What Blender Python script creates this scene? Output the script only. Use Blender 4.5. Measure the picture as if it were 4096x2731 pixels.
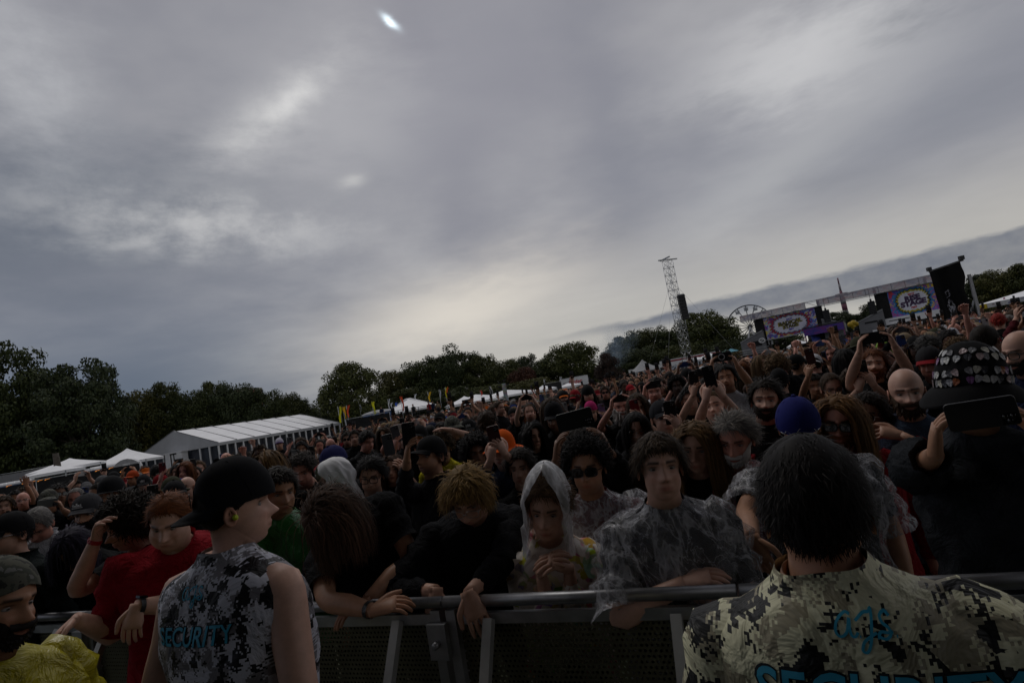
import bpy, math, random
import numpy as np
from mathutils import Vector, Matrix
from math import radians, sin, cos, pi, sqrt

for o in list(bpy.data.objects):
    bpy.data.objects.remove(o)
SC = bpy.context.scene
COL = SC.collection
RNG = np.random.default_rng(11)
random.seed(5)

# ------------------------------------------------------------------ camera
F_PX = 2275.0
CAM_Z = 1.85
PITCH, ROLL = radians(5.6), radians(10.2)
_F = np.array([0, cos(PITCH), sin(PITCH)])
_R0 = np.array([1.0, 0, 0])
_U0 = np.array([0, -sin(PITCH), cos(PITCH)])
_R = cos(ROLL) * _R0 - sin(ROLL) * _U0
_U = sin(ROLL) * _R0 + cos(ROLL) * _U0
CAMP = np.array([0, 0, CAM_Z])
cam = bpy.data.objects.new('camera', bpy.data.cameras.new('camera'))
COL.objects.link(cam)
cam.data.sensor_width = 36.0
cam.data.lens = 36.0 * F_PX / 4096
cam.data.clip_start = 0.05
cam.data.clip_end = 5000
cam.matrix_world = Matrix(((_R[0], _U[0], -_F[0], 0), (_R[1], _U[1], -_F[1], 0), (_R[2], _U[2], -_F[2], CAM_Z), (0, 0, 0, 1)))
SC.camera = cam
SC.render.engine = 'CYCLES'
SC.render.resolution_x, SC.render.resolution_y = 1024, 682

def ray(px, py):
    return _F + (px - 2048) / F_PX * _R - (py - 1365.5) / F_PX * _U
def at(px, py, Y):                       # point on the pixel's ray at world depth Y
    d = ray(px, py); return CAMP + d * (Y / d[1])
def atd(px, py, D):                      # point at optical depth D
    return CAMP + ray(px, py) * D
def atz(px, py, z):                      # point on the pixel's ray at height z
    d = ray(px, py); return CAMP + d * ((z - CAM_Z) / d[2])
def proj(P):
    v = np.asarray(P, float) - CAMP
    w = v @ _F
    return 2048 + F_PX * (v @ _R) / w, 1365.5 - F_PX * (v @ _U) / w, w
def aim(px, py):                         # azimuth and elevation of a pixel's ray
    d = ray(px, py); d = d / np.linalg.norm(d)
    return math.atan2(d[0], d[1]), math.asin(d[2])

# ------------------------------------------------------------------ node helper
class S:
    """socket wrapper with arithmetic"""
    def __init__(s, nt, sock): s.nt, s.k = nt, sock
    def _m(s, op, *a, clamp=False):
        n = s.nt.nodes.new('ShaderNodeMath'); n.operation = op; n.use_clamp = clamp
        for i, v in enumerate((s,) + a):
            if isinstance(v, S): s.nt.links.new(v.k, n.inputs[i])
            else: n.inputs[i].default_value = v
        return S(s.nt, n.outputs[0])
    def __add__(s, o): return s._m('ADD', o)
    def __sub__(s, o): return s._m('SUBTRACT', o)
    def __mul__(s, o): return s._m('MULTIPLY', o)
    def __truediv__(s, o): return s._m('DIVIDE', o)
    def mx(s, o): return s._m('MAXIMUM', o)
    def mn(s, o): return s._m('MINIMUM', o)
    def pw(s, o): return s._m('POWER', o)
    def gt(s, o): return s._m('GREATER_THAN', o)
    def lt(s, o): return s._m('LESS_THAN', o)
    def ab(s): return s._m('ABSOLUTE')
    def fl(s): return s._m('FLOOR')
    def sin(s): return s._m('SINE')
    def exp(s): return s._m('EXPONENT')
    def inv(s): return (s * -1.0) + 1.0
    def step(s, a, b):
        n = s.nt.nodes.new('ShaderNodeMapRange'); n.interpolation_type = 'SMOOTHSTEP'
        s.nt.links.new(s.k, n.inputs[0]); n.inputs[1].default_value = a; n.inputs[2].default_value = b
        return S(s.nt, n.outputs[0])
class G:
    """small graph builder on a node tree"""
    def __init__(g, nt):
        g.nt = nt; nt.nodes.clear()
    def node(g, t, **kw):
        n = g.nt.nodes.new(t)
        for k, v in kw.items(): setattr(n, k, v)
        return n
    def link(g, a, b): g.nt.links.new(a.k if isinstance(a, S) else a, b)
    def s(g, sock): return S(g.nt, sock)
    def sep(g, v):
        n = g.node('ShaderNodeSeparateXYZ'); g.link(v, n.inputs[0])
        return [S(g.nt, n.outputs[i]) for i in range(3)]
    def comb(g, x, y, z):
        n = g.node('ShaderNodeCombineXYZ')
        for i, v in enumerate((x, y, z)):
            if isinstance(v, S): g.link(v, n.inputs[i])
            else: n.inputs[i].default_value = v
        return S(g.nt, n.outputs[0])
    def noise(g, v, scale, detail=4, rough=0.5, dist=0.0):
        n = g.node('ShaderNodeTexNoise')
        if v is not None: g.link(v, n.inputs['Vector'])
        n.inputs['Scale'].default_value = scale; n.inputs['Detail'].default_value = detail
        n.inputs['Roughness'].default_value = rough; n.inputs['Distortion'].default_value = dist
        return S(g.nt, n.outputs['Fac'])
    def mix(g, f, a, b, mode='MIX'):
        n = g.node('ShaderNodeMix', data_type='RGBA', blend_type=mode)
        for sock, v in ((n.inputs[0], f), (n.inputs[6], a), (n.inputs[7], b)):
            if isinstance(v, S): g.link(v, sock)
            elif isinstance(v, (int, float)): sock.default_value = v
            else: sock.default_value = tuple(v) + (1.0,) if len(v) == 3 else v
        return S(g.nt, n.outputs[2])
    def ramp(g, f, stops, interp='LINEAR'):
        n = g.node('ShaderNodeValToRGB'); g.link(f, n.inputs[0])
        r = n.color_ramp; r.interpolation = interp
        while len(r.elements) < len(stops): r.elements.new(0.5)
        for e, (p, c) in zip(r.elements, stops):
            e.position = p; e.color = (*c, 1)
        return S(g.nt, n.outputs[0])

# ------------------------------------------------------------------ sky
ROOF_Y = 5.2  # forward reach of the unseen stage roof, tuned for front-row shade
SUN_EL, SUN_AZ = radians(62), radians(-28)      # azimuth from the view axis, + to the right
world = bpy.data.worlds.new('World'); SC.world = world; world.use_nodes = True
world.cycles.sampling_method = 'NONE'
g = G(world.node_tree)
tc = g.node('ShaderNodeTexCoord')
nrm = g.node('ShaderNodeVectorMath', operation='NORMALIZE'); g.link(tc.outputs['Generated'], nrm.inputs[0])
dvec = g.s(nrm.outputs[0])
dx, dy, dz = g.sep(dvec)
zc = dz.mx(0.0) + 0.13
plane = g.comb(dx / zc, dy / zc, 0.0)
el = dz._m('ARCSINE')
az = dx._m('ARCTAN2', dy)
nA = g.noise(plane, 0.75, 4, 0.52, 0.35)
nB = g.noise(plane, 2.6, 4, 0.6)
nC = g.noise(g.comb(az * 3.0, el * 9.0, 2.7), 2.2, 4, 0.62)
wob = (nC - 0.5) * 0.16
base = nA * 0.75 + nB * 0.25
col = g.ramp(base, [(0.30, (.165, .172, .195)), (0.44, (.235, .236, .258)), (0.54, (.30, .297, .31)), (0.64, (.37, .366, .37)), (0.74, (.50, .49, .48))])
def blob(px, py, sa, se, tilt=0.0, wobble=1.0):
    a0, e0 = aim(px, py)
    u = (az - a0) + wob * wobble; v = (el - e0) + wob * (wobble * 0.8)
    if tilt:
        u, v = u * cos(tilt) + v * sin(tilt), v * cos(tilt) - u * sin(tilt)
    u = u / sa; v = v / se
    return ((u * u + v * v) * -1.0).exp()
nD = g.noise(g.comb(az * 6.0, el * 9.0, 8.1), 2.3, 5, 0.62)
ragged = nD.step(.22, .74)
def tone(f, c, k): 
    global col
    col = g.mix((f * k)._m('MINIMUM', 1.0), col, c)
tone(blob(250, 850, 0.34, 0.11, 0.1, 1.1), (.115, .128, .155), 1.15)
tone(blob(1750, 500, 0.06, 0.30, 0.12, .5), (.19, .19, .22), .6)
tone(blob(2440, 560, 0.05, 0.22, 0.05, .5), (.18, .185, .215), .6)          # heavy grey mass on the left
tone(blob(1850, 330, 0.30, 0.17, 0.0), (.235, .232, .262), 0.8)
tone(blob(3500, 560, 0.40, 0.16), (.24, .245, .275), 0.6)
tone(blob(3500, 60, 0.26, 0.03, 0.12, 1.2) * ragged, (.15, .158, .18), 1.0)
tone(blob(100, 300, 0.09, 0.12, 0.5, .9) * (ragged * .6 + .4), (.44, .445, .455), 0.7)     # brighter breaks
tone(blob(1130, 440, 0.12, 0.036, 0.5, .8) * (ragged * .75 + .25), (.66, .655, .63), .85)
tone(blob(1180, 400, 0.05, 0.018, 0.6, .5) * (ragged * .6 + .4), (.85, .84, .80), .75)
tone(blob(1350, 480, 0.20, 0.12, 0.2), (.42, .415, .42), 0.6)
tone(blob(850, 915, 0.24, 0.05, -0.12, .9) * (ragged * .8 + .2), (.52, .515, .505), 0.8)
tone(blob(1400, 735, 0.022, 0.012, 0.2, .35), (.50, .495, .48), 0.7)
tone(blob(3200, 230, 0.16, 0.07, -.1), (.56, .555, .55), 0.8)
tone(blob(3080, 700, 0.22, 0.05, 0.35), (.42, .42, .42), 0.6)
low = el.step(0.34, 0.06)
tone(low * az.step(-0.10, -0.62), (.082, .106, .148), 1.0)          # slate blue low on the left
tone(low * (az + wob).step(-0.42, 0.02) * el.step(0.30, 0.12), (.47, .45, .405), 0.8)   # warm pale low sky
tone(blob(1850, 1230, 0.22, 0.06, .15, .7), (.66, .61, .53), 0.85)
# cloud bank low on the right
fine = (g.noise(g.comb(az * 6.0, el * 22.0, 0.0), 1.8, 4, 0.58) - 0.5) * 0.024
e_top = (az.step(0.0, 0.45) * 0.010) + 0.092 + fine
e_bot = (az.step(0.0, 0.75) * -0.040) + 0.080 + fine * 0.8
bank = (el - e_top).step(0.004, -0.006) * (el - e_bot).step(-0.008, 0.022) * az.step(-0.03, 0.26)
tone(bank * (nD.step(.2, .75) * .35 + .65), (.135, .145, .175), 1.0)
hole = blob(1562, 86, 0.014, 0.006, -0.6, .12)
tone(hole, (1.15, 1.35, 1.45), 1.0)
sky = g.node('ShaderNodeTexSky', sky_type='NISHITA', sun_disc=False)
sky.sun_elevation = SUN_EL; sky.sun_rotation = SUN_AZ
skyc = g.mix(1.0, g.s(sky.outputs[0]), (.06, .06, .06), 'MULTIPLY')
fin = g.mix(0.93, skyc, g.mix(1.0, col, (1.15, 1.15, 1.165), 'MULTIPLY'))
bg = g.node('ShaderNodeBackground'); g.link(fin, bg.inputs[0]); bg.inputs[1].default_value = 1.0
out = g.node('ShaderNodeOutputWorld'); g.link(bg.outputs[0], out.inputs[0])

sun = bpy.data.objects.new('sun', bpy.data.lights.new('sun', 'SUN'))
COL.objects.link(sun)
sun.data.energy = 0.6; sun.data.angle = radians(28); sun.data.color = (1.0, .965, .92)
sd = Vector((sin(SUN_AZ) * cos(SUN_EL), cos(SUN_AZ) * cos(SUN_EL), sin(SUN_EL)))
sun.rotation_euler = sd.to_track_quat('Z', 'Y').to_euler()
sun.location = (0, 0, 60)

vs = SC.view_settings
vs.view_transform = 'Standard'; vs.look = 'None'; vs.gamma = 1.0; vs.use_curve_mapping = False
vs.exposure = 0.0

# ------------------------------------------------------------------ mesh helpers
def tag(o, label=None, cat=None, group=None, kind=None):
    if label: o['label'] = label
    if cat: o['category'] = cat
    if group: o['group'] = group
    if kind: o['kind'] = kind
    return o
def empty(name, loc=(0, 0, 0), rz=0.0):
    o = bpy.data.objects.new(name, None); COL.objects.link(o)
    o.location = tuple(float(v) for v in loc); o.rotation_euler = (0, 0, rz); o.empty_display_size = 0.1
    return o
def link(name, me, parent=None, color=None):
    o = bpy.data.objects.new(name, me); COL.objects.link(o)
    if parent is not None: o.parent = parent
    if color is not None: o.color = (*color[:3], 1.0)
    return o
def quads(nr, nc, closed=True, off=0):
    """index quads of an nr x nc vertex grid"""
    c = nc if closed else nc - 1
    i, j = np.meshgrid(np.arange(nr - 1), np.arange(c), indexing='ij')
    j2 = (j + 1) % nc
    return np.stack([i * nc + j, i * nc + j2, (i + 1) * nc + j2, (i + 1) * nc + j], -1).reshape(-1, 4) + off
class MB:
    def __init__(s): s.v = []; s.f = []; s.m = []; s.n = 0; s.t = []; s.sm = []
    def add(s, V, F, mat=0, tint=None, smooth=True):
        V = np.asarray(V, float).reshape(-1, 3)
        s.v.append(V)
        for q in (F.tolist() if isinstance(F, np.ndarray) else F):
            s.f.append(tuple(i + s.n for i in q)); s.m.append(mat); s.sm.append(smooth)
        s.t.append(np.ones((len(V), 3)) if tint is None else np.broadcast_to(np.asarray(tint, float), (len(V), 3)))
        s.n += len(V)
        return s
    def box(s, lo, hi, M=None, mat=0, bev=0.0):
        lo = np.minimum(lo, hi); hi = np.maximum(lo, hi) if False else np.asarray(hi, float)
        x0, y0, z0 = lo; x1, y1, z1 = hi
        if bev <= 0:
            V = np.array([(x0, y0, z0), (x1, y0, z0), (x1, y1, z0), (x0, y1, z0), (x0, y0, z1), (x1, y0, z1), (x1, y1, z1), (x0, y1, z1)])
            F = [(0, 3, 2, 1), (4, 5, 6, 7), (0, 1, 5, 4), (1, 2, 6, 5), (2, 3, 7, 6), (3, 0, 4, 7)]
        else:
            b = bev
            ring = [(x0 + b, y0), (x1 - b, y0), (x1, y0 + b), (x1, y1 - b), (x1 - b, y1), (x0 + b, y1), (x0, y1 - b), (x0, y0 + b)]
            V = np.array([(x, y, z0) for x, y in ring] + [(x, y, z1) for x, y in ring])
            F = [tuple(range(7, -1, -1)), tuple(range(8, 16))] + [(i, (i + 1) % 8, 8 + (i + 1) % 8, 8 + i) for i in range(8)]
        if M is not None: V = xf(M, V)
        return s.add(V, F, mat, smooth=False)
    def bar(s, a, b, w=0.05, h=None, mat=0, up=(0, 0, 1)):
        """rectangular bar from a to b"""
        a = np.asarray(a, float); b = np.asarray(b, float); h = w if h is None else h
        d = b - a; L = np.linalg.norm(d); d /= L
        u = np.asarray(up, float)
        if abs(d @ u) > .95: u = np.array([1.0, 0, 0])
        x = np.cross(d, u); x /= np.linalg.norm(x); y = np.cross(x, d)
        V = [p + sx * x * w / 2 + sy * y * h / 2 for p in (a, b) for sx, sy in ((-1, -1), (1, -1), (1, 1), (-1, 1))]
        return s.add(V, [(0, 3, 2, 1), (4, 5, 6, 7), (0, 1, 5, 4), (1, 2, 6, 5), (2, 3, 7, 6), (3, 0, 4, 7)], mat, smooth=False)
    def tube(s, P, r, n=8, mat=0, cap=True, sub=0, tint=None, flat=None):
        V, F = tube(P, r, n, cap, sub, flat)
        return s.add(V, F, mat, tint)
    def mesh(s, name, mats=(), tint=False):
        me = bpy.data.meshes.new(name)
        V = np.concatenate(s.v) if s.v else np.zeros((0, 3))
        me.from_pydata(V.tolist(), [], s.f)
        for m in mats: me.materials.append(m)
        if len(s.f):
            if any(s.m): me.polygons.foreach_set('material_index', s.m)
            me.polygons.foreach_set('use_smooth', s.sm)
        if tint:
            a = me.color_attributes.new('tint', 'FLOAT_COLOR', 'POINT')
            T = np.concatenate(s.t); a.data.foreach_set('color', np.concatenate([T, np.ones((len(T), 1))], 1).ravel())
        me.update()
        return me
    def obj(s, name, mats=(), parent=None, color=None, tint=False):
        if not isinstance(mats, (list, tuple)): mats = (mats,)
        return link(name, s.mesh(name, mats, tint), parent, color)
def xf(M, V):
    M = np.asarray(M, float); V = np.asarray(V, float)
    return V @ M[:3, :3].T + (M[:3, 3] if M.shape[0] == 4 else 0)
def rotx(a): return np.array([[1, 0, 0], [0, cos(a), -sin(a)], [0, sin(a), cos(a)]])
def roty(a): return np.array([[cos(a), 0, sin(a)], [0, 1, 0], [-sin(a), 0, cos(a)]])
def rotz(a): return np.array([[cos(a), -sin(a), 0], [sin(a), cos(a), 0], [0, 0, 1]])
def m4(R, t=(0, 0, 0)):
    M = np.eye(4); M[:3, :3] = R; M[:3, 3] = t; return M
def catmull(P, R, k):
    P = np.asarray(P, float); R = np.asarray(R, float)
    Q = np.vstack([2 * P[0] - P[1], P, 2 * P[-1] - P[-2]])
    o, r = [], []
    for i in range(len(P) - 1):
        p0, p1, p2, p3 = Q[i:i + 4]
        for t in np.arange(k) / k:
            o.append(.5 * (2 * p1 + (p2 - p0) * t + (2 * p0 - 5 * p1 + 4 * p2 - p3) * t * t + (3 * p1 - p0 - 3 * p2 + p3) * t ** 3))
            r.append(R[i] * (1 - t) + R[i + 1] * t)
    o.append(P[-1]); r.append(R[-1])
    return np.array(o), np.array(r)
def tube(P, r, n=8, cap=True, sub=0, flat=None):
    P = np.asarray(P, float); r = np.broadcast_to(np.asarray(r, float), (len(P),) + np.shape(r)[1:]) if np.ndim(r) == 0 else np.asarray(r, float)
    if sub: P, r = catmull(P, r, sub)
    T = np.gradient(P, axis=0); T /= np.linalg.norm(T, axis=1)[:, None] + 1e-12
    x = np.cross(T[0], (0, 0, 1.0)) if flat is None else np.asarray(flat, float)
    if np.linalg.norm(x) < .1: x = np.cross(T[0], (1.0, 0, 0))
    out = []
    ang = np.arange(n) * 2 * pi / n
    for i in range(len(P)):
        x = x - T[i] * (x @ T[i]); x = x / (np.linalg.norm(x) + 1e-12); y = np.cross(T[i], x)
        rx, ry = (r[i], r[i]) if np.ndim(r[i]) == 0 else r[i]
        out.append(P[i] + np.outer(np.cos(ang) * rx, x) + np.outer(np.sin(ang) * ry, y))
    V = np.concatenate(out); F = quads(len(P), n).tolist()
    if cap:
        k = len(V); V = np.vstack([V, P[0], P[-1]])
        F += [(j, k, (j + 1) % n) for j in range(n)]
        b = (len(P) - 1) * n
        F += [(b + (j + 1) % n, k + 1, b + j) for j in range(n)]
    return V, F

# ------------------------------------------------------------------ materials
def mat(name):
    m = bpy.data.materials.new(name); m.use_nodes = True
    return m, G(m.node_tree)
def finish(g, color, rough=0.7, metal=0.0, spec=0.4, bump=None, bump_s=0.3, bump_d=0.01, **kw):
    b = g.node('ShaderNodeBsdfPrincipled')
    if isinstance(color, S): g.link(color, b.inputs['Base Color'])
    else: b.inputs['Base Color'].default_value = (*color, 1)
    if isinstance(rough, S): g.link(rough, b.inputs['Roughness'])
    else: b.inputs['Roughness'].default_value = rough
    b.inputs['Metallic'].default_value = metal
    b.inputs['Specular IOR Level'].default_value = spec
    for k, v in kw.items():
        s_ = b.inputs[k.replace('_', ' ')]
        if isinstance(v, S): g.link(v, s_)
        else: s_.default_value = v
    if bump is not None:
        bn = g.node('ShaderNodeBump'); bn.inputs['Strength'].default_value = bump_s; bn.inputs['Distance'].default_value = bump_d
        g.link(bump, bn.inputs['Height']); g.link(bn.outputs[0], b.inputs['Normal'])
    o = g.node('ShaderNodeOutputMaterial'); g.link(b.outputs[0], o.inputs[0])
    return b
def objcol(g):
    n = g.node('ShaderNodeObjectInfo'); return g.s(n.outputs['Color']), g.s(n.outputs['Random'])
def objvec(g): return g.s(g.node('ShaderNodeTexCoord').outputs['Object'])
def plain(name, c, rough=0.6, metal=0.0, vary=0.15, scale=3.0, bump=0.0, spec=0.4):
    m, g = mat(name)
    n = g.noise(objvec(g), scale, 5, 0.6)
    lo = tuple(v * (1 - vary) for v in c); hi = tuple(min(1, v * (1 + vary)) for v in c)
    finish(g, g.ramp(n, [(.3, lo), (.7, hi)]), rough, metal, spec, bump=n if bump else None, bump_s=bump)
    return m
def tinted(name, rough=0.7, metal=0.0, vary=0.2, scale=6.0, bump=0.0, spec=0.35, bscale=None):
    """material whose colour is the object's own colour"""
    m, g = mat(name)
    c, rnd = objcol(g); v = objvec(g)
    n = g.noise(v, scale, 5, 0.6)
    cc = g.mix(1.0, c, g.ramp(n, [(.3, (1 - vary,) * 3), (.7, (1 + vary,) * 3)]), 'MULTIPLY')
    h = g.noise(v, bscale, 4, .6) if bscale else n
    finish(g, cc, rough, metal, spec, bump=h if bump else None, bump_s=bump)
    return m
M = {}
M['alu'] = plain('aluminium', (.52, .53, .55), .32, 1.0, .2, 8)
M['galv'] = plain('galvanised_steel', (.42, .43, .44), .45, .8, .25, 10)
M['black_metal'] = plain('black_metal', (.018, .018, .02), .45, .2, .3, 6)
M['black_cloth'] = plain('black_scrim', (.010, .010, .011), .9, 0, .4, 2, .2)
M['white_vinyl'] = plain('white_vinyl', (.82, .82, .83), .55, 0, .06, .9)
M['grey_vinyl'] = plain('grey_vinyl', (.40, .405, .42), .6, 0, .08, .8)
M['dark_glass'] = plain('dark_panel', (.03, .033, .045), .25, 0, .4, .8)
M['white_paint'] = plain('white_paint', (.66, .66, .67), .5, 0, .1, 1.2)
M['seam'] = plain('seam_grey', (.30, .30, .31), .7)
M['paint'] = tinted('painted', .55, 0, .12, 2.0)
M['fabric_far'] = tinted('banner_fabric', .8, 0, .15, 1.5)

# ================================================================== SETTING
m, g = mat('trampled_grass')
v = objvec(g); n1 = g.noise(v, .6, 6, .6); n2 = g.noise(v, 14, 5, .7)
finish(g, g.mix(n1.step(.42, .62), g.ramp(n2, [(.3, (.018, .03, .010)), (.7, (.045, .065, .022))]), g.ramp(n2, [(.3, (.035, .027, .017)), (.7, (.075, .06, .042))])), .95, bump=n2, bump_s=.6, bump_d=.03)
M['grass'] = m
gm = MB(); a = np.arange(48) * 2 * pi / 48
V = [(0, 0, 0)]; F = []
for k, r in enumerate((6, 20, 60, 200, 700, 2600)):
    V += [(r * cos(t), r * sin(t), 0) for t in a]
    for j in range(48):
        j2 = (j + 1) % 48
        F.append((0, 1 + j, 1 + j2) if k == 0 else (1 + (k - 1) * 48 + j, 1 + k * 48 + j, 1 + k * 48 + j2, 1 + (k - 1) * 48 + j2))
tag(gm.add(V, F).obj('ground', M['grass']), kind='structure')

# barrier line: straight, nearer on the right
BA, BB = atz(350, 2440, 1.15), atz(3850, 2292, 1.15)
BA[2] = BB[2] = 0
BDIR = (BB - BA) / np.linalg.norm(BB - BA)
BN = np.array([-BDIR[1], BDIR[0], 0])                  # towards the audience
def bline(t): return BA + BDIR * t
BLEN = np.linalg.norm(BB - BA)

# main stage behind the photographer: deck, black drape, roof on towers (unseen; roof reach and drapes sized to shade pit and front rows)
st = empty('main_stage', (0, -4, 0)); tag(st, 'unseen black festival stage with flat roof sized to shade the photo pit', 'stage')
b = MB(); b.box((-11, -14, 0), (11, 1.6, 1.7)); b.obj('deck', M['black_metal'], st)
b = MB(); b.box((-13, -13, 1.72), (13, -12.7, 12)); b.obj('back_shade_drape', M['black_cloth'], st)
for sx in (-1, 1):
    b = MB(); b.box((sx * 12.6 - .15, -12.6, 0), (sx * 12.6 + .15, -7.0, 12)); b.obj('side_shade_drape', M['black_cloth'], st)
    b = MB(); b.box((sx * 13.3 - .3, 6.0, 0), (sx * 13.3 + .3, 6.6, 12)); b.obj('roof_tower', M['black_metal'], st)
b = MB(); b.box((-15, -14, 12.05), (15, ROOF_Y + 4, 12.6)); b.obj('roof', M['black_cloth'], st)

# ------------------------------------------------------------------ crowd barrier
m, g = mat('perforated_panel')
x, y, z = g.sep(objvec(g))
hx = ((x * 55.0) + ((z * 55.0).fl()._m('MODULO', 2.0) * .5))._m('FRACT') - .5; hz = (z * 55.0)._m('FRACT') - .5
hole_ = (hx * hx + hz * hz).lt(.085)
bs = finish(g, g.ramp(g.noise(objvec(g), 7, 5, .6), [(.3, (.10, .098, .06)), (.7, (.17, .165, .10))]), .6, .4)
tr = g.node('ShaderNodeBsdfTransparent'); mx = g.node('ShaderNodeMixShader')
g.link(hole_, mx.inputs[0]); g.link(bs.outputs[0], mx.inputs[1]); g.link(tr.outputs[0], mx.inputs[2])
o_ = [n for n in g.nt.nodes if n.type == 'OUTPUT_MATERIAL'][0]; g.link(mx.outputs[0], o_.inputs[0])
M['perf'] = m
M['rail'] = plain('worn_rail', (.30, .30, .31), .42, .9, .3, 9)
M['brace'] = plain('pale_brace', (.42, .42, .40), .5, .3, .2, 8)
def barrier(t0):
    W = 1.08
    p = bline(t0)
    e = empty('crowd_barrier', p, math.atan2(BDIR[1], BDIR[0]))
    b = MB(); b.tube([(.004, 0, 1.125), (W - .004, 0, 1.125)], .022, 14); b.obj('top_rail', M['rail'], e)
    b = MB(); b.box((.03, .012, .12), (W - .03, .016, 1.06)); b.obj('perforated_panel', M['perf'], e)
    for xx in (.012, W - .052):
        b = MB(); b.box((xx, -.02, .0), (xx + .04, .03, 1.10)); b.obj('upright', M['galv'], e)
    b = MB(); b.box((.056, -.012, 1.045), (W - .056, .008, 1.085)); b.obj('cross_bar', M['galv'], e)
    for xx in (.18, W - .22):
        b = MB(); b.bar((xx + .02, -.03, 1.07), (xx + .02, -.62, .05), .036, .03); b.obj('brace', M['white_paint'] if False else M['brace'], e)
    b = MB(); b.box((W - .06, -.05, .93), (W + .02, -.022, 1.06)); b.tube([(W - .02, -.052, .99), (W - .02, -.075, .99)], .014, 8); b.obj('latch', M['galv'], e)
    b = MB(); b.box((.02, -.66, .004), (W - .02, .9, .022)); b.obj('floor_plate', M['galv'], e)
    return e
names_b = ['beside the yellow poncho', 'below the person in the red poncho', 'below the bowed man with long brown hair', 'below the blond man and the hooded girl', 'below the boy in the clear poncho', 'behind the guard in the pale camouflage shirt', 'in front of the person in the pick-covered hat']
bs_ = [t0 for t0 in np.arange(-1.083 * 2, BLEN + 2.2, 1.083) if -300 < proj((*bline(t0 + 1.083)[:2], 1.1))[0] and proj((*bline(t0)[:2], 1.1))[0] < 4150]
for i, t0 in enumerate(bs_):
    j = round(i * (len(names_b) - 1) / max(1, len(bs_) - 1))
    tag(barrier(t0), 'aluminium crowd barrier section ' + names_b[j], 'barrier', 'crowd barrier sections along the pit')
tag(barrier(bs_[0] - 1.083), 'aluminium crowd barrier section past the yellow poncho', 'barrier', 'crowd barrier sections along the pit')
for k_, w_ in enumerate(('next section past the person in the pick-covered hat', 'second section past the person in the pick-covered hat')): tag(barrier(bs_[-1] + 1.083 * (k_ + 1)), 'aluminium crowd barrier, ' + w_, 'barrier', 'crowd barrier sections along the pit')
print('barriers', len(bs_), [round(proj((*bline(t0 + .54)[:2], 1.1))[0]) for t0 in bs_])

# ------------------------------------------------------------------ trees
m, g = mat('leaves')
oi = g.node('ShaderNodeObjectInfo'); rnd = g.s(oi.outputs['Random'])
ga = g.node('ShaderNodeNewGeometry'); ri = g.s(ga.outputs['Random Per Island'])
lc = g.mix(1.0, g.ramp(ri, [(0, (.55, .6, .5)), (.6, (1.0, 1.0, 1.0)), (1, (1.5, 1.35, 1.0))]), g.s(oi.outputs['Color']), 'MULTIPLY')
finish(g, lc, .65, spec=.25)
M['leaf'] = m
M['bark'] = plain('bark', (.06, .05, .04), .9, 0, .4, 6, .6)
def crown_mesh(seed, nclump=70, per=95, wisp=.5, flat=1.0):
    r = np.random.default_rng(seed)
    C = []
    while len(C) < nclump:
        p = r.uniform(-1, 1, 3)
        q = np.linalg.norm(p * (1, 1, 1 + .15 * p[2]))
        if q < 1 and q > r.uniform(.0, .75): C.append(p)
    C = np.array(C)
    C[:, :2] *= 1 + wisp * .16 * r.normal(size=(nclump, 1)); C[:, 2] += wisp * .07 * r.normal(size=nclump)
    C *= (.47, .47, .42)
    C[:, 2] += .54
    cs = r.uniform(.085, .15, nclump)
    P, N = [], []
    for c, s_ in zip(C, cs):
        d = r.normal(size=(per, 3)); d /= np.linalg.norm(d, axis=1)[:, None]
        rr = r.uniform(.25, 1, (per, 1)) ** .5
        P.append(c + d * rr * s_ * (1.15, 1.15, .72 * flat)); N.append(d + r.normal(size=(per, 3)) * .5)
    P = np.concatenate(P); N = np.concatenate(N); N /= np.linalg.norm(N, axis=1)[:, None]
    n = len(P)
    a = np.cross(N, r.normal(size=(n, 3))); a /= np.linalg.norm(a, axis=1)[:, None]; b_ = np.cross(N, a)
    s1 = r.uniform(.010, .019, (n, 1)); s2 = s1 * r.uniform(.5, .85, (n, 1))
    P[:, 2] = .06 + (P[:, 2] - np.percentile(P[:, 2], .5)) / (np.percentile(P[:, 2], 99.3) - np.percentile(P[:, 2], .5)) * .94
    V = np.stack([P - a * s1, P - b_ * s2 + N * .004, P + a * s1, P + b_ * s2], 1).reshape(-1, 3)
    F = np.arange(4 * n).reshape(-1, 4)
    mb = MB(); mb.add(V, F); return mb.mesh('crown', [M['leaf']]), C
def trunk_mesh(C, seed):
    r = np.random.default_rng(seed); mb = MB()
    mb.tube([(0, 0, -.01), (.004, .0, .1), (-.006, .01, .25), (.01, .0, .42), (0, 0, .62), (.0, .01, .8)], [.034, .026, .022, .018, .011, .003], 8, sub=2)
    for c in C[r.permutation(len(C))[:26]]:
        z0 = r.uniform(.14, .45); mid = c * (.5, .5, .55) + (0, 0, z0 * .35)
        mb.tube([(0, 0, z0), mid, c], [.011, .007, .002], 5, sub=2)
    return mb.mesh('trunk', [M['bark']])
CR = [crown_mesh(s_, nc, per, w, fl) for s_, nc, per, w, fl in ((1, 130, 185, .5, 1), (2, 100, 210, .8, .7), (3, 135, 185, .5, 1), (4, 88, 220, .9, .75), (5, 150, 170, .4, 1.1))]
TRK = [trunk_mesh(c, 40 + i) for i, (_, c) in enumerate(CR)]
GREEN = [(.042, .056, .017), (.058, .068, .019), (.078, .078, .022), (.036, .050, .021)]
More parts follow.
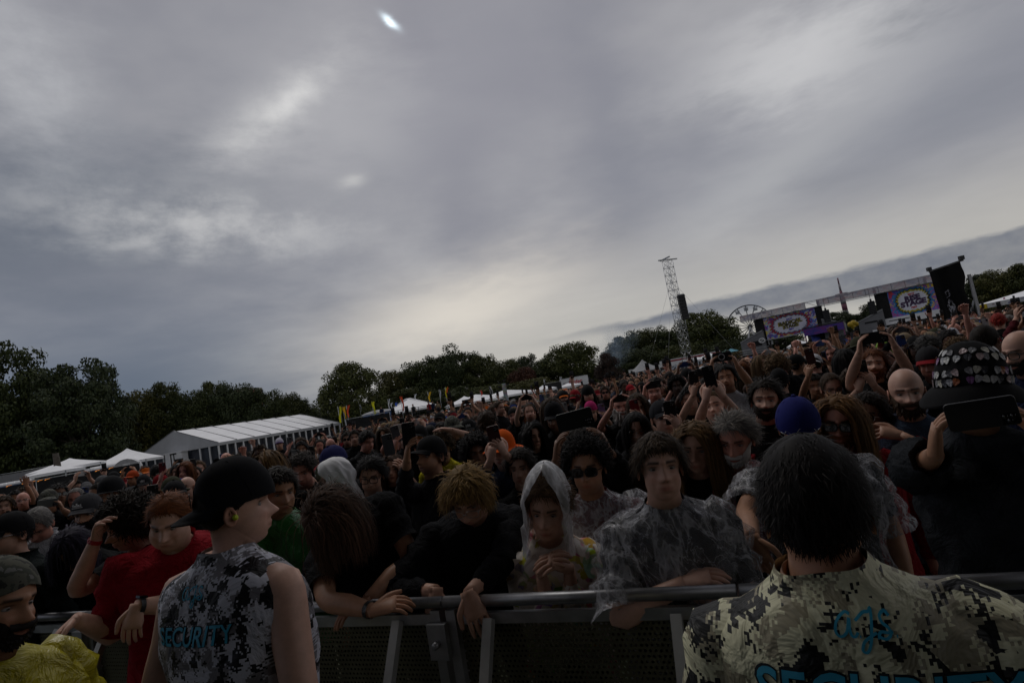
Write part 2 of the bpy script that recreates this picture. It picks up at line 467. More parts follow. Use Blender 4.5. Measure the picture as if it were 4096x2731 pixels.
def tree(px, top, wpx, Y, var, col, label, name='tree', group='trees around the park'):
    q = at(px, top, Y); h = q[2]; w = wpx * Y / F_PX
    e = empty(name, (q[0], Y, 0), random.uniform(0, 6.28)); e.scale = (w * 1.0, w * 1.0, h / .99)
    link('crown', CR[var][0], e, col); link('trunk', TRK[var], e)
    tag(e, label, 'tree', group)
trees = [
    (-70, 1415, 380, 80, 1, 0, 'tall wispy dark tree above the grey printed fence banner'), (130, 1470, 330, 82, 3, 0, 'tall wispy dark tree above the portable toilets'),
    (300, 1462, 330, 78, 1, 3, 'tall open-crowned tree with sky gaps above the pagoda tents'), (400, 1505, 230, 84, 3, 3, 'tall open-crowned tree with sky gaps above the pagoda tents'),
    (-10, 1640, 300, 90, 4, 0, 'low dark tree behind the grey printed fence banner'), (190, 1720, 280, 94, 4, 3, 'low dark tree behind the portable toilets'), (380, 1740, 260, 94, 2, 0, 'low dark tree behind the pagoda tents'),
    (545, 1580, 230, 98, 2, 2, 'yellowish green tree behind the big white marquee gable'), (655, 1545, 210, 100, 0, 1, 'yellowish green tree behind the big white marquee gable'),
    (770, 1575, 200, 100, 4, 0, 'dense green tree behind the big white marquee'), (850, 1540, 190, 104, 0, 1, 'dense green tree behind the big white marquee'), (940, 1545, 210, 102, 2, 3, 'dense green tree behind the big white marquee'),
    (1040, 1572, 190, 106, 4, 0, 'dense green tree behind the big white marquee'), (1130, 1585, 160, 110, 2, 1, 'dense green tree behind the big white marquee'), (1200, 1600, 130, 112, 0, 0, 'dense green tree behind the far end of the marquee'),
    (1388, 1462, 262, 96, 0, 1, 'large round lone tree behind the coloured flags'), (1300, 1625, 120, 118, 4, 3, 'small low tree beside the large lone tree'), (1490, 1640, 130, 122, 4, 0, 'small low tree beside the large lone tree'),
    (1562, 1492, 190, 112, 0, 2, 'pale green tree at the start of the long tree line'), (1665, 1455, 200, 112, 2, 0, 'dark tree in the long tree line behind white tents'), (1760, 1430, 190, 114, 4, 3, 'dark tree in the long tree line behind white tents'),
    (1825, 1402, 230, 116, 3, 0, 'tallest flat-topped tree in the long tree line'), (1925, 1430, 190, 114, 0, 1, 'dark tree in the long tree line behind white tents'), (2010, 1452, 170, 112, 2, 1, 'dark tree in the long tree line behind white tents'),
    (2090, 1432, 150, 124, 4, 3, 'dark tree in the long tree line behind white tents'), (2170, 1445, 170, 116, 0, 0, 'dark tree in the long tree line behind white tents'), (2268, 1385, 240, 112, 2, 1, 'large rounded tree above the white box truck'),
    (1640, 1560, 220, 108, 4, 1, 'low bushy tree behind the white tents'), (1790, 1555, 230, 108, 4, 0, 'low bushy tree behind the white tents'), (1950, 1545, 240, 106, 2, 1, 'low bushy tree behind the white tents'), (2120, 1520, 200, 104, 4, 2, 'low bushy tree behind the white tents'),
    (2330, 1490, 150, 120, 4, 0, 'low dark tree behind the white box truck'), (2395, 1480, 130, 150, 2, 3, 'low dark tree in the drifting smoke'),
    (2490, 1352, 190, 190, 0, 3, 'hazy tree in the drifting smoke'), (2560, 1325, 190, 150, 2, 1, 'dark tree beside the lattice tower'), (2650, 1318, 190, 148, 3, 0, 'dark tree beside the lattice tower'),
    (2790, 1258, 270, 150, 0, 1, 'largest tree behind the lattice tower'), (2862, 1300, 190, 152, 2, 0, 'dark tree between lattice tower and big wheel'), (2960, 1362, 160, 212, 4, 3, 'dark tree below the big wheel'),
    (2540, 1400, 220, 142, 4, 0, 'low dark tree behind the black pop-up tent'), (2700, 1385, 240, 142, 4, 1, 'low dark tree behind the white trailer'), (2860, 1370, 220, 142, 4, 0, 'low dark tree behind the white trailer'),
    (3030, 1330, 160, 240, 2, 3, 'distant tree below the big wheel'), (3110, 1330, 180, 240, 4, 0, 'distant tree below the big wheel'),
    (3345, 1252, 150, 170, 0, 3, 'tree between the two stage screens'), (3420, 1262, 130, 172, 4, 0, 'tree between the two stage screens'), (3495, 1216, 120, 165, 2, 3, 'tree between the two stage screens'),
    (3905, 1108, 170, 140, 0, 3, 'tree behind the black scrim tower'), (3990, 1085, 190, 135, 2, 2, 'yellowish tree above the long white tent'), (4085, 1062, 200, 132, 0, 1, 'green tree above the long white tent'), (4190, 1060, 220, 130, 4, 1, 'green tree above the long white tent'), (3960, 1150, 260, 142, 4, 1, 'low green tree behind the long white tent'),
]
from collections import Counter
_cnt = Counter(t_[6] for t_ in trees); _seen = Counter(); ORD = ['first', 'second', 'third', 'fourth', 'fifth', 'sixth', 'seventh']
_from = {'dense green tree behind the big white marquee': 'from its gable', 'dark tree in the long tree line behind white tents': 'from the lone tree', 'low bushy tree behind the white tents': 'from the lone tree'}
for px, top, w, Y, var, ci, lab in trees:
    if _cnt[lab] > 1:
        _seen[lab] += 1; lab = ORD[_seen[lab] - 1] + ' ' + lab + ' ' + _from.get(lab, 'from the marquee side')
    c = np.array(GREEN[ci]) * random.uniform(.85, 1.15)
    tree(px, top, w, Y, var, tuple(c), lab)
tree(2085, 1478, 130, 108, 2, (.075, .03, .02), 'reddish autumn tree in the long tree line')
tree(2420, 1418, 105, 84, 0, (.045, .028, .024), 'small reddish brown tree beside the drifting smoke')
tree(2960, 1405, 110, 120, 4, (.085, .06, .015), 'low golden bush beside the lattice tower')

# ------------------------------------------------------------------ brick buildings behind the trees
M['brick'] = plain('brick', (.25, .12, .075), .85, 0, .25, 5)
M['stone_trim'] = plain('stone_trim', (.34, .31, .27), .8)
def building(px, top, wpx, Y, label):
    q = at(px, top, Y); w = wpx * Y / F_PX / 2; h = q[2]
    e = empty('brick_building', (q[0], Y, 0)); tag(e, label, 'building')
    b = MB(); b.box((-w, 0, 0), (w, 9, h)); b.obj('wall', M['brick'], e)
    b = MB(); b.box((-w - .2, -.2, h), (w + .2, 9.2, h + .5)); b.obj('roof', M['stone_trim'], e)
    nz = int(h // 3.2); nx = max(2, int(2 * w // 2.4))
    for k in range(nz):
        for j in range(nx):
            xx = -w + (j + .5) * 2 * w / nx; zz = 1.2 + k * 3.2
            b = MB(); b.box((xx - .5, -.05, zz), (xx + .5, .05, zz + 1.6)); b.obj('window', M['dark_glass'], e)
building(118, 1640, 150, 95, 'orange brick building glimpsed behind the tall left trees')
building(962, 1560, 44, 150, 'flat-topped brick building peeking over trees behind the marquee')

# ------------------------------------------------------------------ big marquee
M['rib'] = plain('rib_grey', (.17, .17, .18), .7)
P0, P1 = at(873, 1770, 72), at(1357, 1688, 92)          # front eave ends
eav = 2.95
P0 *= 1; L = np.linalg.norm((P1 - P0)[:2]); ax = (P1 - P0)[:2] / L
e = empty('white_marquee', (P0[0], P0[1], 0), math.atan2(ax[1], ax[0])); tag(e, 'long white frame marquee with grey gable and dark windows', 'marquee')
P0z = P0[2]
Wd = 16.5; rid = at(716, 1719, 76)[2]; eav = P0z; nb = 8
for k in range(nb):
    x0, x1 = k * L / nb + .03, (k + 1) * L / nb - .03
    for nm, ya, yb in (('roof_panel', 0, Wd / 2), ('roof_panel', Wd, Wd / 2)):
        b = MB(); sg = 1
        N_ = 6; V = []
        for s_ in np.linspace(0, 1, N_):
            zz = eav + (rid - eav) * (s_ - .10 * max(0, s_ - .8) * 2.5)
            V += [(x0, ya + (yb - ya) * s_, zz + .02), (x1, ya + (yb - ya) * s_, zz + .02)]
        F = [(2 * i, 2 * i + 1, 2 * i + 3, 2 * i + 2) for i in range(N_ - 1)]
        b.add(V, F); b.obj(nm, M['white_vinyl'], e)
b = MB()
for k in range(nb + 1):
    x = k * L / nb
    for ya in (0, Wd):
        b.bar((x, ya, eav + .06), (x, Wd / 2, rid - .0), .10, .06)
b.obj('roof_ribs', M['rib'], e)
b = MB(); b.add([(0, 0, eav - .3), (0, Wd, eav - .3), (0, Wd, eav), (0, Wd * .62, rid - (rid - eav) * .24 + .02), (0, Wd / 2, rid - .1), (0, Wd * .38, rid - (rid - eav) * .24 + .02), (0, 0, eav)], [tuple(range(7))], smooth=False)
b.obj('gable', M['grey_vinyl'], e)
b = MB(); b.box((-.02, -.07, eav - .36), (L, -.01, eav + .0)); b.obj('valance', M['grey_vinyl'], e)
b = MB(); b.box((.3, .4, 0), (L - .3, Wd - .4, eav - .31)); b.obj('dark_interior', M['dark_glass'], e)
for k in range(19):
    x = k * L / 18
    b = MB(); b.box((x - .09, -.04, 0), (x + .09, .1, eav - .36)); b.obj('post', M['white_paint'], e)
for k in range(1, 9):
    y = k * Wd / 9
    if 3 <= k <= 5: continue
    b = MB(); b.box((.0, y - .09, 0), (.12, y + .09, eav - .31)); b.obj('post', M['white_paint'], e)
d = MB(); d.box((-.9, Wd * .36, 0), (.0, Wd * .38, 2.6)); d.box((-.9, Wd * .54, 0), (.0, Wd * .56, 2.6)); d.box((-.95, Wd * .35, 2.6), (.0, Wd * .57, 2.75)); d.box((-.9, Wd * .38, 0), (-.85, Wd * .42, 2.6)); d.box((-.9, Wd * .5, 0), (-.85, Wd * .54, 2.6))
d.obj('porch', M['white_paint'], e)
b = MB(); b.box((-.8, Wd * .43, 0), (-.76, Wd * .455, 2.4)); b.box((-.8, Wd * .47, 0), (-.76, Wd * .49, 2.4)); b.obj('door', M['white_paint'], e)

def pagoda(px, apex, Y, wpx, eave, label, name='pagoda_tent', m_='white_vinyl', sides=False, rz=None, group='white pagoda tents'):
    q = at(px, apex, Y); w = wpx * Y / F_PX / 2; ze = at(px, eave, Y)[2]; za = q[2]
    ze = min(ze, za - .5)
    e = empty(name, (q[0], q[1], 0), random.uniform(-.3, .3) if rz is None else rz); tag(e, label, 'tent', group)
    b = MB(); V = []; n = 6
    for i in range(n + 1):
        t = i / n; s_ = w * ((1 - t) ** 1.25) + .03; zz = ze + (za - ze) * t
        V += [(-s_, -s_, zz), (s_, -s_, zz), (s_, s_, zz), (-s_, s_, zz)]
    b.add(V, quads(n + 1, 4), smooth=False); b.obj('canopy', M[m_], e)
    b = MB(); b.add([(sx * (w + .01), sy * (w + .01), z) for z in (ze - .28, ze + .005) for sx, sy in ((-1, -1), (1, -1), (1, 1), (-1, 1))], quads(2, 4), smooth=False); b.obj('valance', M[m_], e)
    for sx in (-1, 1):
        for sy in (-1, 1):
            b = MB(); b.box((sx * w - .05, sy * w - .05, 0), (sx * w + .05, sy * w + .05, ze - .02)); b.obj('leg', M['galv'], e)
    return e, w, ze, za
pagoda(508, 1793, 66, 190, 1848, 'white pagoda tent beside the big marquee gable', rz=.25)
pagoda(278, 1832, 62, 230, 1868, 'white pagoda tent behind a dark tree trunk', rz=.5)
pagoda(222, 1862, 58, 140, 1886, 'small low white pagoda tent above the toilets', rz=.2)
b = MB(); q = at(262, 1900, 60); b.tube([(q[0], 59, 0), (q[0] + .1, 59, 2.6), (q[0], 59, 4.6)], [.42, .34, .26], 9, sub=2)
e = empty('bare_tree', (0, 0, 0)); b.obj('trunk', M['bark'], e)
tag(e, 'dark bare trunk standing in front of a white pagoda tent', 'tree')
pagoda(1856, 1584, 74, 150, 1612, 'steep white pagoda tent beside the striped feather flag', rz=.1)
pagoda(2172, 1540, 78, 80, 1558, 'white pagoda tent beside the black banner fence', rz=.3)
pagoda(2270, 1532, 92, 100, 1543, 'low white pagoda tent below the white box truck', rz=.2)
pagoda(2778, 1427, 100, 70, 1440, 'small white tent in front of the red-striped trailer', rz=.2)
pagoda(3190, 1358, 66, 62, 1380, 'white pop-up tent in front of the purple stage', rz=.3)

def long_tent(pa, pb, Ya, Yb, eh, rh, wd, label, hip=True):
    """ridge tent between two pixels on its front eave"""
    A, B = at(*pa, Ya), at(*pb, Yb)
    L = np.linalg.norm((B - A)[:2]); ax = (B - A)[:2] / L
    e = empty('ridge_tent', (A[0], A[1], 0), math.atan2(ax[1], ax[0])); tag(e, label, 'tent', 'long white tents')
    b = MB(); hp = wd * .5 if hip else .0
    for (x0, x1) in ((0, L),):
        V = [(0, 0, eh), (L, 0, eh), (L, wd, eh), (0, wd, eh), (hp, wd / 2, rh), (L - hp, wd / 2, rh)]
        b.add(V, [(0, 1, 5, 4), (1, 2, 5), (2, 3, 4, 5), (3, 0, 4)], smooth=False)
    b.obj('canopy', M['white_vinyl'], e)
    b = MB(); b.box((.0, -.03, eh - .3), (L, -.005, eh + .0)); b.obj('valance', M['white_vinyl'], e)
    for k in range(int(L // 4) + 1):
        b = MB(); b.box((k * 4 + .02, .02, 0), (k * 4 + .1, .1, eh - .02)); b.obj('leg', M['galv'], e)
    return e, L
long_tent((1535, 1658), (1752, 1612), 84, 86, at(1540, 1655, 84)[2], at(1640, 1590, 88)[2], 9, 'white hipped tent behind the viewing platform')
long_tent((1925, 1600), (2035, 1573), 80, 86, 2.3, 3.35, 7, 'long white ridge tent left of the sticker-covered totem')
long_tent((2030, 1577), (2150, 1552), 84, 90, 2.4, 3.3, 7, 'long white ridge tent right of the sticker-covered totem')

# ------------------------------------------------------------------ toilets, fences on the left
tb = MB(); tb.box((-.54, 0, 0), (.54, 1.1, 2.15)); T_BODY = tb.mesh('cabin', [M['paint']])
tb = MB(); V = []
for t in np.linspace(0, pi, 9): V += [(-.57, .55 - .57 * cos(t), 2.16 + .34 * sin(t) ** .8), (.57, .55 - .57 * cos(t), 2.16 + .34 * sin(t) ** .8)]
V += [(-.50, .55, 2.56), (.50, .55, 2.56)]
tb.add(V, [(2 * i, 2 * i + 1, 2 * i + 3, 2 * i + 2) for i in range(8)] + [tuple(range(16, -1, -2)), tuple(range(1, 18, 2))])
T_ROOF = tb.mesh('roof', [M['white_paint']])
tb = MB(); tb.box((-.34, -.03, .1), (.34, -.005, 1.95)); T_DOOR = tb.mesh('door', [M['paint']])
A, B = at(-60, 1948, 55), at(352, 1866, 60)
nt = 13
for k in range(nt + 5):
    if k < nt: p = A + (B - A) * (k + .5) / nt; ang = math.atan2((B - A)[1], (B - A)[0])
    else:
        q0, q1 = at(388, 1862, 58), at(452, 1848, 60); p = q0 + (q1 - q0) * (k - nt) / 4
    e = empty('portable_toilet', (p[0], p[1], 0), ang)
    tag(e, 'portable toilet with white domed roof and blue cabin in the long row' if k < nt else 'portable toilet with white domed roof in the short row before the pagoda tents', 'toilet', 'portable toilets by the left fence')
    link('cabin', T_BODY, e, (.02, .07, .20)); link('roof', T_ROOF, e); link('door', T_DOOR, e, (.02, .06, .18))
p = at(505, 1858, 56)
e = empty('arched_cabin', (p[0], p[1], 0), .5); tag(e, 'grey arched cabin with white label beside the pagoda tents', 'cabin')
b = MB(); V = []
for t in np.linspace(0, pi, 12): V += [(-1.1 * cos(t), 0, 1.75 + .95 * sin(t)), (-1.1 * cos(t), 2.6, 1.75 + .95 * sin(t))]
b.add(V, [(2 * i, 2 * i + 1, 2 * i + 3, 2 * i + 2) for i in range(11)]); b.obj('roof', M['white_paint'], e)
b = MB(); b.add([(-1.08 * cos(t), .02, 1.75 + .93 * sin(t)) for t in np.linspace(0, pi, 12)] + [(1.08, .02, 0), (-1.08, .02, 0)], [tuple(range(14))], smooth=False); b.obj('front', M['seam'], e)
b = MB(); b.box((-.3, -.02, 1.7), (.3, .0, 2.25)); b.obj('label_plate', M['white_paint'], e)
m, g = mat('printed_banner')
x, y, z = g.sep(objvec(g)); n = g.noise(g.comb(x * 1.3, 0.0, z * 2.4), 1.4, 4, .6); n2 = g.noise(g.comb(x * .8, 3.0, z * 1.3), 1.1, 3, .6)
c = g.mix(n.step(.60, .64), (.20, .20, .21), (.045, .05, .06)); c = g.mix(n2.step(.66, .69), c, (.22, .05, .05)); finish(g, c, .8)
M['print'] = m
def fence(pa, pb, Ya, Yb, z0, z1, m_, label, name='fence_banner', step_=3.0):
    A, B = at(*pa, Ya), at(*pb, Yb); L = np.linalg.norm((B - A)[:2]); ax = (B - A)[:2] / L
    e = empty(name, (A[0], A[1], 0), math.atan2(ax[1], ax[0])); tag(e, label, 'fence')
    n = max(1, int(L / step_))
    for k in range(n):
        b = MB(); b.box((k * L / n + .03, -.015, z0), ((k + 1) * L / n - .03, .015, z1)); b.obj('panel', M[m_], e)
    for k in range(n + 1):
        b = MB(); b.tube([(k * L / n, 0, 0), (k * L / n, 0, z1 + .12)], .035, 6); b.obj('post', M['galv'], e)
    b = MB(); b.tube([(0, -.04, z1 + .1), (L, -.04, z1 + .1)], .03, 6); b.obj('top_rail', M['galv'], e)
    return e
fence((-60, 1905), (200, 1868), 62, 64, 1.2, at(100, 1884, 63)[2], 'print', 'grey printed fence banner behind the portable toilets')
fe = fence((-80, 1975), (560, 1862), 46, 50, .1, 2.05, 'black_cloth', 'long black scrim fence in front of the portable toilets', 'scrim_fence')
fence((1385, 1695), (1560, 1662), 61, 62, .1, 2.65, 'black_cloth', 'black scrim fence below the camper and yellow flag', 'scrim_fence')
m, g = mat('amber_lamp'); em = g.node('ShaderNodeEmission'); em.inputs[0].default_value = (1, .35, .07, 1); em.inputs[1].default_value = .8
o_ = g.node('ShaderNodeOutputMaterial'); g.link(em.outputs[0], o_.inputs[0]); M['amber'] = m
for px, py in ((27, 1945), (90, 1934), (122, 1929), (152, 1924), (181, 1919), (383, 1884), (437, 1874), (482, 1887)):
    p = at(px, py, 45.5); b = MB(); b.tube([p + (-.05, 0, 0), p + (.05, 0, 0)], .018, 6)
    b.tube([p + (0, .02, .03), p + (0, .45, .06)], .01, 4)
    tag(b.obj('amber_light', M['amber']), 'small amber light along the black scrim fence', 'light', 'amber lights on the left fence')

# ------------------------------------------------------------------ flags
def wavy_cloth(w0, w1, h, z0, thick=.02, seed=0):
    b = MB(); r = np.random.default_rng(seed); n = 9; V = []
    ph = r.uniform(0, 6)
    for sgn in (-1, 1):
        for i in range(n):
            t = i / (n - 1); w = w0 + (w1 - w0) * t ** 1.3
            off = .10 * sin(ph + t * 5) * (.4 + t)
            for u in (0, .33, .66, 1):
                V.append((off + u * w, sgn * thick / 2 + .09 * sin(ph + 4 * t + u * 3), z0 + h * t + (.12 * sin(u * 9 + ph) if i == n - 1 else 0)))
    F = quads(n, 4, False).tolist() + [tuple(reversed(q)) for q in quads(n, 4, False, n * 4).tolist()]
    k = n * 4
    for i in range(n - 1):
        F += [(i * 4, (i + 1) * 4, k + (i + 1) * 4, k + i * 4), (i * 4 + 3, k + i * 4 + 3, k + (i + 1) * 4 + 3, (i + 1) * 4 + 3)]
    b.add(V, F); return b
def flag(px, top, bot, Y, wpx, c, label, c2=None, name='feather_flag'):
    q, q2 = at(px, top, Y), at(px, bot, Y); w = wpx * Y / F_PX
    e = empty(name, (q[0], q[1], 0)); tag(e, label, 'flag', 'festival flags')
    b = MB(); b.tube([(-.03, 0, 0), (-.03, 0, q[2] + .05)], .03, 6); b.obj('pole', M['galv'], e)
    wavy_cloth(w * .45, w, q[2] - q2[2], q2[2], seed=int(px)).obj('cloth', M['fabric_far'], e, c)
    if c2:
        o = wavy_cloth(w * .3, w * .45, (q[2] - q2[2]) * 1.0, q2[2], .02, int(px)).obj('stripe', M['fabric_far'], e, c2); o.location = (w * .62, -.03, 0)
flag(1352, 1627, 1692, 66, 11, (.75, .72, .02), 'bright yellow feather flag next to the marquee corner')
flag(1373, 1628, 1676, 70, 11, (.80, .45, .02), 'amber feather flag between the yellow and red flags')
flag(1386, 1622, 1670, 74, 9, (.75, .09, .03), 'red feather flag beside the amber flag')
flag(1489, 1607, 1660, 70, 11, (.72, .70, .02), 'bright yellow feather flag above the white-roofed trailer')
flag(1602, 1587, 1645, 66, 11, (.75, .10, .03), 'orange-red feather flag before the white hipped tent')
flag(1712, 1569, 1608, 74, 9, (.80, .48, .02), 'amber feather flag behind the people on the platform')
flag(1781, 1551, 1612, 62, 9, (.75, .68, .02), 'yellow feather flag with a red stripe beside a pagoda tent', (.75, .10, .03))
flag(1921, 1563, 1590, 84, 7, (.55, .05, .03), 'small red feather flag above the long white tents')
flag(1958, 1547, 1577, 84, 9, (.04, .04, .05), 'black feather flag with pale lettering above the long tents', (.45, .45, .45))
for px, top, bot in ((1360, 1625, 1650), (1438, 1617, 1650), (1551, 1596, 1635), (1563, 1612, 1632), (1658, 1577, 1600), (1756, 1560, 1592), (2175, 1518, 1530), (2239, 1508, 1522)):
    flag(px, top, bot, 92, 6, (.5, .52, .55), 'thin pale grey feather flag behind the tents')
flag(1582, 1611, 1633, 88, 9, (.03, .08, .38), 'small blue flag before the white hipped tent')

# ------------------------------------------------------------------ viewing platform with railing
A, B = at(1552, 1652, 62), at(1790, 1604, 64); L = np.linalg.norm((B - A)[:2]); ax = (B - A)[:2] / L
e = empty('viewing_platform', (A[0], A[1], 0), math.atan2(ax[1], ax[0])); tag(e, 'black raised viewing platform with railing before the hipped tent', 'platform')
PLAT_Z = A[2] - .95
b = MB(); b.box((0, .1, PLAT_Z - .2), (L, 3, PLAT_Z)); b.obj('deck', M['black_metal'], e)
for zz in (PLAT_Z + .5, PLAT_Z + 1.05):
    b = MB(); b.tube([(0, 0, zz), (L, 0, zz)], .03, 6); b.obj('rail', M['black_metal'], e)
for k in range(7):
    b = MB(); b.tube([(k * L / 6, .05, 0), (k * L / 6, .05, PLAT_Z + 1.05)], .04, 6); b.obj('post', M['black_metal'], e)
b = MB(); b.box((.05, .02, .3), (L - .05, .04, PLAT_Z - .25)); b.obj('skirt', M['black_cloth'], e)
PLATL = L
# ------------------------------------------------------------------ lettering helper
def text_mesh(s_, size, shear=0.0, offset=0.0, extrude=0.0):
    cu = bpy.data.curves.new('lettering', 'FONT'); cu.body = s_; cu.size = size; cu.align_x = 'CENTER'; cu.align_y = 'CENTER'
    cu.shear = shear; cu.offset = offset; cu.extrude = extrude; cu.resolution_u = 4
    o = bpy.data.objects.new('t', cu); COL.objects.link(o)
    dg = bpy.context.evaluated_depsgraph_get(); me = bpy.data.meshes.new_from_object(o.evaluated_get(dg))
    V = np.array([v.co[:] for v in me.vertices]).reshape(-1, 3); F = [tuple(p.vertices) for p in me.polygons]
    bpy.data.objects.remove(o); bpy.data.meshes.remove(me)
    return V, F
def sign_text(s_, size, parent, loc, color, name='lettering', shear=0.0, offset=0.0, rot=0.0, sx=1.0):
    V, F = text_mesh(s_, size, shear, offset)
    V = V * (sx, 1, 1); V = np.stack([V[:, 0] * cos(rot) - V[:, 1] * sin(rot), np.zeros(len(V)), V[:, 0] * sin(rot) + V[:, 1] * cos(rot)], 1)
    b = MB(); b.add(V + np.asarray(loc), F, smooth=False)
    return b.obj(name, M['paint'], parent, color)

# ------------------------------------------------------------------ vehicles
def box_truck(pa, pb, Y, h, wd, name, label, stripe=None, rz=0.0, text=None):
    A, B = at(*pa, Y), at(*pb, Y); L = np.linalg.norm((B - A)[:2]); ax = (B - A)[:2] / L
    e = empty(name, (A[0], A[1], 0), math.atan2(ax[1], ax[0])); tag(e, label, 'truck')
    b = MB(); b.box((0, 0, .95), (L, wd, h), bev=.06); b.obj('cargo_box', M['white_paint'], e)
    b = MB(); b.box((-.02, -.02, h - .05), (L + .02, wd + .02, h + .04)); b.obj('roof_rail', M['galv'], e)
    b = MB(); b.box((.2, .2, .6), (L - .2, wd - .2, .94)); b.obj('chassis', M['black_metal'], e)
    for xx in (.9, L - 1.9, L - .85):
        for yy in (.15, wd - .35):
            b = MB(); b.tube([(xx, yy, .5), (xx, yy + .25, .5)], .5, 14); b.obj('wheel', M['black_metal'], e)
    if stripe:
        b = MB(); b.box((.05, -.015, h - .55), (L - .05, -.005, h - .2)); b.obj('stripe', M['paint'], e, stripe)
    return e, L, h
e, L, h = box_truck((2240, 1519), (2350, 1499), 104, at(2295, 1508, 104)[2], 2.5, 'box_truck', 'white box truck with red lettering behind the crowd')
sign_text('Ryder', 1.0, e, (L * .52, -.02, h - .85), (.55, .03, .04), 'lettering', .25, .02)
b = MB(); b.tube([(L * .30 + .55 * (1 - cos(t)) * 1.0, -.02, h - .55 - .75 * sin(t * .5)) for t in np.linspace(0, 2.2, 9)], .05, 5); b.obj('swoosh', M['black_metal'], e)
b = MB(); b.box((.4, -.016, h - 1.5), (L * .27, -.006, h - .75)); b.obj('door_panel', M['seam'], e)
e, L, h = box_truck((2648, 1446), (2880, 1400), 128, at(2760, 1423, 128)[2], 2.6, 'semi_trailer', 'long white semi trailer with dark red stripe behind the lattice tower', (.28, .02, .03))
box_truck((2520, 1468), (2650, 1444), 118, 3.3, 2.5, 'semi_trailer', 'shorter plain white trailer behind the black pop-up tent')
A = at(1446, 1645, 70); q = at(1560, 1622, 70); L = q[0] - A[0]
e = empty('camper_trailer', (A[0], 70, 0), .1); tag(e, 'camper with rounded white roof and blue side beside yellow flag', 'camper')
zt = A[2] - .15
b = MB(); b.box((0, 0, .5), (L, 2.3, zt - .35), bev=.2); b.obj('cabin', M['paint'], e, (.03, .10, .28))
b = MB(); V = []
for t in np.linspace(0, 1, 10):
    zz = zt - .34 + .34 * (1 - (1 - t) ** 4) if t < .5 else zt - .34 + .34 * (1 - t ** 6)
    V += [(-.1 + (L + .2) * t, -.06, zz), (-.1 + (L + .2) * t, 2.36, zz)]
b.add(V + [(-.1, -.06, zt - .36), (L + .1, -.06, zt - .36)], [(2 * i, 2 * i + 1, 2 * i + 3, 2 * i + 2) for i in range(9)] + [tuple([20] + [2 * i for i in range(10)] + [21])]); b.obj('roof', M['white_paint'], e)
for xx in (1.0, L - 1.0):
    b = MB(); b.tube([(xx, -.03, .45), (xx, .2, .45)], .4, 12); b.obj('wheel', M['black_metal'], e)
b = MB(); b.box((L * .55, -.03, 1.3), (L * .9, -.005, 2.0)); b.obj('window', M['dark_glass'], e)
# ------------------------------------------------------------------ banner fences beyond the crowd
def logo_ring(parent, loc, r):
    b = MB(); b.tube([(loc[0] + r * cos(t), loc[1], loc[2] + r * .75 * sin(t)) for t in np.linspace(0, 6.283, 17)], r * .22, 5)
    b.bar((loc[0] - r * .7, loc[1], loc[2] - r * .2), (loc[0] + r * .7, loc[1], loc[2] + r * .35), r * .3)
    return b.obj('logo', M['white_paint'], parent)
fe = fence((2180, 1546), (2245, 1534), 86, 88, .3, at(2210, 1532, 87)[2], 'black_metal', 'black banner fence with white emblem beside white box truck', 'banner_fence')
logo_ring(fe, (1.25, -.06, 2.0), .3)
fe = fence((2500, 1512), (2840, 1448), 92, 96, .2, 2.35, 'dark_glass', 'dark blue banner fence with white graffiti lettering', 'banner_fence')
sign_text('WNNAP', 1.5, fe, (11.3, -.05, 2.0), (.42, .46, .52), 'lettering', .35, .03, 0, 1.15)
e, w, ze, za = pagoda(2568, 1438, 84, 96, 1484, 'dark grey pop-up tent with white emblem by the trailers', 'popup_tent', 'seam', rz=0.05, group='dark pop-up tents')
logo_ring(e, (.1, -w * .62, ze + (za - ze) * .42), .28)
b = MB(); b.bar((-.6, -w * .80, ze + (za - ze) * .14), (.75, -w * .80, ze + (za - ze) * .16), .09); b.obj('lettering', M['white_paint'], e)
p = at(2660, 1476, 86); e = empty('bar_sign', (p[0], p[1], 0)); tag(e, 'dark framed board with pale lettering beside the grey pop-up tent', 'sign')
b = MB(); b.box((-.85, 0, p[2] - .85), (.85, .08, p[2] + .35)); b.obj('board', M['black_metal'], e)
b = MB(); b.box((-.55, -.02, p[2] - .45), (.45, .0, p[2] - .1)); b.obj('lettering', M['seam'], e)
for sx in (-1, 1):
    b = MB(); b.box((sx * .8 - .04, .02, 0), (sx * .8 + .04, .06, p[2] - .86)); b.obj('post', M['galv'], e)
p = at(2835, 1424, 88); e = empty('umbrella', (p[0], p[1], 0)); tag(e, 'orange and white cafe umbrella cluster behind graffiti fence', 'umbrella')
b = MB(); b.tube([(0, 0, 0), (0, 0, p[2])], .04, 6); b.obj('pole', M['galv'], e)
b = MB(); b.add([(0, 0, p[2] + .5)] + [(1.5 * cos(t), 1.5 * sin(t), p[2] - .05) for t in np.arange(8) * pi / 4], [(0, 1 + i, 1 + (i + 1) % 8) for i in range(8)], smooth=False); b.obj('canopy', M['white_vinyl'], e)
for px, py, c, lab in ((2905, 1406, (.02, .16, .12), 'green umbrella at the foot of the big wheel'), (2925, 1402, (.07, .26, .34), 'turquoise umbrella at the foot of the big wheel')):
    p = at(px, py, 110); e = empty('umbrella', (p[0], p[1], 0)); tag(e, lab, 'umbrella')
    b = MB(); b.tube([(0, 0, 0), (0, 0, p[2])], .04, 6); b.obj('pole', M['galv'], e)
    b = MB(); b.add([(0, 0, p[2] + .4)] + [(1.5 * cos(t), 1.5 * sin(t), p[2] - .25) for t in np.arange(8) * pi / 4], [(0, 1 + i, 1 + (i + 1) % 8) for i in range(8)], smooth=False); b.obj('canopy', M['paint'], e, c)
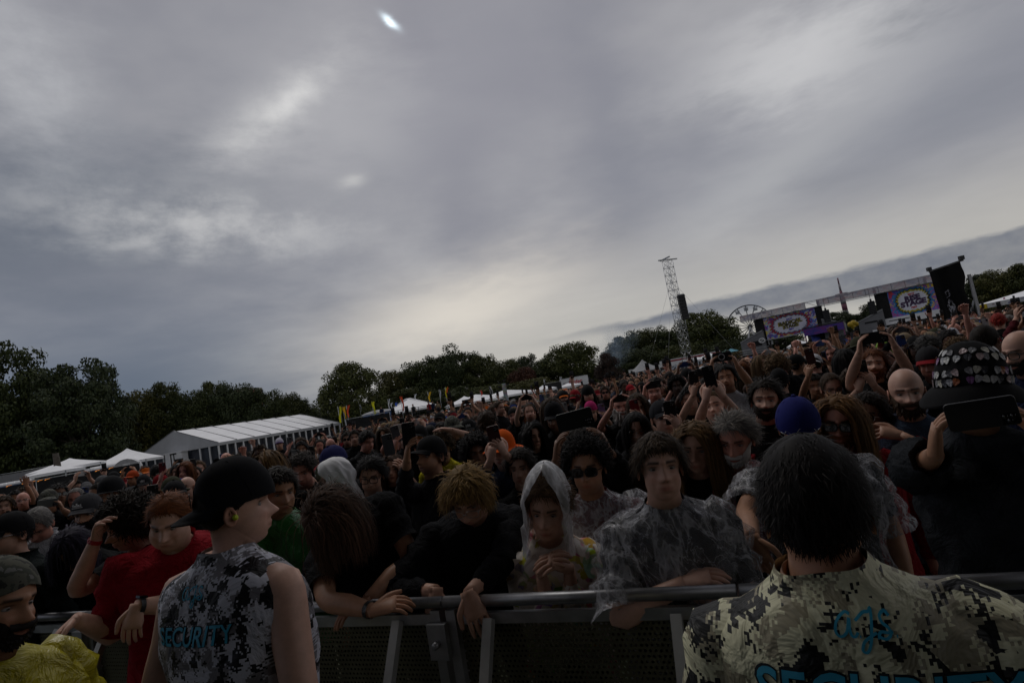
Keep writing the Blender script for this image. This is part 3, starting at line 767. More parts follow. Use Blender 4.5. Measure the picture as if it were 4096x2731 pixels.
# sticker-covered totem
m, g = mat('sticker_patchwork')
vo = g.node('ShaderNodeTexVoronoi'); g.link(objvec(g), vo.inputs['Vector']); vo.inputs['Scale'].default_value = 5.0
hs = g.node('ShaderNodeHueSaturation'); hs.inputs['Saturation'].default_value = .35; hs.inputs['Value'].default_value = .35; g.link(vo.outputs['Color'], hs.inputs['Color'])
finish(g, g.s(hs.outputs[0]), .6); M['stickers'] = m
p = at(2016, 1533, 66); p2 = at(2026, 1600, 66)
e = empty('totem', (p2[0], 66, 0)); tag(e, 'sticker-covered totem column with cameras among the white tents', 'totem')
b = MB(); b.box((-.23, -.23, 0), (.23, .23, p[2] + .0)); b.obj('column', M['stickers'], e)
b = MB()
for sx, dz_ in ((-.5, .1), (.45, -.2), (.1, .35), (-.6, -.3)): b.box((sx - .14, -.12, p[2] + dz_ - .08), (sx + .14, .12, p[2] + dz_ + .08)); b.bar((sx, 0, p[2] + dz_), (0, 0, p[2] - .1), .04)
b.obj('camera_arms', M['black_metal'], e)

# ------------------------------------------------------------------ lattice tower with line array
TY = 70.0
top, bot = at(2668, 1042, TY), at(2745, 1480, TY)
e = empty('lattice_tower', (top[0], TY, 0), .35); tag(e, 'tall aluminium lattice delay tower with cross arms on top', 'tower')
H = top[2]; hw = .46
b = MB()
for sx in (-1, 1):
    for sy in (-1, 1): b.tube([(sx * hw, sy * hw, 0), (sx * hw, sy * hw, H)], .032, 6)
b.obj('chords', M['alu'], e)
nseg = 16; dzs = H / nseg
for k in range(nseg + 1):
    z = k * dzs; b = MB()
    for s1, s2 in (((-1, -1), (1, -1)), ((1, -1), (1, 1)), ((1, 1), (-1, 1)), ((-1, 1), (-1, -1))):
        b.tube([(s1[0] * hw, s1[1] * hw, z), (s2[0] * hw, s2[1] * hw, z)], .026, 5)
    b.obj('ring', M['alu'] if k % 2 else M['galv'], e)
    if k < nseg:
        b = MB()
        for i, (s1, s2) in enumerate((((-1, -1), (1, -1)), ((1, -1), (1, 1)), ((1, 1), (-1, 1)), ((-1, 1), (-1, -1)))):
            b.tube([(s1[0] * hw, s1[1] * hw, z), (s2[0] * hw, s2[1] * hw, z + dzs)], .02, 4)
            b.tube([(s2[0] * hw, s2[1] * hw, z), (s1[0] * hw, s1[1] * hw, z + dzs)], .02, 4)
        b.obj('braces', M['alu'], e)
b = MB(); b.bar((-1.25, 0, H + .1), (1.5, 0, H + .1), .16, .14); b.obj('cross_arm', M['galv'], e)
b = MB(); b.bar((-.2, -.9, H + .26), (-.2, 1.1, H + .26), .16, .14); b.obj('cross_arm', M['galv'], e)
b = MB(); b.tube([(.2, -.5, H * .62), (1.0, -.6, H * .625)], .14, 10); b.obj('hoist_motor', M['black_metal'], e)
gw = MB()
for dxx, dyy in ((-5, -2), (-4, 5), (6, 2), (4, -6)): 
    b = MB(); b.tube([(0, 0, H * .84), (dxx, dyy, 0)], .012, 4); b.obj('guy_wire', M['galv'], e)
sp0, sp1 = at(2722, 1180, TY - .3), at(2738, 1278, TY - .3)
e = empty('line_array', (sp0[0], sp0[1], sp1[2])); tag(e, 'black hanging line array of speakers on the lattice tower', 'speaker')
hh_ = (sp0[2] - sp1[2]) / 8
for k in range(8):
    b = MB(); o_ = -.02 * abs(k - 4); b.box((-.42, -.38, k * hh_ + .02), (.42, .38, (k + 1) * hh_ - .02), bev=.06)
    c_ = b.obj('cabinet', M['black_metal'], e); 
b = MB(); b.box((-.48, -.05, 8 * hh_), (.40, .05, 8 * hh_ + .12)); b.tube([(-.1, 0, 8 * hh_ + .1), (-.55, .2, 8 * hh_ + .9)], .03, 5); b.obj('fly_frame', M['galv'], e)

# ------------------------------------------------------------------ big wheel
c = at(3000, 1308, 190); R_ = 88 * 190 / F_PX
e = empty('ferris_wheel', (c[0], 190, 0), -.45); tag(e, 'ferris wheel with grey gondolas behind the stage screens', 'ferris wheel')
zc_ = c[2]
M['wheel_steel'] = plain('wheel_steel', (.12, .125, .145), .5, .3)
for sy in (-.7, .7):
    b = MB(); b.tube([(R_ * cos(t), sy, zc_ + R_ * sin(t)) for t in np.linspace(0, 2 * pi, 49)], .15, 5, cap=False); b.obj('rim', M['wheel_steel'], e)
for k in range(16):
    t = k * pi / 8; 
    b = MB(); b.tube([(0, -.7, zc_), (R_ * cos(t), -.7, zc_ + R_ * sin(t))], .10, 4); b.tube([(0, .7, zc_), (R_ * cos(t), .7, zc_ + R_ * sin(t))], .10, 4); b.obj('spoke', M['wheel_steel'], e)
    x0, z0 = R_ * cos(t), zc_ + R_ * sin(t)
    b = MB(); b.box((x0 - .62, -.6, z0 - 1.75), (x0 + .62, .6, z0 - 1.05), bev=.15); b.tube([(x0, -.75, z0), (x0, .75, z0)], .05, 4)
    for s_ in (-1, 1): b.tube([(x0, 0, z0), (x0 + s_ * .55, 0, z0 - .75), (x0 + s_ * .55, 0, z0 - 1.1)], .04, 4)
    b.box((x0 - .75, -.7, z0 - .85), (x0 + .75, .7, z0 - .72)); b.obj('gondola', M['galv'], e)
for sx in (-1, 1):
    for sy in (-1.3, 1.3):
        b = MB(); b.bar((sx * 3.6, sy * 1.6, 0), (0, sy, zc_), .35); b.obj('support_leg', M['white_paint'], e)
b = MB(); b.tube([(0, -1.3, zc_), (0, 1.3, zc_)], .4, 12); b.obj('hub', M['wheel_steel'], e)
# drop tower ride
tp, bt = at(3350, 1112, 170), at(3375, 1250, 170)
e = empty('drop_tower', (tp[0], 170, 0)); tag(e, 'thin red and white striped drop tower ride between the screens', 'ride')
for k in range(10):
    z0, z1 = tp[2] * k / 10, tp[2] * (k + 1) / 10; r_ = .75 if k < 7 else .4 - .1 * (k - 7)
    b = MB(); b.tube([(0, 0, z0), (0, 0, z1)], r_, 8); b.obj('mast_section', M['paint'], e, (.17, .06, .09) if k % 2 else (.26, .24, .26))
b = MB(); b.tube([(0, 0, tp[2] * .72), (0, 0, tp[2] * .76)], 1.7, 12); b.obj('gondola_ring', M['paint'], e, (.16, .11, .14))

# ------------------------------------------------------------------ twin stage with screens on the right
SL, SR = at(2957, 1400, 90), at(3745, 1300, 76)
SL[2] = SR[2] = 0; SX = (SR - SL) / np.linalg.norm(SR - SL); SN = np.array([SX[1], -SX[0], 0])    # SN towards the camera
def onst(px, py, dep=0.0):                     # pixel -> (along, height) on the stage's front plane moved dep metres towards the camera
    d = ray(px, py); o_ = SL + SN * dep
    t = ((o_ - CAMP) @ SN) / (d @ SN); P = CAMP + d * t
    return (P - SL) @ SX, P[2]
def stage_empty(name, label, cat, group=None):
    e = empty(name, SL, math.atan2(SX[1], SX[0])); tag(e, label, cat, group); return e
def quad_panel(parent, name, corners, dep, thick, m_, color=None):
    pts = [onst(px, py, dep) for px, py in corners]            # TL TR BR BL
    b = MB(); V = [(x, -dep, z) for x, z in pts] + [(x, -dep + thick, z) for x, z in pts]
    b.add(V, [(3, 2, 1, 0), (4, 5, 6, 7), (0, 1, 5, 4), (1, 2, 6, 5), (2, 3, 7, 6), (3, 0, 4, 7)], smooth=False)
    return b.obj(name, m_ if not isinstance(m_, str) else M[m_], parent, color)
def rect_from(corners, dep):
    p = np.array([onst(px, py, dep) for px, py in corners]); return p[:, 0].min(), p[:, 0].max(), p[:, 1].min(), p[:, 1].max()
# graffiti art on the screens: colour fields, a cloud-shaped plate and lettering
def art_mat(name, seed, cols):
    m, g = mat(name); x, y, z = g.sep(objvec(g))
    n = g.noise(g.comb(x * .55, seed, z * .55), 1.2, 4, .55, 1.5); n2 = g.noise(g.comb(x * 1.1, seed + 5.0, z * 1.1), 1.4, 3, .5, 1.0)
    k = len(cols); st_ = [(.28 + .44 * i / k, c) for i, c in enumerate(cols)]
    c = g.ramp(n, st_, 'CONSTANT'); c2 = g.ramp(n2, [(.3, cols[-1]), (.45, cols[0]), (.6, cols[1])], 'CONSTANT')
    c = g.mix(n2.step(.56, .6), c, c2)
    finish(g, g.mix(1.0, c, (1.5, 1.5, 1.5), 'MULTIPLY'), .6); return m
M['artA'] = art_mat('graffiti_panel_blue', 1.3, [(.30, .02, .05), (.10, .04, .20), (.05, .12, .34), (.30, .30, .42), (.45, .36, .03), (.12, .25, .38), (.34, .05, .10)])
M['artB'] = art_mat('graffiti_panel_violet', 7.7, [(.36, .03, .04), (.07, .06, .28), (.02, .16, .36), (.20, .06, .26), (.40, .30, .03), (.04, .09, .34), (.30, .07, .20)])
def cloud(parent, name, cx, cz, rx, rz_, y, color, seed, amp=.10, spikes=26):
    r = np.random.default_rng(seed); n = spikes * 2; V = [(cx, y, cz)]
    for i in range(n):
        t = 2 * pi * i / n; k = 1 + (amp if i % 2 else -amp * .5) * r.uniform(.4, 1.3)
        V.append((cx + rx * k * math.copysign(abs(cos(t)) ** .75, cos(t)), y, cz + rz_ * k * math.copysign(abs(sin(t)) ** .75, sin(t))))
    b = MB(); b.add(V, [(0, 1 + i, 1 + (i + 1) % n) for i in range(n)], smooth=False)
    return b.obj(name, M['paint'], parent, color)
def screen(corners, art, lines, label, rim, plate, seed, small):
    e = stage_empty('stage_screen', label, 'screen', 'graffiti stage screens')
    x0, x1, z0, z1 = rect_from(corners, 0)
    pts = [onst(px, py, 0) for px, py in corners]
    zt = (pts[0][1] + pts[1][1]) / 2; zb = (pts[2][1] + pts[3][1]) / 2; xl = (pts[0][0] + pts[3][0]) / 2; xr = (pts[1][0] + pts[2][0]) / 2
    b = MB(); b.box((xl, 0, zb), (xr, .25, zt)); b.obj('panel', M[art], e)
    cx, cz = (xl + xr) / 2 + .0, (zb + zt) / 2; w, h = xr - xl, zt - zb
    for k, (c, f) in enumerate(rim): cloud(e, 'cloud_border', cx, cz, w * .30 * f, h * .36 * f, -.01 - .006 * k, c, seed + k // 3)
    cloud(e, 'cloud_plate', cx, cz, w * .30, h * .34, -.035, plate, seed)
    for s_, sz, dz_, c, sh in lines: sign_text(s_, sz * h, e, (cx, -.045, cz + dz_ * h), c, 'lettering', sh, .012 * h * sz * 6, .05, 1.05)
    b = MB()
    b.box((xl - .12, -.06, zt + .005), (xr + .12, .3, zt + .14)); b.box((xl - .12, -.06, zb - .14), (xr + .12, .3, zb - .005)); b.obj('frame', M['galv'], e)
    for xx in (xl + .3, xr - .3):
        b = MB(); b.box((xx - .12, .3, 0), (xx + .12, .5, zt)); b.obj('support', M['black_metal'], e)
    return e
RED, DK = (.36, .03, .06), (.02, .02, .03)
screen([(3051, 1271), (3261, 1231), (3271, 1310), (3068, 1367)], 'artA',
       [('RIOT', .10, .22, (.10, .08, .42), .2), ('RADICAL', .235, .07, (.33, .28, .05), .1), ('RADICAL', .215, .075, DK, .1), ('STAGE', .215, -.10, (.33, .28, .05), .1), ('STAGE', .195, -.095, DK, .1), ('FEST', .10, -.24, (.10, .08, .42), .2)],
       'graffiti screen with red cloud border reading radical stage', [(DK, 1.24), (RED, 1.20), (DK, 1.08), ((.14, .2, .30), 1.05)], (.60, .59, .70), 3, 0)
screen([(3548, 1168), (3735, 1130), (3757, 1237), (3570, 1273)], 'artB',
       [('RIOT', .085, .25, (.45, .05, .06), 0), ('RISE', .25, .10, (.06, .03, .08), .05), ('STAGE', .25, -.09, (.06, .03, .08), .05), ('FEST', .085, -.25, (.45, .05, .06), 0)],
       'graffiti screen with blue and yellow cloud border reading rise stage', [((.03, .18, .40), 1.34), (DK, 1.20), (DK, 1.14), ((.42, .36, .03), 1.09)], (.64, .64, .72), 8, 0)
# cartoon-free colour bursts stand in for the painted figures
# roof truss across both stages with printed mesh banner
e = stage_empty('roof_truss', 'long roof truss with pale printed mesh banner over both screens', 'truss')
m, g = mat('mesh_banner'); x, y, z = g.sep(objvec(g)); n = g.noise(g.comb(x * .5, 0.0, z * .8), 1.6, 4, .6, 1.0)
bs = finish(g, g.ramp(n, [(.35, (.26, .25, .36)), (.5, (.40, .37, .42)), (.62, (.42, .26, .30)), (.7, (.38, .37, .34))]), .8)
tr = g.node('ShaderNodeBsdfTransparent'); mx = g.node('ShaderNodeMixShader'); mx.inputs[0].default_value = .38
g.link(bs.outputs[0], mx.inputs[1]); g.link(tr.outputs[0], mx.inputs[2]); g.link(mx.outputs[0], [n_ for n_ in g.nt.nodes if n_.type == 'OUTPUT_MATERIAL'][0].inputs[0])
M['mesh_banner'] = m
xa, za_ = onst(2957, 1262, .6); xb, zb_ = onst(3728, 1102, .6); zt = (za_ + zb_) / 2
xa2, zlo = onst(2960, 1286, .6); zlo = zt - .95
segs = 16
for k in range(segs):
    x0, x1 = xa + (xb - xa) * k / segs, xa + (xb - xa) * (k + 1) / segs
    if k not in (6,):
        b = MB(); b.box((x0 + .02, -.62, zlo + .05), (x1 - .02, -.60, zt - .03)); b.obj('banner', M['mesh_banner'], e)
    b = MB(); b.tube([(x0, -.55, zlo), (x0, -.55, zt)], .03, 4); b.tube([(x0, -.55, zlo if k % 2 else zt), (x1, -.55, zt if k % 2 else zlo)], .025, 4); b.obj('strut', M['black_metal'], e)
for zz in (zt, zlo):
    b = MB(); b.tube([(xa, -.55, zz), (xb, -.55, zz)], .045, 5); b.obj('chord', M['galv'], e)
    b = MB(); b.tube([(xa, .35, zz - .1), (xb, .35, zz - .1)], .045, 5); b.obj('chord', M['galv'], e)
for px in (3020, 3290, 3530, 3745):
    x_, _z = onst(px, 1300, 0); b = MB(); b.box((x_ - .18, .55, 0), (x_ + .18, .9, zt)); b.obj('tower_leg', M['black_metal'], e)
# black column and wings beside the screens
for cor, lab in (([(3032, 1274), (3050, 1270), (3068, 1372), (3042, 1378)], 'black speaker column left of the radical stage screen'), ([(3262, 1228), (3285, 1223), (3297, 1300), (3275, 1312)], 'black column right of the radical stage screen'), ([(3504, 1178), (3546, 1168), (3569, 1274), (3530, 1283)], 'black panel left of the rise stage screen')):
    e = stage_empty('stage_wing', lab, 'stage wing')
    x0, x1, z0, z1 = rect_from(cor, 0); b = MB(); b.box((x0, -.02, 0), (x1, .3, z1)); b.obj('panel', M['black_cloth'], e)
    b = MB(); b.box((x0 - .05, -.08, z1), (x1 + .05, .35, z1 + .1)); b.obj('cap_rail', M['galv'], e)
for tp_, bt_, lab in (((3302, 1240), (3315, 1287), 'small black speaker array between the screens beside the radical stage'), ((3483, 1205), (3500, 1256), 'small black speaker array hung beside the rise stage')):
    x0, z1 = onst(*tp_, .5); x1, z0 = onst(*bt_, .5); e = stage_empty('line_array', lab, 'speaker')
    n_ = 7; hh2 = (z1 - z0) / n_
    for k in range(n_):
        b = MB(); b.box((x0 - .42, -.9, z0 + k * hh2 + .01), (x0 + .42, -.3, z0 + (k + 1) * hh2 - .01)); b.obj('cabinet', M['black_metal'], e)
    b = MB(); b.tube([(x0, -.6, z1), (x0, -.6, zt)], .03, 5); b.box((x0 - .12, -.7, z1), (x0 + .12, -.5, z1 + .3)); b.obj('hoist', M['black_metal'], e)
# grey lean-to wings
for (pa, pb, pc), lab in ((((2962, 1372), (3050, 1322), (3050, 1402)), 'grey sloping side tent with black window left of the screens'), (((3432, 1290), (3530, 1238), (3530, 1292)), 'grey sloping side tent between the two screens'), (((3375, 1290), (3285, 1278), (3285, 1300)), 'low grey sloping canopy right of the radical stage')):
    e = stage_empty('side_tent', lab, 'tent')
    (xa_, z1), (xb_, z2) = onst(*pa, .8), onst(*pb, .8)
    b = MB(); V = [(xa_, -.8, 0), (xb_, -.8, 0), (xb_, -.8, z2), (xa_, -.8, max(z1, .6))]; V += [(x, y + 3.2, z) for x, y, z in V]
    b.add(V, [(3, 2, 1, 0), (4, 5, 6, 7), (0, 1, 5, 4), (1, 2, 6, 5), (2, 3, 7, 6), (3, 0, 4, 7)], smooth=False); b.obj('wall', M['paint'], e, (.15, .15, .16))
    b = MB(); b.bar((xa_, -.83, z1 + .05), (xb_, -.83, z2 + .05), .12); b.obj('roof_edge', M['seam'], e)
    if 'black window' in lab or 'between' in lab:
        xx0, zz0 = onst(*((2998, 1390) if 'black' in lab else (3460, 1296)), .82); xx1, zz1 = onst(*((3045, 1360) if 'black' in lab else (3510, 1280)), .82)
        b = MB(); b.box((xx0, -.83, zz0), (xx1, -.81, zz1)); b.obj('window', M['black_cloth'], e)
    if 'black window' in lab:
        xx, zz = onst(3048, 1362, .9); logo_ring(e, (xx, -.9, zz), .42); sign_text('STAGE BAR', .38, e, (xx, -.9, zz - .75), (.45, .45, .45), 'lettering') if False else None
# low rail and steps in front of the left screen
e = stage_empty('stage_apron', 'dark apron with silver handrails below the radical stage screen', 'stage apron')
x0, z0 = onst(2960, 1420, 1.2); x1, z1 = onst(3215, 1372, 1.2)
b = MB(); b.box((x0, -1.2, 0), (x1, -.9, 1.9)); b.obj('skirt', M['black_cloth'], e)
for dz_ in (2.0, 2.35, 2.7):
    b = MB(); b.tube([(x0, -1.22, dz_), (x0 + (x1 - x0) * .5, -1.22, dz_)], .03, 5); b.obj('handrail', M['galv'], e)
# purple stage canopy
e = stage_empty('purple_stage', 'small stage with violet valance and dark blue interior', 'stage')
x0, zA = onst(3212, 1318, 2.0); x1, zB = onst(3372, 1288, 2.0); zz = (zA + zB) / 2
m, g = mat('violet_print'); x, y, z = g.sep(objvec(g)); n = g.noise(g.comb(x * .4, 0.0, z * 1.2), 1.5, 3, .5, 1.0)
finish(g, g.ramp(n, [(.35, (.03, .04, .22)), (.5, (.08, .04, .26)), (.62, (.16, .03, .18))]), .7); M['violet'] = m
b = MB(); b.box((x0, -2.0, zz - 1.0), (x1, -1.94, zz)); b.obj('valance', M['violet'], e)
b = MB(); b.box((x0, -2.0, zz + .02), (x1, 2.0, zz + .14)); b.tube([(x0, -2.05, zz + .25), (x1, -2.05, zz + .25)], .05, 5); b.obj('roof', M['black_metal'], e)
b = MB(); b.box((x0 + .1, .4, 0), (x1 - .1, .5, zz)); b.obj('backdrop', M['paint'], e, (.02, .018, .06))
b = MB(); b.box((x0, -1.9, 0), (x1, .4, .9)); b.obj('deck', M['black_metal'], e)
for x_ in (x0 + .1, x1 - .1):
    b = MB(); b.tube([(x_, -1.9, 0), (x_, -1.9, zz)], .09, 6); b.obj('post', M['paint'], e, (.18, .05, .12))
b = MB(); xx, _z = onst(3255, 1360, 1.0); 
b.tube([(xx, -.6, .9), (xx + .1, -.6, 2.0), (xx, -.6, 2.7), (xx + .1, -.6, 3.0)], [1.0, .95, .7, .2], 10, sub=3); b.obj('cloth_cover', M['paint'], e, (.03, .05, .24))
# white trailer body below the right screen
e = stage_empty('mobile_stage_trailer', 'long white mobile stage trailer under the rise stage screen', 'trailer')
x0, zA = onst(3536, 1290, .3); x1, zB = onst(3762, 1245, .3); _x, zC = onst(3570, 1275, .3)
zt2 = onst(3660, 1254, .3)[1]; zb2 = onst(3650, 1282, .3)[1]
b = MB(); b.box((x0, -.5, zb2), (x1, 2, zt2)); b.obj('side_panel', M['white_paint'], e)
b = MB(); b.box((x0 + .6, -.52, (zt2 + zb2) / 2), (x0 + 3, -.505, (zt2 + zb2) / 2 + .1)); b.obj('stripe', M['black_metal'], e)
x2, z2 = onst(3488, 1313, 1.5); b = MB(); b.box((x2, -1.6, zb2 - .55), (x1, -1.0, zb2 - .32)); b.obj('awning', M['white_paint'], e)
for k in range(8):
    x_ = x2 + .1 + (x1 - x2 - .2) * k / 7; b = MB(); b.box((x_ - .07, -1.5, 0), (x_ + .07, -1.4, zb2 - .56)); b.obj('post', M['galv'], e)
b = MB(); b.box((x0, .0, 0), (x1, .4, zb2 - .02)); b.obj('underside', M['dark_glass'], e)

M['scrim'] = plain('tower_scrim', (.0035, .0035, .004), .95, 0, .3, 2, 0, .05)
# ------------------------------------------------------------------ black scrim tower
A, B = at(3775, 1312, 46), at(3897, 1280, 42); 
L = np.linalg.norm((B - A)[:2]); ax = (B - A)[:2] / L
e = empty('scrim_tower', (A[0], A[1], 0), math.atan2(ax[1], ax[0])); tag(e, 'tall black scrim-covered tower with faded white figure print', 'tower')
ht = at(3722, 1083, 46)[2]; ht2 = at(3853, 1050, 42)[2]; hh3 = (ht + ht2) / 2
b = MB(); V = []; n = 14; nc = 10
r = np.random.default_rng(4)
for i in range(n):
    t = i / (n - 1)
    for j in range(nc):
        u = j / (nc - 1); edge = .18 * sin(t * 9) * (u ** 3) + .12 * sin(t * 17 + 1) * (u ** 4)
        V.append((u * L * 1.10 - .1 + edge - .04 * sin(t * 12) * (1 - u) ** 3, .10 * sin(u * 9 + t * 3) + .05 * sin(u * 17), .6 + (hh3 - .6) * t))
b.add(V, quads(n, nc, False)); b.obj('scrim', M['scrim'], e)
for x_ in (-.12, L + .22):
    b = MB(); b.box((x_ - .07, .2, 0), (x_ + .07, .40, hh3 * (.82 if x_ > 0 else 1.0))); b.obj('mast', M['seam'] if x_ > 0 else M['black_metal'], e)
b = MB(); b.bar((-.2, .1, hh3 + .06), (L + .3, .1, hh3 + .06), .12); b.obj('top_bar', M['black_metal'], e)
for x_ in (-.15, L + .2):
    b = MB(); b.box((x_ - .14, -.05, hh3 + .1), (x_ + .14, .25, hh3 + .4)); b.obj('pulley_head', M['black_metal'], e)
m, g = mat('faded_print'); x, y, z = g.sep(objvec(g)); n = g.noise(objvec(g), 3.0, 5, .65, .6)
bs = finish(g, (.20, .20, .23), .9); tr = g.node('ShaderNodeBsdfTransparent'); mx = g.node('ShaderNodeMixShader')
g.link(n.step(.42, .62), mx.inputs[0]); g.link(tr.outputs[0], mx.inputs[1]); g.link(bs.outputs[0], mx.inputs[2]); g.link(mx.outputs[0], [n_ for n_ in g.nt.nodes if n_.type == 'OUTPUT_MATERIAL'][0].inputs[0])
b = MB(); cx = L * .52
b.add([(cx - .35, -.18, 1.1), (cx + .25, -.18, 1.1), (cx + .3, -.18, 2.2), (cx + .55, -.18, 2.7), (cx + .15, -.18, 3.3), (cx - .1, -.18, 3.45), (cx - .5, -.18, 2.9), (cx - .45, -.18, 2.3)], [tuple(range(8))], smooth=False)
b.obj('printed_figure', m, e)
b = MB(); b.bar((cx - .35, -.18, 3.5), (cx + .15, -.18, 3.65), .06); b.bar((cx - .35, -.18, 3.95), (cx + .15, -.18, 4.1), .06); b.bar((cx - .33, -.18, 3.5), (cx - .33, -.18, 3.97), .06); b.bar((cx + .13, -.18, 3.63), (cx + .13, -.18, 4.1), .06); b.obj('printed_frame', m, e)
b = MB(); b.bar((L - .3, -.8, 0), (L + .15, .2, 2.9), .12); b.obj('brace', M['galv'], e)

# ------------------------------------------------------------------ long white tent on the right edge
A, B = at(3908, 1238, 58), at(4240, 1186, 52)
e, L = long_tent((3908, 1238), (4240, 1186), 58, 52, at(3902, 1222, 58)[2], at(3940, 1198, 60)[2] + .1, 6, 'long white tent with sponsor banners along its eave')
z0 = at(3908, 1240, 58)[2]; z1 = at(3902, 1223, 58)[2]
w1 = 36 * 58 / F_PX * 1.05
b = MB(); b.box((.02, -.09, z0), (w1, -.05, z1)); b.obj('banner', M['paint'], e, (.50, .36, .02))
x_ = w1 + .02; kk = 0
cols = [(.50, .50, .50), (.46, .46, .48), (.44, .38, .44), (.34, .36, .46), (.40, .34, .42), (.46, .44, .50)]
rr = np.random.default_rng(9)
while x_ < L - .5:
    w = rr.uniform(1.1, 1.6); b = MB(); b.box((x_, -.09, z0), (min(x_ + w, L), -.05, z1)); b.obj('banner', M['paint'], e, cols[kk % 6])
    b = MB()
    for q_ in range(7): 
        xx = x_ + rr.uniform(.1, w - .35); zz = z0 + (z1 - z0) * rr.uniform(.15, .8); b.box((xx, -.1, zz), (xx + rr.uniform(.1, .28), -.092, zz + .045))
    b.obj('print_marks', M['paint'], e, [(.16, .05, .08), (.08, .08, .2), (.05, .05, .06)][kk % 3]); x_ += w + .02; kk += 1
p = at(4006, 1196, 56.5); b = MB(); b.add([(p[0] - .14, 56.2, p[2] - .35), (p[0] + .2, 56.2, p[2] - .3), (p[0], 56.1, p[2] + .1), (p[0] - .14, 56.35, p[2] - .35), (p[0] + .2, 56.35, p[2] - .3), (p[0], 56.25, p[2] + .1)], [(0, 1, 2), (5, 4, 3), (0, 3, 4, 1), (1, 4, 5, 2), (2, 5, 3, 0)], smooth=False)
b.tube([(p[0], 56.2, 0), (p[0], 56.2, p[2] + .1)], .02, 5)
tag(b.obj('pennant', M['paint'], None, (.28, .03, .12)), 'small crimson pennant on the long white tent', 'pennant')
# ------------------------------------------------------------------ drifting smoke
m, g = mat('smoke'); v = objvec(g); x, y, z = g.sep(v)
n = g.noise(v, 1.7, 4, .6, .6); rad = (x * x + y * y + z * z)
dens = n.step(.40, .72) * rad.step(1.0, .0) * .17
pv = g.node('ShaderNodeVolumePrincipled'); pv.inputs['Color'].default_value = (.62, .80, 1.0, 1); g.link(dens, pv.inputs['Density'])
o_ = g.node('ShaderNodeOutputMaterial'); g.link(pv.outputs[0], o_.inputs['Volume'])
c = at(2448, 1392, 118); b = MB()
th = np.linspace(0, pi, 9); ph = np.arange(14) * 2 * pi / 14
b.add([(sin(t) * cos(p_), sin(t) * sin(p_), cos(t)) for t in np.linspace(.02, pi - .02, 9) for p_ in ph], [tuple(reversed(q)) for q in quads(9, 14).tolist()] + [tuple(range(14)), tuple(range(8 * 14 + 13, 8 * 14 - 1, -1))]); o = b.obj('smoke', m)
import bmesh
bm = bmesh.new(); bm.from_mesh(o.data); bmesh.ops.recalc_face_normals(bm, faces=bm.faces[:]); bm.to_mesh(o.data); bm.free()
o.location = tuple(c); o.scale = (7.5, 5, 4.6); o.rotation_euler = (0, -.5, 0); tag(o, 'thin bluish smoke drifting before the dark trees', 'smoke', kind='stuff')

# cloth banner held over the crowd and a yellow inflatable beyond it
A, B = at(3312, 1378, 15), at(3425, 1345, 15.6); e = empty('held_banner', (A[0], A[1], 0), math.atan2((B - A)[1], (B - A)[0])); tag(e, 'dark cloth banner with blue panel stretched above the crowd', 'banner')
L = np.linalg.norm((B - A)[:2]); b = MB(); V = []
for sg in (0, 1):
    for i in range(9):
        t = i / 8
        for u in (0, .5, 1): V.append((t * L, .10 * sin(t * 7 + u) + sg * .012, A[2] + .05 + (B[2] - A[2]) * t + .12 * sin(t * 3.1) - .26 * u + .05 * sin(t * 9)))
b.add(V, quads(9, 3, False).tolist() + [tuple(reversed(q)) for q in quads(9, 3, False, 27).tolist()]); b.obj('cloth', M['fabric_far'], e, (.02, .022, .03))
b = MB(); V = [(L * (.45 + .06 * i), .10 * sin((.45 + .06 * i) * 7 + u) - .012, A[2] - .02 + (B[2] - A[2]) * (.45 + .06 * i) + .12 * sin((.45 + .06 * i) * 3.1) - .30 * u) for i in range(9) for u in (.25, 1)]; b.add(V, quads(9, 2, False)); b.obj('blue_panel', M['fabric_far'], e, (.07, .09, .24))
for x_ in (.02, L - .02):
    b = MB(); b.tube([(x_, .02, 0), (x_, .02, A[2] + .05 + (B[2] - A[2]) * x_ / L)], .012, 6); b.obj('pole', M['black_metal'], e)
p = at(3412, 1298, 70); e = empty('yellow_inflatable', (p[0], p[1], 0)); tag(e, 'bright yellow rounded inflatable between the purple stage and grey side tent', 'inflatable')
for dx_, dz_, r_ in ((-.32, .05, .34), (.1, .18, .36), (.42, 0, .28), (0, -.25, .3)):
    b = MB(); b.add([(dx_ + r_ * sin(t) * cos(q), r_ * sin(t) * sin(q), p[2] + dz_ + r_ * cos(t)) for t in np.linspace(.05, pi - .05, 7) for q in np.arange(10) * pi / 5], quads(7, 10)); b.obj('lobe', M['paint'], e, (.34, .23, .012))
b = MB(); b.tube([(0, 0, 0), (0, 0, p[2])], .12, 8); b.obj('stalk', M['paint'], e, (.30, .26, .05))

# ================================================================== PEOPLE
m, g = mat('skin'); c, rnd = objcol(g)
at_ = g.node('ShaderNodeAttribute'); at_.attribute_name = 'tint'
v = objvec(g); n = g.noise(v, 26, 4, .6)
cc = g.mix(1.0, c, g.s(at_.outputs['Color']), 'MULTIPLY')
cc = g.mix(1.0, cc, g.ramp(n, [(.3, (.86, .82, .80)), (.7, (1.1, 1.06, 1.04))]), 'MULTIPLY')
finish(g, cc, .48, spec=.4, bump=g.noise(v, 160, 2, .5), bump_s=.12, bump_d=.003); M['skin'] = m
m, g = mat('hair'); c, rnd = objcol(g)
ri = g.s(g.node('ShaderNodeNewGeometry').outputs['Random Per Island'])
cc = g.mix(1.0, c, g.ramp(ri, [(0, (.5, .5, .5)), (.5, (1, 1, 1)), (1, (1.7, 1.6, 1.5))]), 'MULTIPLY')
finish(g, cc, .62, spec=.16); M['hair'] = m
m, g = mat('cloth'); c, rnd = objcol(g); v = objvec(g)
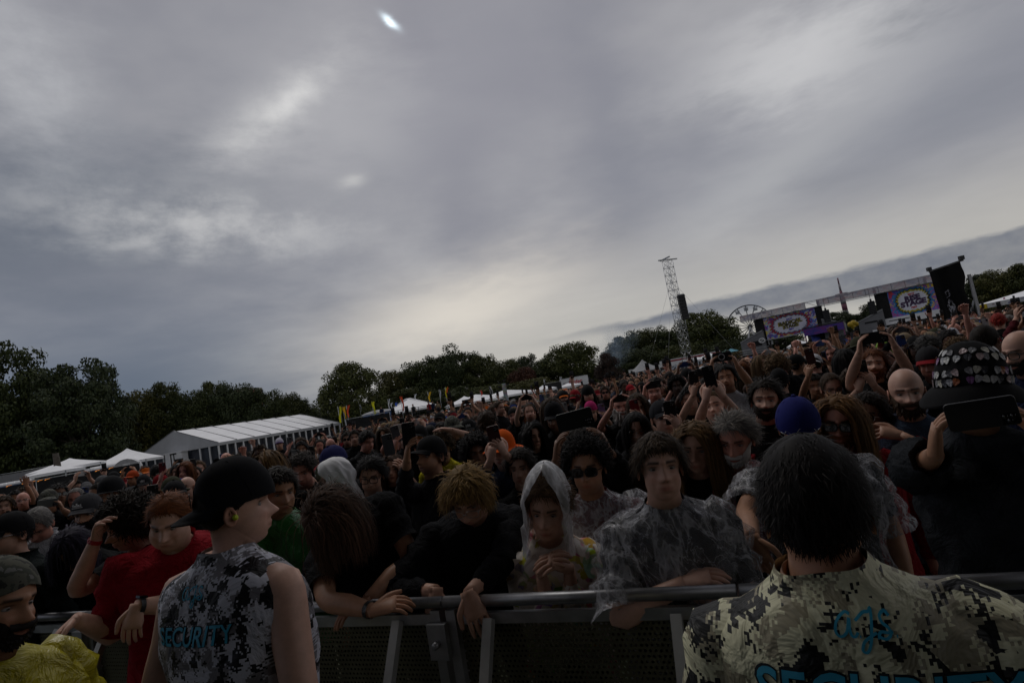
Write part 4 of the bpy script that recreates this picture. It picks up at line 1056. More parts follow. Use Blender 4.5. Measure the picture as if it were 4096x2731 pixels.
n = g.noise(v, 9, 4, .58, 2.2); f_ = g.noise(v, 220, 2, .5)
finish(g, g.mix(1.0, c, g.ramp(f_, [(.3, (.8, .8, .8)), (.7, (1.15, 1.15, 1.15))]), 'MULTIPLY'), .88, spec=.10, bump=n, bump_s=.85, bump_d=.04); M['cloth'] = m
m, g = mat('cap_cloth'); c, rnd = objcol(g); v = objvec(g); f_ = g.noise(v, 240, 2, .5); n = g.noise(v, 9, 3, .5)
finish(g, g.mix(1.0, c, g.ramp(f_, [(.3, (.8, .8, .8)), (.7, (1.15, 1.15, 1.15))]), 'MULTIPLY'), .85, spec=.12, bump=n, bump_s=.25, bump_d=.015); M['capcloth'] = m
def plastic(name, base, lo, hi, rough=.22, amt=1.0):
    m, g = mat(name); x, y, z = g.sep(objvec(g))
    v1 = g.comb(x, y, z * .32 + x * .25); v2 = g.comb(x + z * .5, y, z * .45 - x * .3)
    a_ = g.noise(v1, 9, 3, .55, .5); b_ = g.noise(v2, 18, 3, .6, .5); big = g.noise(objvec(g), 5, 2, .5)
    r1 = ((a_ - .5).ab() * 6.0).mn(1.0).inv().pw(5.0); r2 = ((b_ - .5).ab() * 6.0).mn(1.0).inv().pw(6.0)
    ridge = r1 * .85 + r2 * .65 + big * .22  # fold highlights painted in as whiter, more opaque streaks
    bs = finish(g, base, rough, spec=.5, bump=a_ * .7 + b_ * .4, bump_s=.8, bump_d=.02)
    tr = g.node('ShaderNodeBsdfTransparent'); mx = g.node('ShaderNodeMixShader')
    g.link((ridge * (hi - lo) + lo).mn(.9), mx.inputs[0]); g.link(tr.outputs[0], mx.inputs[1]); g.link(bs.outputs[0], mx.inputs[2])
    g.link(mx.outputs[0], [n_ for n_ in g.nt.nodes if n_.type == 'OUTPUT_MATERIAL'][0].inputs[0])
    return m
M['clear'] = plastic('clear_plastic', (.70, .70, .74), .07, .52)
M['hoodclear'] = plastic('clear_hood_plastic', (.80, .80, .82), .48, .95)
m, g = mat('coloured_plastic'); c, rnd = objcol(g); v = objvec(g); n = g.noise(v, 9, 4, .6, 1.4)
finish(g, c, .28, spec=.5, bump=n, bump_s=.8, bump_d=.03); M['plastic'] = m
def camo(name, light, mid, dark, cell, sc, dk=.575):
    m, g = mat(name); x, y, z = g.sep(objvec(g))
    cx, cz, cy = (x / cell).fl(), (z / cell).fl(), (y / (cell * 6)).fl()
    v1 = g.comb(cx, cy * 3.0, cz); jit = g.node('ShaderNodeTexWhiteNoise'); g.link(v1, jit.inputs[0])
    j = (g.s(jit.outputs[0]) - .5) * .10
    a_ = g.noise(v1, sc, 3, .6) + j; b_ = g.noise(g.comb(cx + 90.0, cy * 3.0, cz + 31.0), sc * .8, 3, .6) + j
    col_ = g.mix(b_.gt(.53), light, mid); col_ = g.mix(a_.gt(dk), col_, dark)
    w = g.noise(objvec(g), 6, 4, .55, 2.0)
    finish(g, col_, .5, spec=.3, bump=w, bump_s=.8, bump_d=.04); return m
M['camo_warm'] = camo('digital_camo_shirt', (.78, .75, .50), (.38, .34, .23), (.018, .018, .016), .0042, .075)  # yellow stage light put into the pale and mid tones
M['camo_cool'] = camo('digital_camo_vest', (.66, .66, .74), (.24, .23, .25), (.012, .012, .014), .0046, .08, .545)
m, g = mat('floral_print'); v = objvec(g)
vo = g.node('ShaderNodeTexVoronoi'); g.link(v, vo.inputs['Vector']); vo.inputs['Scale'].default_value = 16.0
hs = g.node('ShaderNodeHueSaturation'); hs.inputs['Saturation'].default_value = 1.1; hs.inputs['Value'].default_value = .8; g.link(vo.outputs['Color'], hs.inputs['Color'])
n = g.noise(v, 14, 3, .5, 1.0)
finish(g, g.mix(n.step(.52, .56), (.82, .74, .66), g.mix(.35, g.s(hs.outputs[0]), (.75, .55, .08))), .4, spec=.4, bump=g.noise(v, 9, 3, .6, .8), bump_s=.5, bump_d=.03); M['floral'] = m
m, g = mat('camo_cap'); v = objvec(g); n = g.noise(v, 18, 3, .5); 
finish(g, g.ramp(n, [(.38, (.03, .03, .025)), (.46, (.10, .10, .075)), (.56, (.055, .06, .045)), (.64, (.16, .16, .15))], 'CONSTANT'), .85); M['camo_cap'] = m
M['screen_black'] = plain('phone_black', (.008, .008, .010), .18, 0, .2, 3)
M['phone'] = tinted('phone_case', .35, 0, .1, 5)
M['lens'] = plain('dark_lens', (.006, .006, .007), .06, 0, .1, 3, spec=.8)
M['frame'] = plain('spectacle_frame', (.012, .012, .012), .3)
M['silver'] = plain('silver_frame', (.5, .5, .5), .25, .9)

SKIN = dict(pale=(.68, .42, .32), light=(.60, .355, .255), tan=(.47, .255, .155), brown=(.25, .135, .082), dark=(.11, .060, .042), red=(.62, .30, .225))
HAIRC = dict(black=(.012, .010, .010), dark=(.022, .016, .012), brown=(.055, .032, .018), light=(.13, .08, .04), blond=(.20, .135, .065), ginger=(.15, .05, .016), red=(.30, .03, .02), grey=(.20, .19, .18), white=(.48, .46, .44), green=(.05, .22, .09), teal=(.02, .10, .09), lime=(.22, .38, .06))

def ell(D, c, r):
    c = np.asarray(c); r = np.asarray(r)
    A_ = ((D / r) ** 2).sum(-1); B_ = -2 * (D * c / r ** 2).sum(-1); C_ = ((c / r) ** 2).sum() - 1
    return (-B_ + np.sqrt(np.maximum(B_ ** 2 - 4 * A_ * C_, 0))) / (2 * A_)
def headR(D, jw=1.0, fat=1.0):
    a_ = ell(D, (0, .012, .028), (.074, .096, .092)); b_ = ell(D, (0, -.022, -.044), (.0625 * jw, .066, .071))
    return (a_ ** 18 + b_ ** 18) ** (1 / 18.) * (1 + (fat - 1) * (D[..., 2] < .3))
def gs(x, s): return np.exp(-(x / s) ** 2)
def head_grid(nr, nc, jw=1.0, fat=1.0, nose=1.0, brow=1.0, stubble=0.0, mouth=0.0, lips=1.0):
    u = np.arange(nc) * 2 * pi / nc; ph = u - .42 * np.sin(u)
    thm = np.radians(118 + 45 * (.5 + .5 * np.cos(ph)))
    t = np.linspace(.02, 1, nr)
    th = t[:, None] * thm[None]
    D = np.stack([np.sin(th) * np.sin(ph), -np.sin(th) * np.cos(ph), np.cos(th)], -1)
    P = D * headR(D, jw, fat)[..., None]
    x, y, z = P[..., 0], P[..., 1], P[..., 2]
    fr = np.clip((-y - .02) / .05, 0, 1); ax_ = np.abs(x)
    d = np.zeros_like(x)
    d -= .017 * gs(ax_ - .030, .0165) * gs(z - .002, .0125)                        # sockets
    d += .0075 * gs(ax_ - .031, .0105) * gs(z - .001, .0072)                      # eyeballs under lids
    d += .0065 * brow * gs(z - .0225, .008) * gs(ax_ - .024, .03)                 # brow ridge
    k = np.clip((.014 - z) / .046, 0, 1)
    prof = (.006 + .024 * nose * k ** 1.15) * (1 / (1 + np.exp((-.0405 - z) / .0022)))
    d += prof * gs(x, .0085 + .0060 * k) * (z < .03)
    d += .007 * nose * gs(ax_ - .0125, .0065) * gs(z + .034, .0080)               # nostril wings
    d += .0045 * gs(ax_ - .046, .018) * gs(z + .020, .015)                        # cheekbones
    ml = gs(x, .024)
    d += .006 * lips * ml * gs(z + .0605, .0048) + .0065 * lips * ml * gs(z + .0715, .0055) - (.0065 + .006 * mouth) * gs(x, .021) * gs(z + .0662, .0022 + .006 * mouth)
    d -= .0035 * gs(x, .02) * gs(z + .083, .006)
    d += .007 * gs(x, .018) * gs(z + .103, .013)                                  # chin
    d -= .005 * gs(ax_ - .032, .010) * gs(z + .052, .02)                          # beside the mouth
    P[..., 1] -= d * fr
    T = np.ones(P.shape)
    lm = (gs(x, .022) * gs(z + .066, .0095)) * (fr > .4)
    T *= 1 - lm[..., None] * np.array([.22, .50, .48])
    eb = np.clip(gs(z - (.0235 - .12 * (ax_ - .03) ** 2 / .03), .0052) * ((ax_ > .012) & (ax_ < .05)) * 1.25, 0, 1) * (fr > .3)
    T *= 1 - .88 * eb[..., None]
    ee = np.clip(gs(ax_ - .031, .0135) * gs(z - .0015, .0046) * 1.45, 0, 1) * (fr > .3)
    T *= 1 - .55 * ee[..., None]  # eye sockets tinted darker, their shade put into the skin colour
    ll = np.clip(gs(ax_ - .031, .014) * gs(z - .0085, .0028) * 1.3, 0, 1) * (fr > .3); T *= 1 - .8 * ll[..., None]
    nn = gs(ax_ - .007, .004) * gs(z + .0415, .003) * (fr > .5); T *= 1 - .7 * nn[..., None]
    mm = gs(x, .02) * gs(z + .0662, .0016 + .006 * mouth) * (fr > .5); T *= 1 - .75 * mm[..., None]
    rd = gs(ax_ - .042, .02) * gs(z + .03, .018) + gs(x, .012) * gs(z + .036, .012); T *= 1 - rd[..., None] * np.array([0, .10, .10]) * fr[..., None]
    if stubble:
        sb = np.clip((-z - .045) / .03, 0, 1) * np.clip((-y + .02) / .03, 0, 1) * (1 - lm)
        T *= 1 - stubble * sb[..., None] * np.array([.55, .55, .5])
    return P, T, ph
def tring(z, rx, ry, yo=0.0, p=2.4): return (z, rx, ry, yo, p)
TORSO = [tring(.022, .064, .066), tring(.002, .078, .070, .004), tring(-.018, .110, .078, .006), tring(-.038, .150, .084, .008), tring(-.062, .182, .09, .008), tring(-.095, .200, .100, .004), tring(-.15, .200, .112, 0), tring(-.23, .190, .122, -.004), tring(-.33, .174, .116, -.002), tring(-.43, .165, .112), tring(-.52, .172, .118), tring(-.60, .176, .122)]
def torso_pts(ph, rings, grow=0.0, build=1.0, drape=0.0, wr=0.0, seed=0, C=None, Rt=None, lowgrow=0.0):
    r = np.random.default_rng(seed); k = r.uniform(0, 6.28, 12)
    out = []
    for i, (z, rx, ry, yo, p) in enumerate(rings):
        f = np.clip(-z / .5, 0, 1.3)
        b_ = build if z < -.03 else 1 + (build - 1) * np.clip(-z / .03, 0, 1)
        gk = np.clip((.03 - z) / .05, .3, 1); ax_ = rx * b_ + grow * gk + lowgrow * f; ay_ = ry * (b_ * 1.25 - .25 if b_ > 1 else b_) + grow * gk + lowgrow * f
        s_, c_ = np.sin(ph), -np.cos(ph)
        rr = (np.abs(s_) ** p + np.abs(c_) ** p) ** (-1 / p)
        w = wr * (np.sin(3 * ph + k[0] + z * 19) * .5 + np.sin(7 * ph + k[1] - z * 31) * .35 + np.sin(5 * ph + k[2] + z * 47) * .35 + .4 * np.sin(11 * ph + k[3] + 25 * z)) * np.clip(-z * 12, 0.05, 1)
        out.append(np.stack([s_ * rr * (ax_ + w), yo + c_ * rr * (ay_ + w), np.full_like(ph, z) + wr * .4 * np.sin(4 * ph + k[4])], -1))
    P = np.stack(out)
    return P @ Rt.T + C
def ik(S, W, la, lf, pole):
    d = W - S; L = np.linalg.norm(d)
    if L > (la + lf) * .985: W = S + d / L * (la + lf) * .985; d = W - S; L = np.linalg.norm(d)
    if L < .12: W = S + d / (L + 1e-9) * .12; d = W - S; L = .12
    u = d / L; a_ = (la * la - lf * lf + L * L) / (2 * L); h = sqrt(max(la * la - a_ * a_, 0))
    p = pole - u * (pole @ u); p /= np.linalg.norm(p) + 1e-9
    return S + u * a_ + p * h, W
def nz(v): v = np.asarray(v, float); return v / (np.linalg.norm(v) + 1e-12)
def hand(mb, W, d, n, side, curl=.5, spread=.12, thumb=.6, res=6, k=1.0, tint=None):
    """palm and five fingers; d along the hand, n out of the palm"""
    d = nz(d); n = nz(np.asarray(n, float) - d * (np.asarray(n, float) @ d)); a_ = np.cross(d, n) * -side         # a_ towards the thumb
    pts = [W - d * .012 * k, W + d * .02 * k, W + d * .055 * k, W + d * .088 * k]
    mb.tube(pts, np.array([(.026, .021), (.032, .019), (.041, .017), (.038, .012)]) * k, 8 if res > 4 else 6, sub=2 if res > 4 else 0, flat=a_, tint=tint)
    cu = curl if np.ndim(curl) else [curl] * 4
    for i, (o, L, r) in enumerate(((.031, .070, .0088), (.0105, .079, .0092), (-.0105, .073, .0088), (-.030, .058, .0076))):
        p = W + (d * (.082 - .004 * abs(i - 1)) + a_ * o) * k; dd = nz(d + a_ * spread * (1.2 - i * .8) * .5)
        P_ = [p - dd * .015 * k]
        P_.append(p)
        for j, f in enumerate((.45, .32, .23)):
            t = cu[i] * (.75, 1.0, .7)[j]
            dd, nn_ = nz(dd * cos(t) + n * sin(t)), None
            p = p + dd * L * f * k; P_.append(p)
            n_loc = n
            n2 = nz(n * cos(t) - d * sin(t)); 
        mb.tube(P_, np.array([r * .9, r, r * .95, r * .85, r * .6]) * k, res, sub=2 if res > 4 else 0, tint=tint)
    b0 = W + (d * .022 + a_ * .026 - n * .0) * k; t1 = nz(d * .75 + a_ * .75 + n * .25 * thumb)
    p1 = b0 + t1 * .040 * k; t2 = nz(d * .85 + a_ * (.5 - thumb * .5) + n * .55 * thumb); p2 = p1 + t2 * .030 * k; p3 = p2 + nz(t2 + n * .25 * thumb) * .024 * k
    mb.tube([b0 - t1 * .015 * k, b0, p1, p2, p3], np.array([.012, .0135, .0115, .0105, .007]) * k, res, sub=2 if res > 4 else 0, tint=tint)

def frame_of(spec):
    """torso and head frames in the person's own space (pelvis at height hp)"""
    lean, ly, lp, lr = spec.get('lean', 0.0), *spec.get('head', (0, 0, 0))
    Rt = rotz(spec.get('twist', 0.0)) @ roty(spec.get('side', 0.0)) @ rotx(lean)
    C7 = Rt @ np.array([0, .02, .50])
    piv = C7 + (Rt @ rotx(lp * .45 - lean * .25)) @ np.array([0, -.022, .026 + spec.get('neck', 0.0)])
    Rh = rotz(ly) @ roty(lr) @ rotx(lp)
    Ch = piv + Rh @ np.array([0, -.022, .122])
    return Rt, C7, Rh, Ch
def build_body(spec, res, arms, hp):
    nr, nc = {2: (58, 64), 1: (34, 36), 0: (13, 16)}[res]
    Rt, C7, Rh, Ch = frame_of(spec)
    off = np.array([0, 0, hp]); C7 = C7 + off; Ch = Ch + off
    face = spec.get('face', {})
    P, T, ph = head_grid(nr, nc, **face)
    build = spec.get('build', 1.0)
    G_ = [P @ Rh.T + Ch]; TT = [T]
    neckw = .060 * (.6 + .4 * build)
    for q, z0, tl in ((.0, -.118, .022), (.5, 0, 0)):
        cen = Ch + Rh @ np.array([0, .014, z0]) if q == 0 else (Ch + Rh @ np.array([0, .014, -.118])) * .5 + (C7 + Rt @ np.array([0, 0, .02])) * .5
        R_ = Rh * (1 - q) + Rt * q
        G_.append((np.stack([neckw * np.sin(ph), -neckw * np.cos(ph), tl * np.cos(ph) * -1], -1) @ R_.T + cen)[None]); TT.append(np.ones((1, nc, 3)))
    tor = torso_pts(ph, TORSO[:], -.006, build, C=C7, Rt=Rt); G_.append(tor); TT.append(np.ones(tor.shape))
    V = np.concatenate(G_).reshape(-1, 3); Tt = np.concatenate(TT).reshape(-1, 3); rows = len(V) // nc
    mb = MB(); F = [tuple(reversed(q)) for q in quads(rows, nc).tolist()]
    top = len(V); V = np.vstack([V, Ch + Rh @ np.array([0, .0, headR(np.array([[0, 0, 1.0]]))[0]])]); Tt = np.vstack([Tt, [1, 1, 1]])
    F += [(top, (j + 1) % nc, j) for j in range(nc)][:]
    mb.add(V, F, 0, Tt)
    if res:                                             # eyes
        HV = P.reshape(-1, 3); fv = HV[HV[:, 1] < -.04]
        sk_ = np.array(SKIN[spec.get('skin', 'light')]); wh = np.array([.30, .285, .275]) / sk_; dk = np.array([.03, .022, .016]) / sk_
        for sx in (-1, 1):
            q = fv[np.argmin((fv[:, 0] - sx * .031) ** 2 + (fv[:, 2] - .0005) ** 2)]
            ev, et = [], []; ne = 12
            for rr, cc_ in ((.01, dk), (.40, dk), (.46, wh), (.80, wh), (1.0, wh * .35)):
                for k_ in range(ne):
                    a_ = 2 * pi * k_ / ne; ex, ez = .0145 * rr * cos(a_), .0052 * min(1, rr * 1.25) * sin(a_)
                    if rr < .45: ex = .0060 * rr / .4 * cos(a_)
                    ev.append((sx * .031 + ex, q[1] - .0042 + 38 * ex * ex + .0016 * rr * rr, .0005 + ez)); et.append(cc_)
            ev = np.array(ev); mb.add(ev @ Rh.T + Ch, [tuple(reversed(f_)) for f_ in quads(5, ne).tolist()] + [tuple(range(ne))], 0, np.array(et))
    # ears
    for sx in (-1, 1):
        eN = 5 if res == 0 else 9; ev = []
        tt = np.arange(eN) * 2 * pi / eN
        for rr, xo in ((.02, .0), (1.0, .008), (1.05, .014), (.72, .0115), (.35, .005)):
            ev += [(sx * (.0705 + xo * .8), .014 + rr * .0165 * cos(q) + xo * .7, -.012 + rr * (.030 if sin(q) > 0 else .027) * sin(q)) for q in tt]
        ev = np.array(ev)
        if res == 0: continue
        mb.add(ev @ Rh.T + Ch, quads(5, eN), 0, np.tile((1, .86, .82), (len(ev), 1)))
    armpts = []
    for sx in (-1, 1):
        S_ = C7 + Rt @ np.array([sx * .176 * build, .008, -.088])
        a_ = arms.get(sx)
        la, lf = .285, .255
        if a_ is None:
            W = S_ + Rt @ np.array([sx * .07, -.05, -.50]); hd, hn, kw = (0, -.1, -1), (-sx, 0, 0), dict(curl=.35); pole = np.array([sx * .5, 1, 0])
        else:
            W, hd, hn, kw, pole = a_
            pole = np.asarray(pole if pole is not None else (sx * .6, .3, -1.0), float)
        E, W = ik(S_, np.asarray(W, float), la, lf, pole)
        inn = C7 + Rt @ np.array([sx * .10 * build, .008, -.115])
        th_ = .86 + .5 * (build - 1)
        pts = [inn, S_, S_ * .5 + E * .5, E, E * .55 + W * .45, W]
        rad = np.array([.05, .053, .047, .040, .0415, .0265]) * th_ * spec.get('armk', 1.0)
        mb.tube(pts, rad, {2: 14, 1: 9, 0: 5}[res], sub=4 if res == 2 else (2 if res else 0))
        if hd is None: hd = W - E
        if res or a_ is not None: hand(mb, W, hd, hn, sx, res={2: 7, 1: 5, 0: 3}[res], k=spec.get('handk', 1.0), **kw)
        armpts.append((pts, rad, sx))
    return mb, (Rt, C7, Rh, Ch), armpts, ph
def build_shirt(spec, res, fr, armpts, ph, grow=.010, wr=.006, sleeve='short', loose=.012, low=.012, collar=False, seed=0, hem=-.66):
    Rt, C7, Rh, Ch = fr; build = spec.get('build', 1.0); mb = MB()
    rings = [tring(.026 if collar else .030, .066, .067, .004), tring(.006, .080, .073, .004)] + TORSO[2:-1] + [tring(hem, .182, .128)]
    if collar: rings = [tring(.042, .076, .074, .004)] + rings
    if res: # denser
        rr = []
        for a_, b_ in zip(rings[:-1], rings[1:]):
            k_ = (3 if b_[0] < -.1 else 2) if res == 2 else (2 if b_[0] < -.1 else 1)
            for q in range(k_): rr.append(tuple(np.array(a_) * (1 - q / k_) + np.array(b_) * q / k_))
        rings = rr + [rings[-1]]
    P_ = torso_pts(ph, rings, grow, build, wr=wr, seed=seed, C=C7, Rt=Rt, lowgrow=low)
    mb.add(P_.reshape(-1, 3), [tuple(reversed(q)) for q in quads(len(rings), len(ph)).tolist()])
    r = np.random.default_rng(seed + 5)
    for pts, rad, sx in armpts:
        if sleeve == 'none': continue
        n = {2: 18, 1: 10, 0: 5}[res]
        Q, R_ = catmull(pts, rad, 5 if res else 2)
        N_ = len(Q)
        end = {'short': int(N_ * .50), 'long': N_ - (2 if res else 0), 'half': int(N_ * .62), 'cap': int(N_ * .36)}[sleeve]
        Q, R_ = Q[:end], R_[:end]
        g_ = np.linspace(grow, grow + loose, len(Q))
        if sleeve == 'long': g_ = np.concatenate([np.linspace(grow + .004, grow + loose, len(Q) // 2), np.linspace(grow + loose, .006, len(Q) - len(Q) // 2)])
        V, F = tube(Q, R_ + g_ + (wr * 1.1 * np.sin(np.arange(len(Q)) * 2.1 + r.uniform(0, 6)) if res else 0), n, cap=False)
        if res:
            V = V + r.normal(size=V.shape) * wr * .22
        mb.add(V, F)
    return mb

# ---------------------------------------------------------------- hair
def hairline(ph, kind):
    a_ = np.abs((ph + pi) % (2 * pi) - pi)                       # 0 front .. pi back
    front = dict(full=42, high=30, low=50, bald=8).get(kind, 42)
    k = np.interp(a_, np.radians([0, 25, 45, 62, 85, 105, 125, 150, 180]), [front, front, front + 6, 70, 84, 92, 112, 122, 124])
    return np.radians(k)
def hair_mesh(seed, L=(.03, .05), n=380, hero=1.0, rmin=0.0, up=.5, fall=1.0, wave=.2, th=.012, line='full', width=.008, front=None, grav=(0, 0, -1), nseg=5, comb=(0, 0, 0), res=1, fringe=0.0, sides=True, part=0.0):
    r = np.random.default_rng(seed); mb = MB(); n = int(n * hero); width = width / hero ** .75
    nc, nr = (40, 14) if res else (12, 6)
    u = np.arange(nc) * 2 * pi / nc; hl = hairline(u, line)
    t = np.linspace(.03, 1, nr); tho = t[:, None] * hl[None]
    D = np.stack([np.sin(tho) * np.sin(u), -np.sin(tho) * np.cos(u), np.cos(tho)], -1)
    R_ = headR(D) + th * np.clip((1 - t[:, None] ** 6), .06, 1) * (1 + .25 * np.sin(5 * u + 7 * tho + seed) * .6)
    V = (D * R_[..., None]).reshape(-1, 3); F = [tuple(reversed(q)) for q in quads(nr, nc).tolist()]
    k = len(V); V = np.vstack([V, [0, 0, headR(np.array([[0, 0, 1.]]))[0] + th]]); F += [(k, (j + 1) % nc, j) for j in range(nc)]
    mb.add(V, F)
    if n and res:
        ph0 = r.uniform(0, 2 * pi, n * 2); hh_ = hairline(ph0, line); th0 = np.arccos(1 - r.uniform(0, 1, n * 2) * (1 - np.cos(hh_ * .97)))
        keep = th0 >= rmin; ph0, th0 = ph0[keep][:n], th0[keep][:n]; n = len(ph0)
        D = np.stack([np.sin(th0) * np.sin(ph0), -np.sin(th0) * np.cos(ph0), np.cos(th0)], -1)
        p = D * (headR(D) + th * .75)[:, None]
        eth = np.stack([np.cos(th0) * np.sin(ph0), -np.cos(th0) * np.cos(ph0), -np.sin(th0)], -1)
        afr = np.abs((ph0 + pi) % (2 * pi) - pi)
        comb_v = np.asarray(comb, float)[None] * np.ones((n, 1))
        if part:                                                   # part the hair: front strands swept sideways
            sw = np.sign(D[:, 0] + .15 * part); fm = np.clip(1.25 - afr, 0, 1)[:, None]
            comb_v = comb_v + fm * np.stack([sw * 1.6, np.full(n, .25), np.zeros(n)], -1)
        if fringe: 
            fm = np.clip(1.2 - afr, 0, 1)[:, None]; comb_v = comb_v + fm * np.array([.15, -fringe, 0])
        upv = np.where(r.random((n, 1)) < .04, up + .3, up); tdir = eth * (1 - upv * .5) + D * upv + comb_v + r.normal(size=(n, 3)) * .24
        tdir /= np.linalg.norm(tdir, axis=1)[:, None]
        Ls = r.uniform(L[0], L[1], n) * (np.where(afr < .9, front, 1.0) if front else 1.0)
        gr = nz(grav); st_ = (Ls / nseg)[:, None]; pts = [p]; wph = r.uniform(0, 6.28, (n, 3)); wf = r.uniform(14, 30, (n, 1))
        for s_ in range(nseg):
            tdir = tdir + gr * fall * (.38 + (.25 * s_ if nseg > 6 else 0)) + wave * np.sin(wph + wf * (s_ + 1) * st_ * 3.0) 
            tdir /= np.linalg.norm(tdir, axis=1)[:, None]
            p = p + tdir * st_
            rr = np.linalg.norm(p, axis=1); dd = p / rr[:, None]; lim = headR(dd) + th * .6 * (dd[:, 2] > -.3) + .004
            p = np.where((rr < lim)[:, None], dd * lim[:, None], p)
            pts.append(p)
        A_ = np.stack(pts, 1)                                       # n, nseg+1, 3
        zl = .032 if part else .016
        bad = ((A_[..., 2] < zl) & (np.abs(A_[..., 0]) < (.052 if part else .046)) & (A_[..., 1] < -.05)).any(1)
        A_ = A_[~bad]; n = len(A_)
        tg = np.gradient(A_, axis=1); outw = A_ / np.linalg.norm(A_, axis=2)[..., None]
        sd_ = np.cross(tg, outw); sd_ /= np.linalg.norm(sd_, axis=2)[..., None] + 1e-9
        wd = width * r.uniform(.6, 1.3, (n, 1, 1)) * np.linspace(1, .25, nseg + 1)[None, :, None]
        V = np.stack([A_ - sd_ * wd, A_ + sd_ * wd], 2).reshape(-1, 3)
        base_ = (np.arange(n) * (nseg + 1) * 2)[:, None]; j = np.arange(nseg)[None] * 2
        F = np.stack([base_ + j, base_ + j + 1, base_ + j + 3, base_ + j + 2], -1).reshape(-1, 4)
        mb.add(V, F)
    return mb
STYLES = dict(
    crop=dict(n=240, L=(.008, .014), th=.005, up=.5, width=.004), short=dict(n=620, L=(.028, .045), up=.28, th=.013, width=.006, fall=.5), shorthigh=dict(n=560, L=(.03, .045), up=.3, th=.012, line='high', width=.006, fall=.4),
    quiff=dict(n=680, L=(.045, .07), up=.10, th=.017, comb=(.3, 1.1, .1), width=.006, fall=.25), sleek=dict(n=760, L=(.035, .055), up=.0, th=.012, comb=(0, 1.3, .0), width=.006, fall=.35), messy=dict(n=700, L=(.05, .075), up=.35, th=.017, wave=.35, fringe=.4, front=.55, width=.006),
    wetfringe=dict(n=760, L=(.045, .068), up=.10, th=.012, fall=.7, fringe=.5, front=.85, width=.0055, wave=.25, line='full'), curly=dict(n=1000, L=(.045, .075), up=.6, th=.024, wave=1.1, width=.0065, fall=.3, front=.7),
    bigcurl=dict(n=1300, L=(.09, .16), up=.6, th=.03, wave=1.2, width=.008, fall=.9, front=.5), bob=dict(n=900, L=(.15, .21), up=.08, th=.014, part=1.0, width=.007, nseg=8, front=.9, wave=.12),
    long=dict(n=1100, L=(.30, .42), up=.08, th=.014, part=1.0, width=.0075, nseg=10, wave=.12), longwavy=dict(n=1150, L=(.26, .38), up=.14, th=.017, part=1.0, width=.0075, nseg=11, wave=.45),
    receding=dict(n=420, L=(.018, .03), up=.3, th=.008, line='high', width=.005), mop=dict(n=1000, L=(.06, .10), up=.18, th=.018, wave=.35, fringe=.3, front=.6, width=.0065),
    guard=dict(n=900, L=(.018, .030), up=.16, th=.011, width=.0052, fall=.6, wave=.15), bowed=dict(n=1500, L=(.16, .26), up=.10, th=.018, width=.006, nseg=10, wave=.28, comb=(1.2, .3, 0), fall=.38))
_hair = {}
def hair_for(style, seed=0, grav=None, res=1, hero=1.0, capped=False):
    key = (style, seed % 3, None if grav is None else tuple(np.round(grav, 1)), res, hero, capped)
    if key not in _hair:
        kw = dict(STYLES[style])
        if grav is not None: kw['grav'] = grav
        if capped: kw['rmin'] = 1.22; kw['th'] = .004; kw['up'] = min(kw.get('up', .3), .12); kw['line'] = 'high'; kw['L'] = (kw['L'][0] * .8, kw['L'][1] * .8) if kw['L'][1] < .12 else kw['L']
        _hair[key] = hair_mesh(len(style) * 7 + seed % 3, res=res, hero=hero, **kw).mesh('hair', [M['hair']])
    return _hair[key]
def beard_mesh(seed, L=.025, th=.010, n=260, res=1):
    r = np.random.default_rng(seed); mb = MB(); nc, nr = (26, 10) if res else (10, 5)
    u = np.radians(np.linspace(-82, 82, nc)); t = np.linspace(0, 1, nr)
    lo, hi = np.radians(np.interp(np.abs(u), np.radians([0, 16, 28, 60, 82]), [131, 127, 112, 100, 88])), np.radians(np.interp(np.abs(u), np.radians([0, 40, 82]), [158, 148, 116]))
    tho = lo[None] + t[:, None] * (hi - lo)[None]
    D = np.stack([np.sin(tho) * np.sin(u), -np.sin(tho) * np.cos(u), np.cos(tho)], -1)
    R_ = headR(D) + .004 + th * np.sin(np.clip(t[:, None] * pi, 0.15, pi)) ** .5
    mb.add((D * R_[..., None]).reshape(-1, 3), quads(nr, nc, False))
    # moustache
    um = np.radians(np.linspace(-24, 24, 9)); tm = np.radians([113, 116, 121, 124])
    Dm = np.stack([np.sin(tm[:, None]) * np.sin(um), -np.sin(tm[:, None]) * np.cos(um), np.cos(tm[:, None]) * np.ones_like(um)], -1)
    Rm = headR(Dm) + np.array([.006, .012, .012, .006])[:, None]
    mb.add((Dm * Rm[..., None]).reshape(-1, 3), quads(4, 9, False))
    if res:
        i, j = r.integers(1, nr, n), r.integers(0, nc, n); p = (D * (headR(D) + th * .8)[..., None])[i, j]; d = D[i, j]
        t1 = nz([0, -.25, -1])[None] + d * .55 + r.normal(size=(n, 3)) * .25; t1 /= np.linalg.norm(t1, axis=1)[:, None]
        Ls = r.uniform(.5, 1.1, (n, 1)) * L; q = p + t1 * Ls; sd_ = np.cross(t1, d); sd_ /= np.linalg.norm(sd_, axis=1)[:, None] + 1e-9
        V = np.stack([p - sd_ * .006, p + sd_ * .006, q + sd_ * .0015, q - sd_ * .0015], 1).reshape(-1, 3); mb.add(V, np.arange(4 * n).reshape(-1, 4))
    return mb.mesh('beard', [M['hair']])
BEARD = {k: beard_mesh(i, L, th) for i, (k, L, th) in enumerate((('short', .012, .004), ('full', .024, .009), ('long', .085, .02)))}
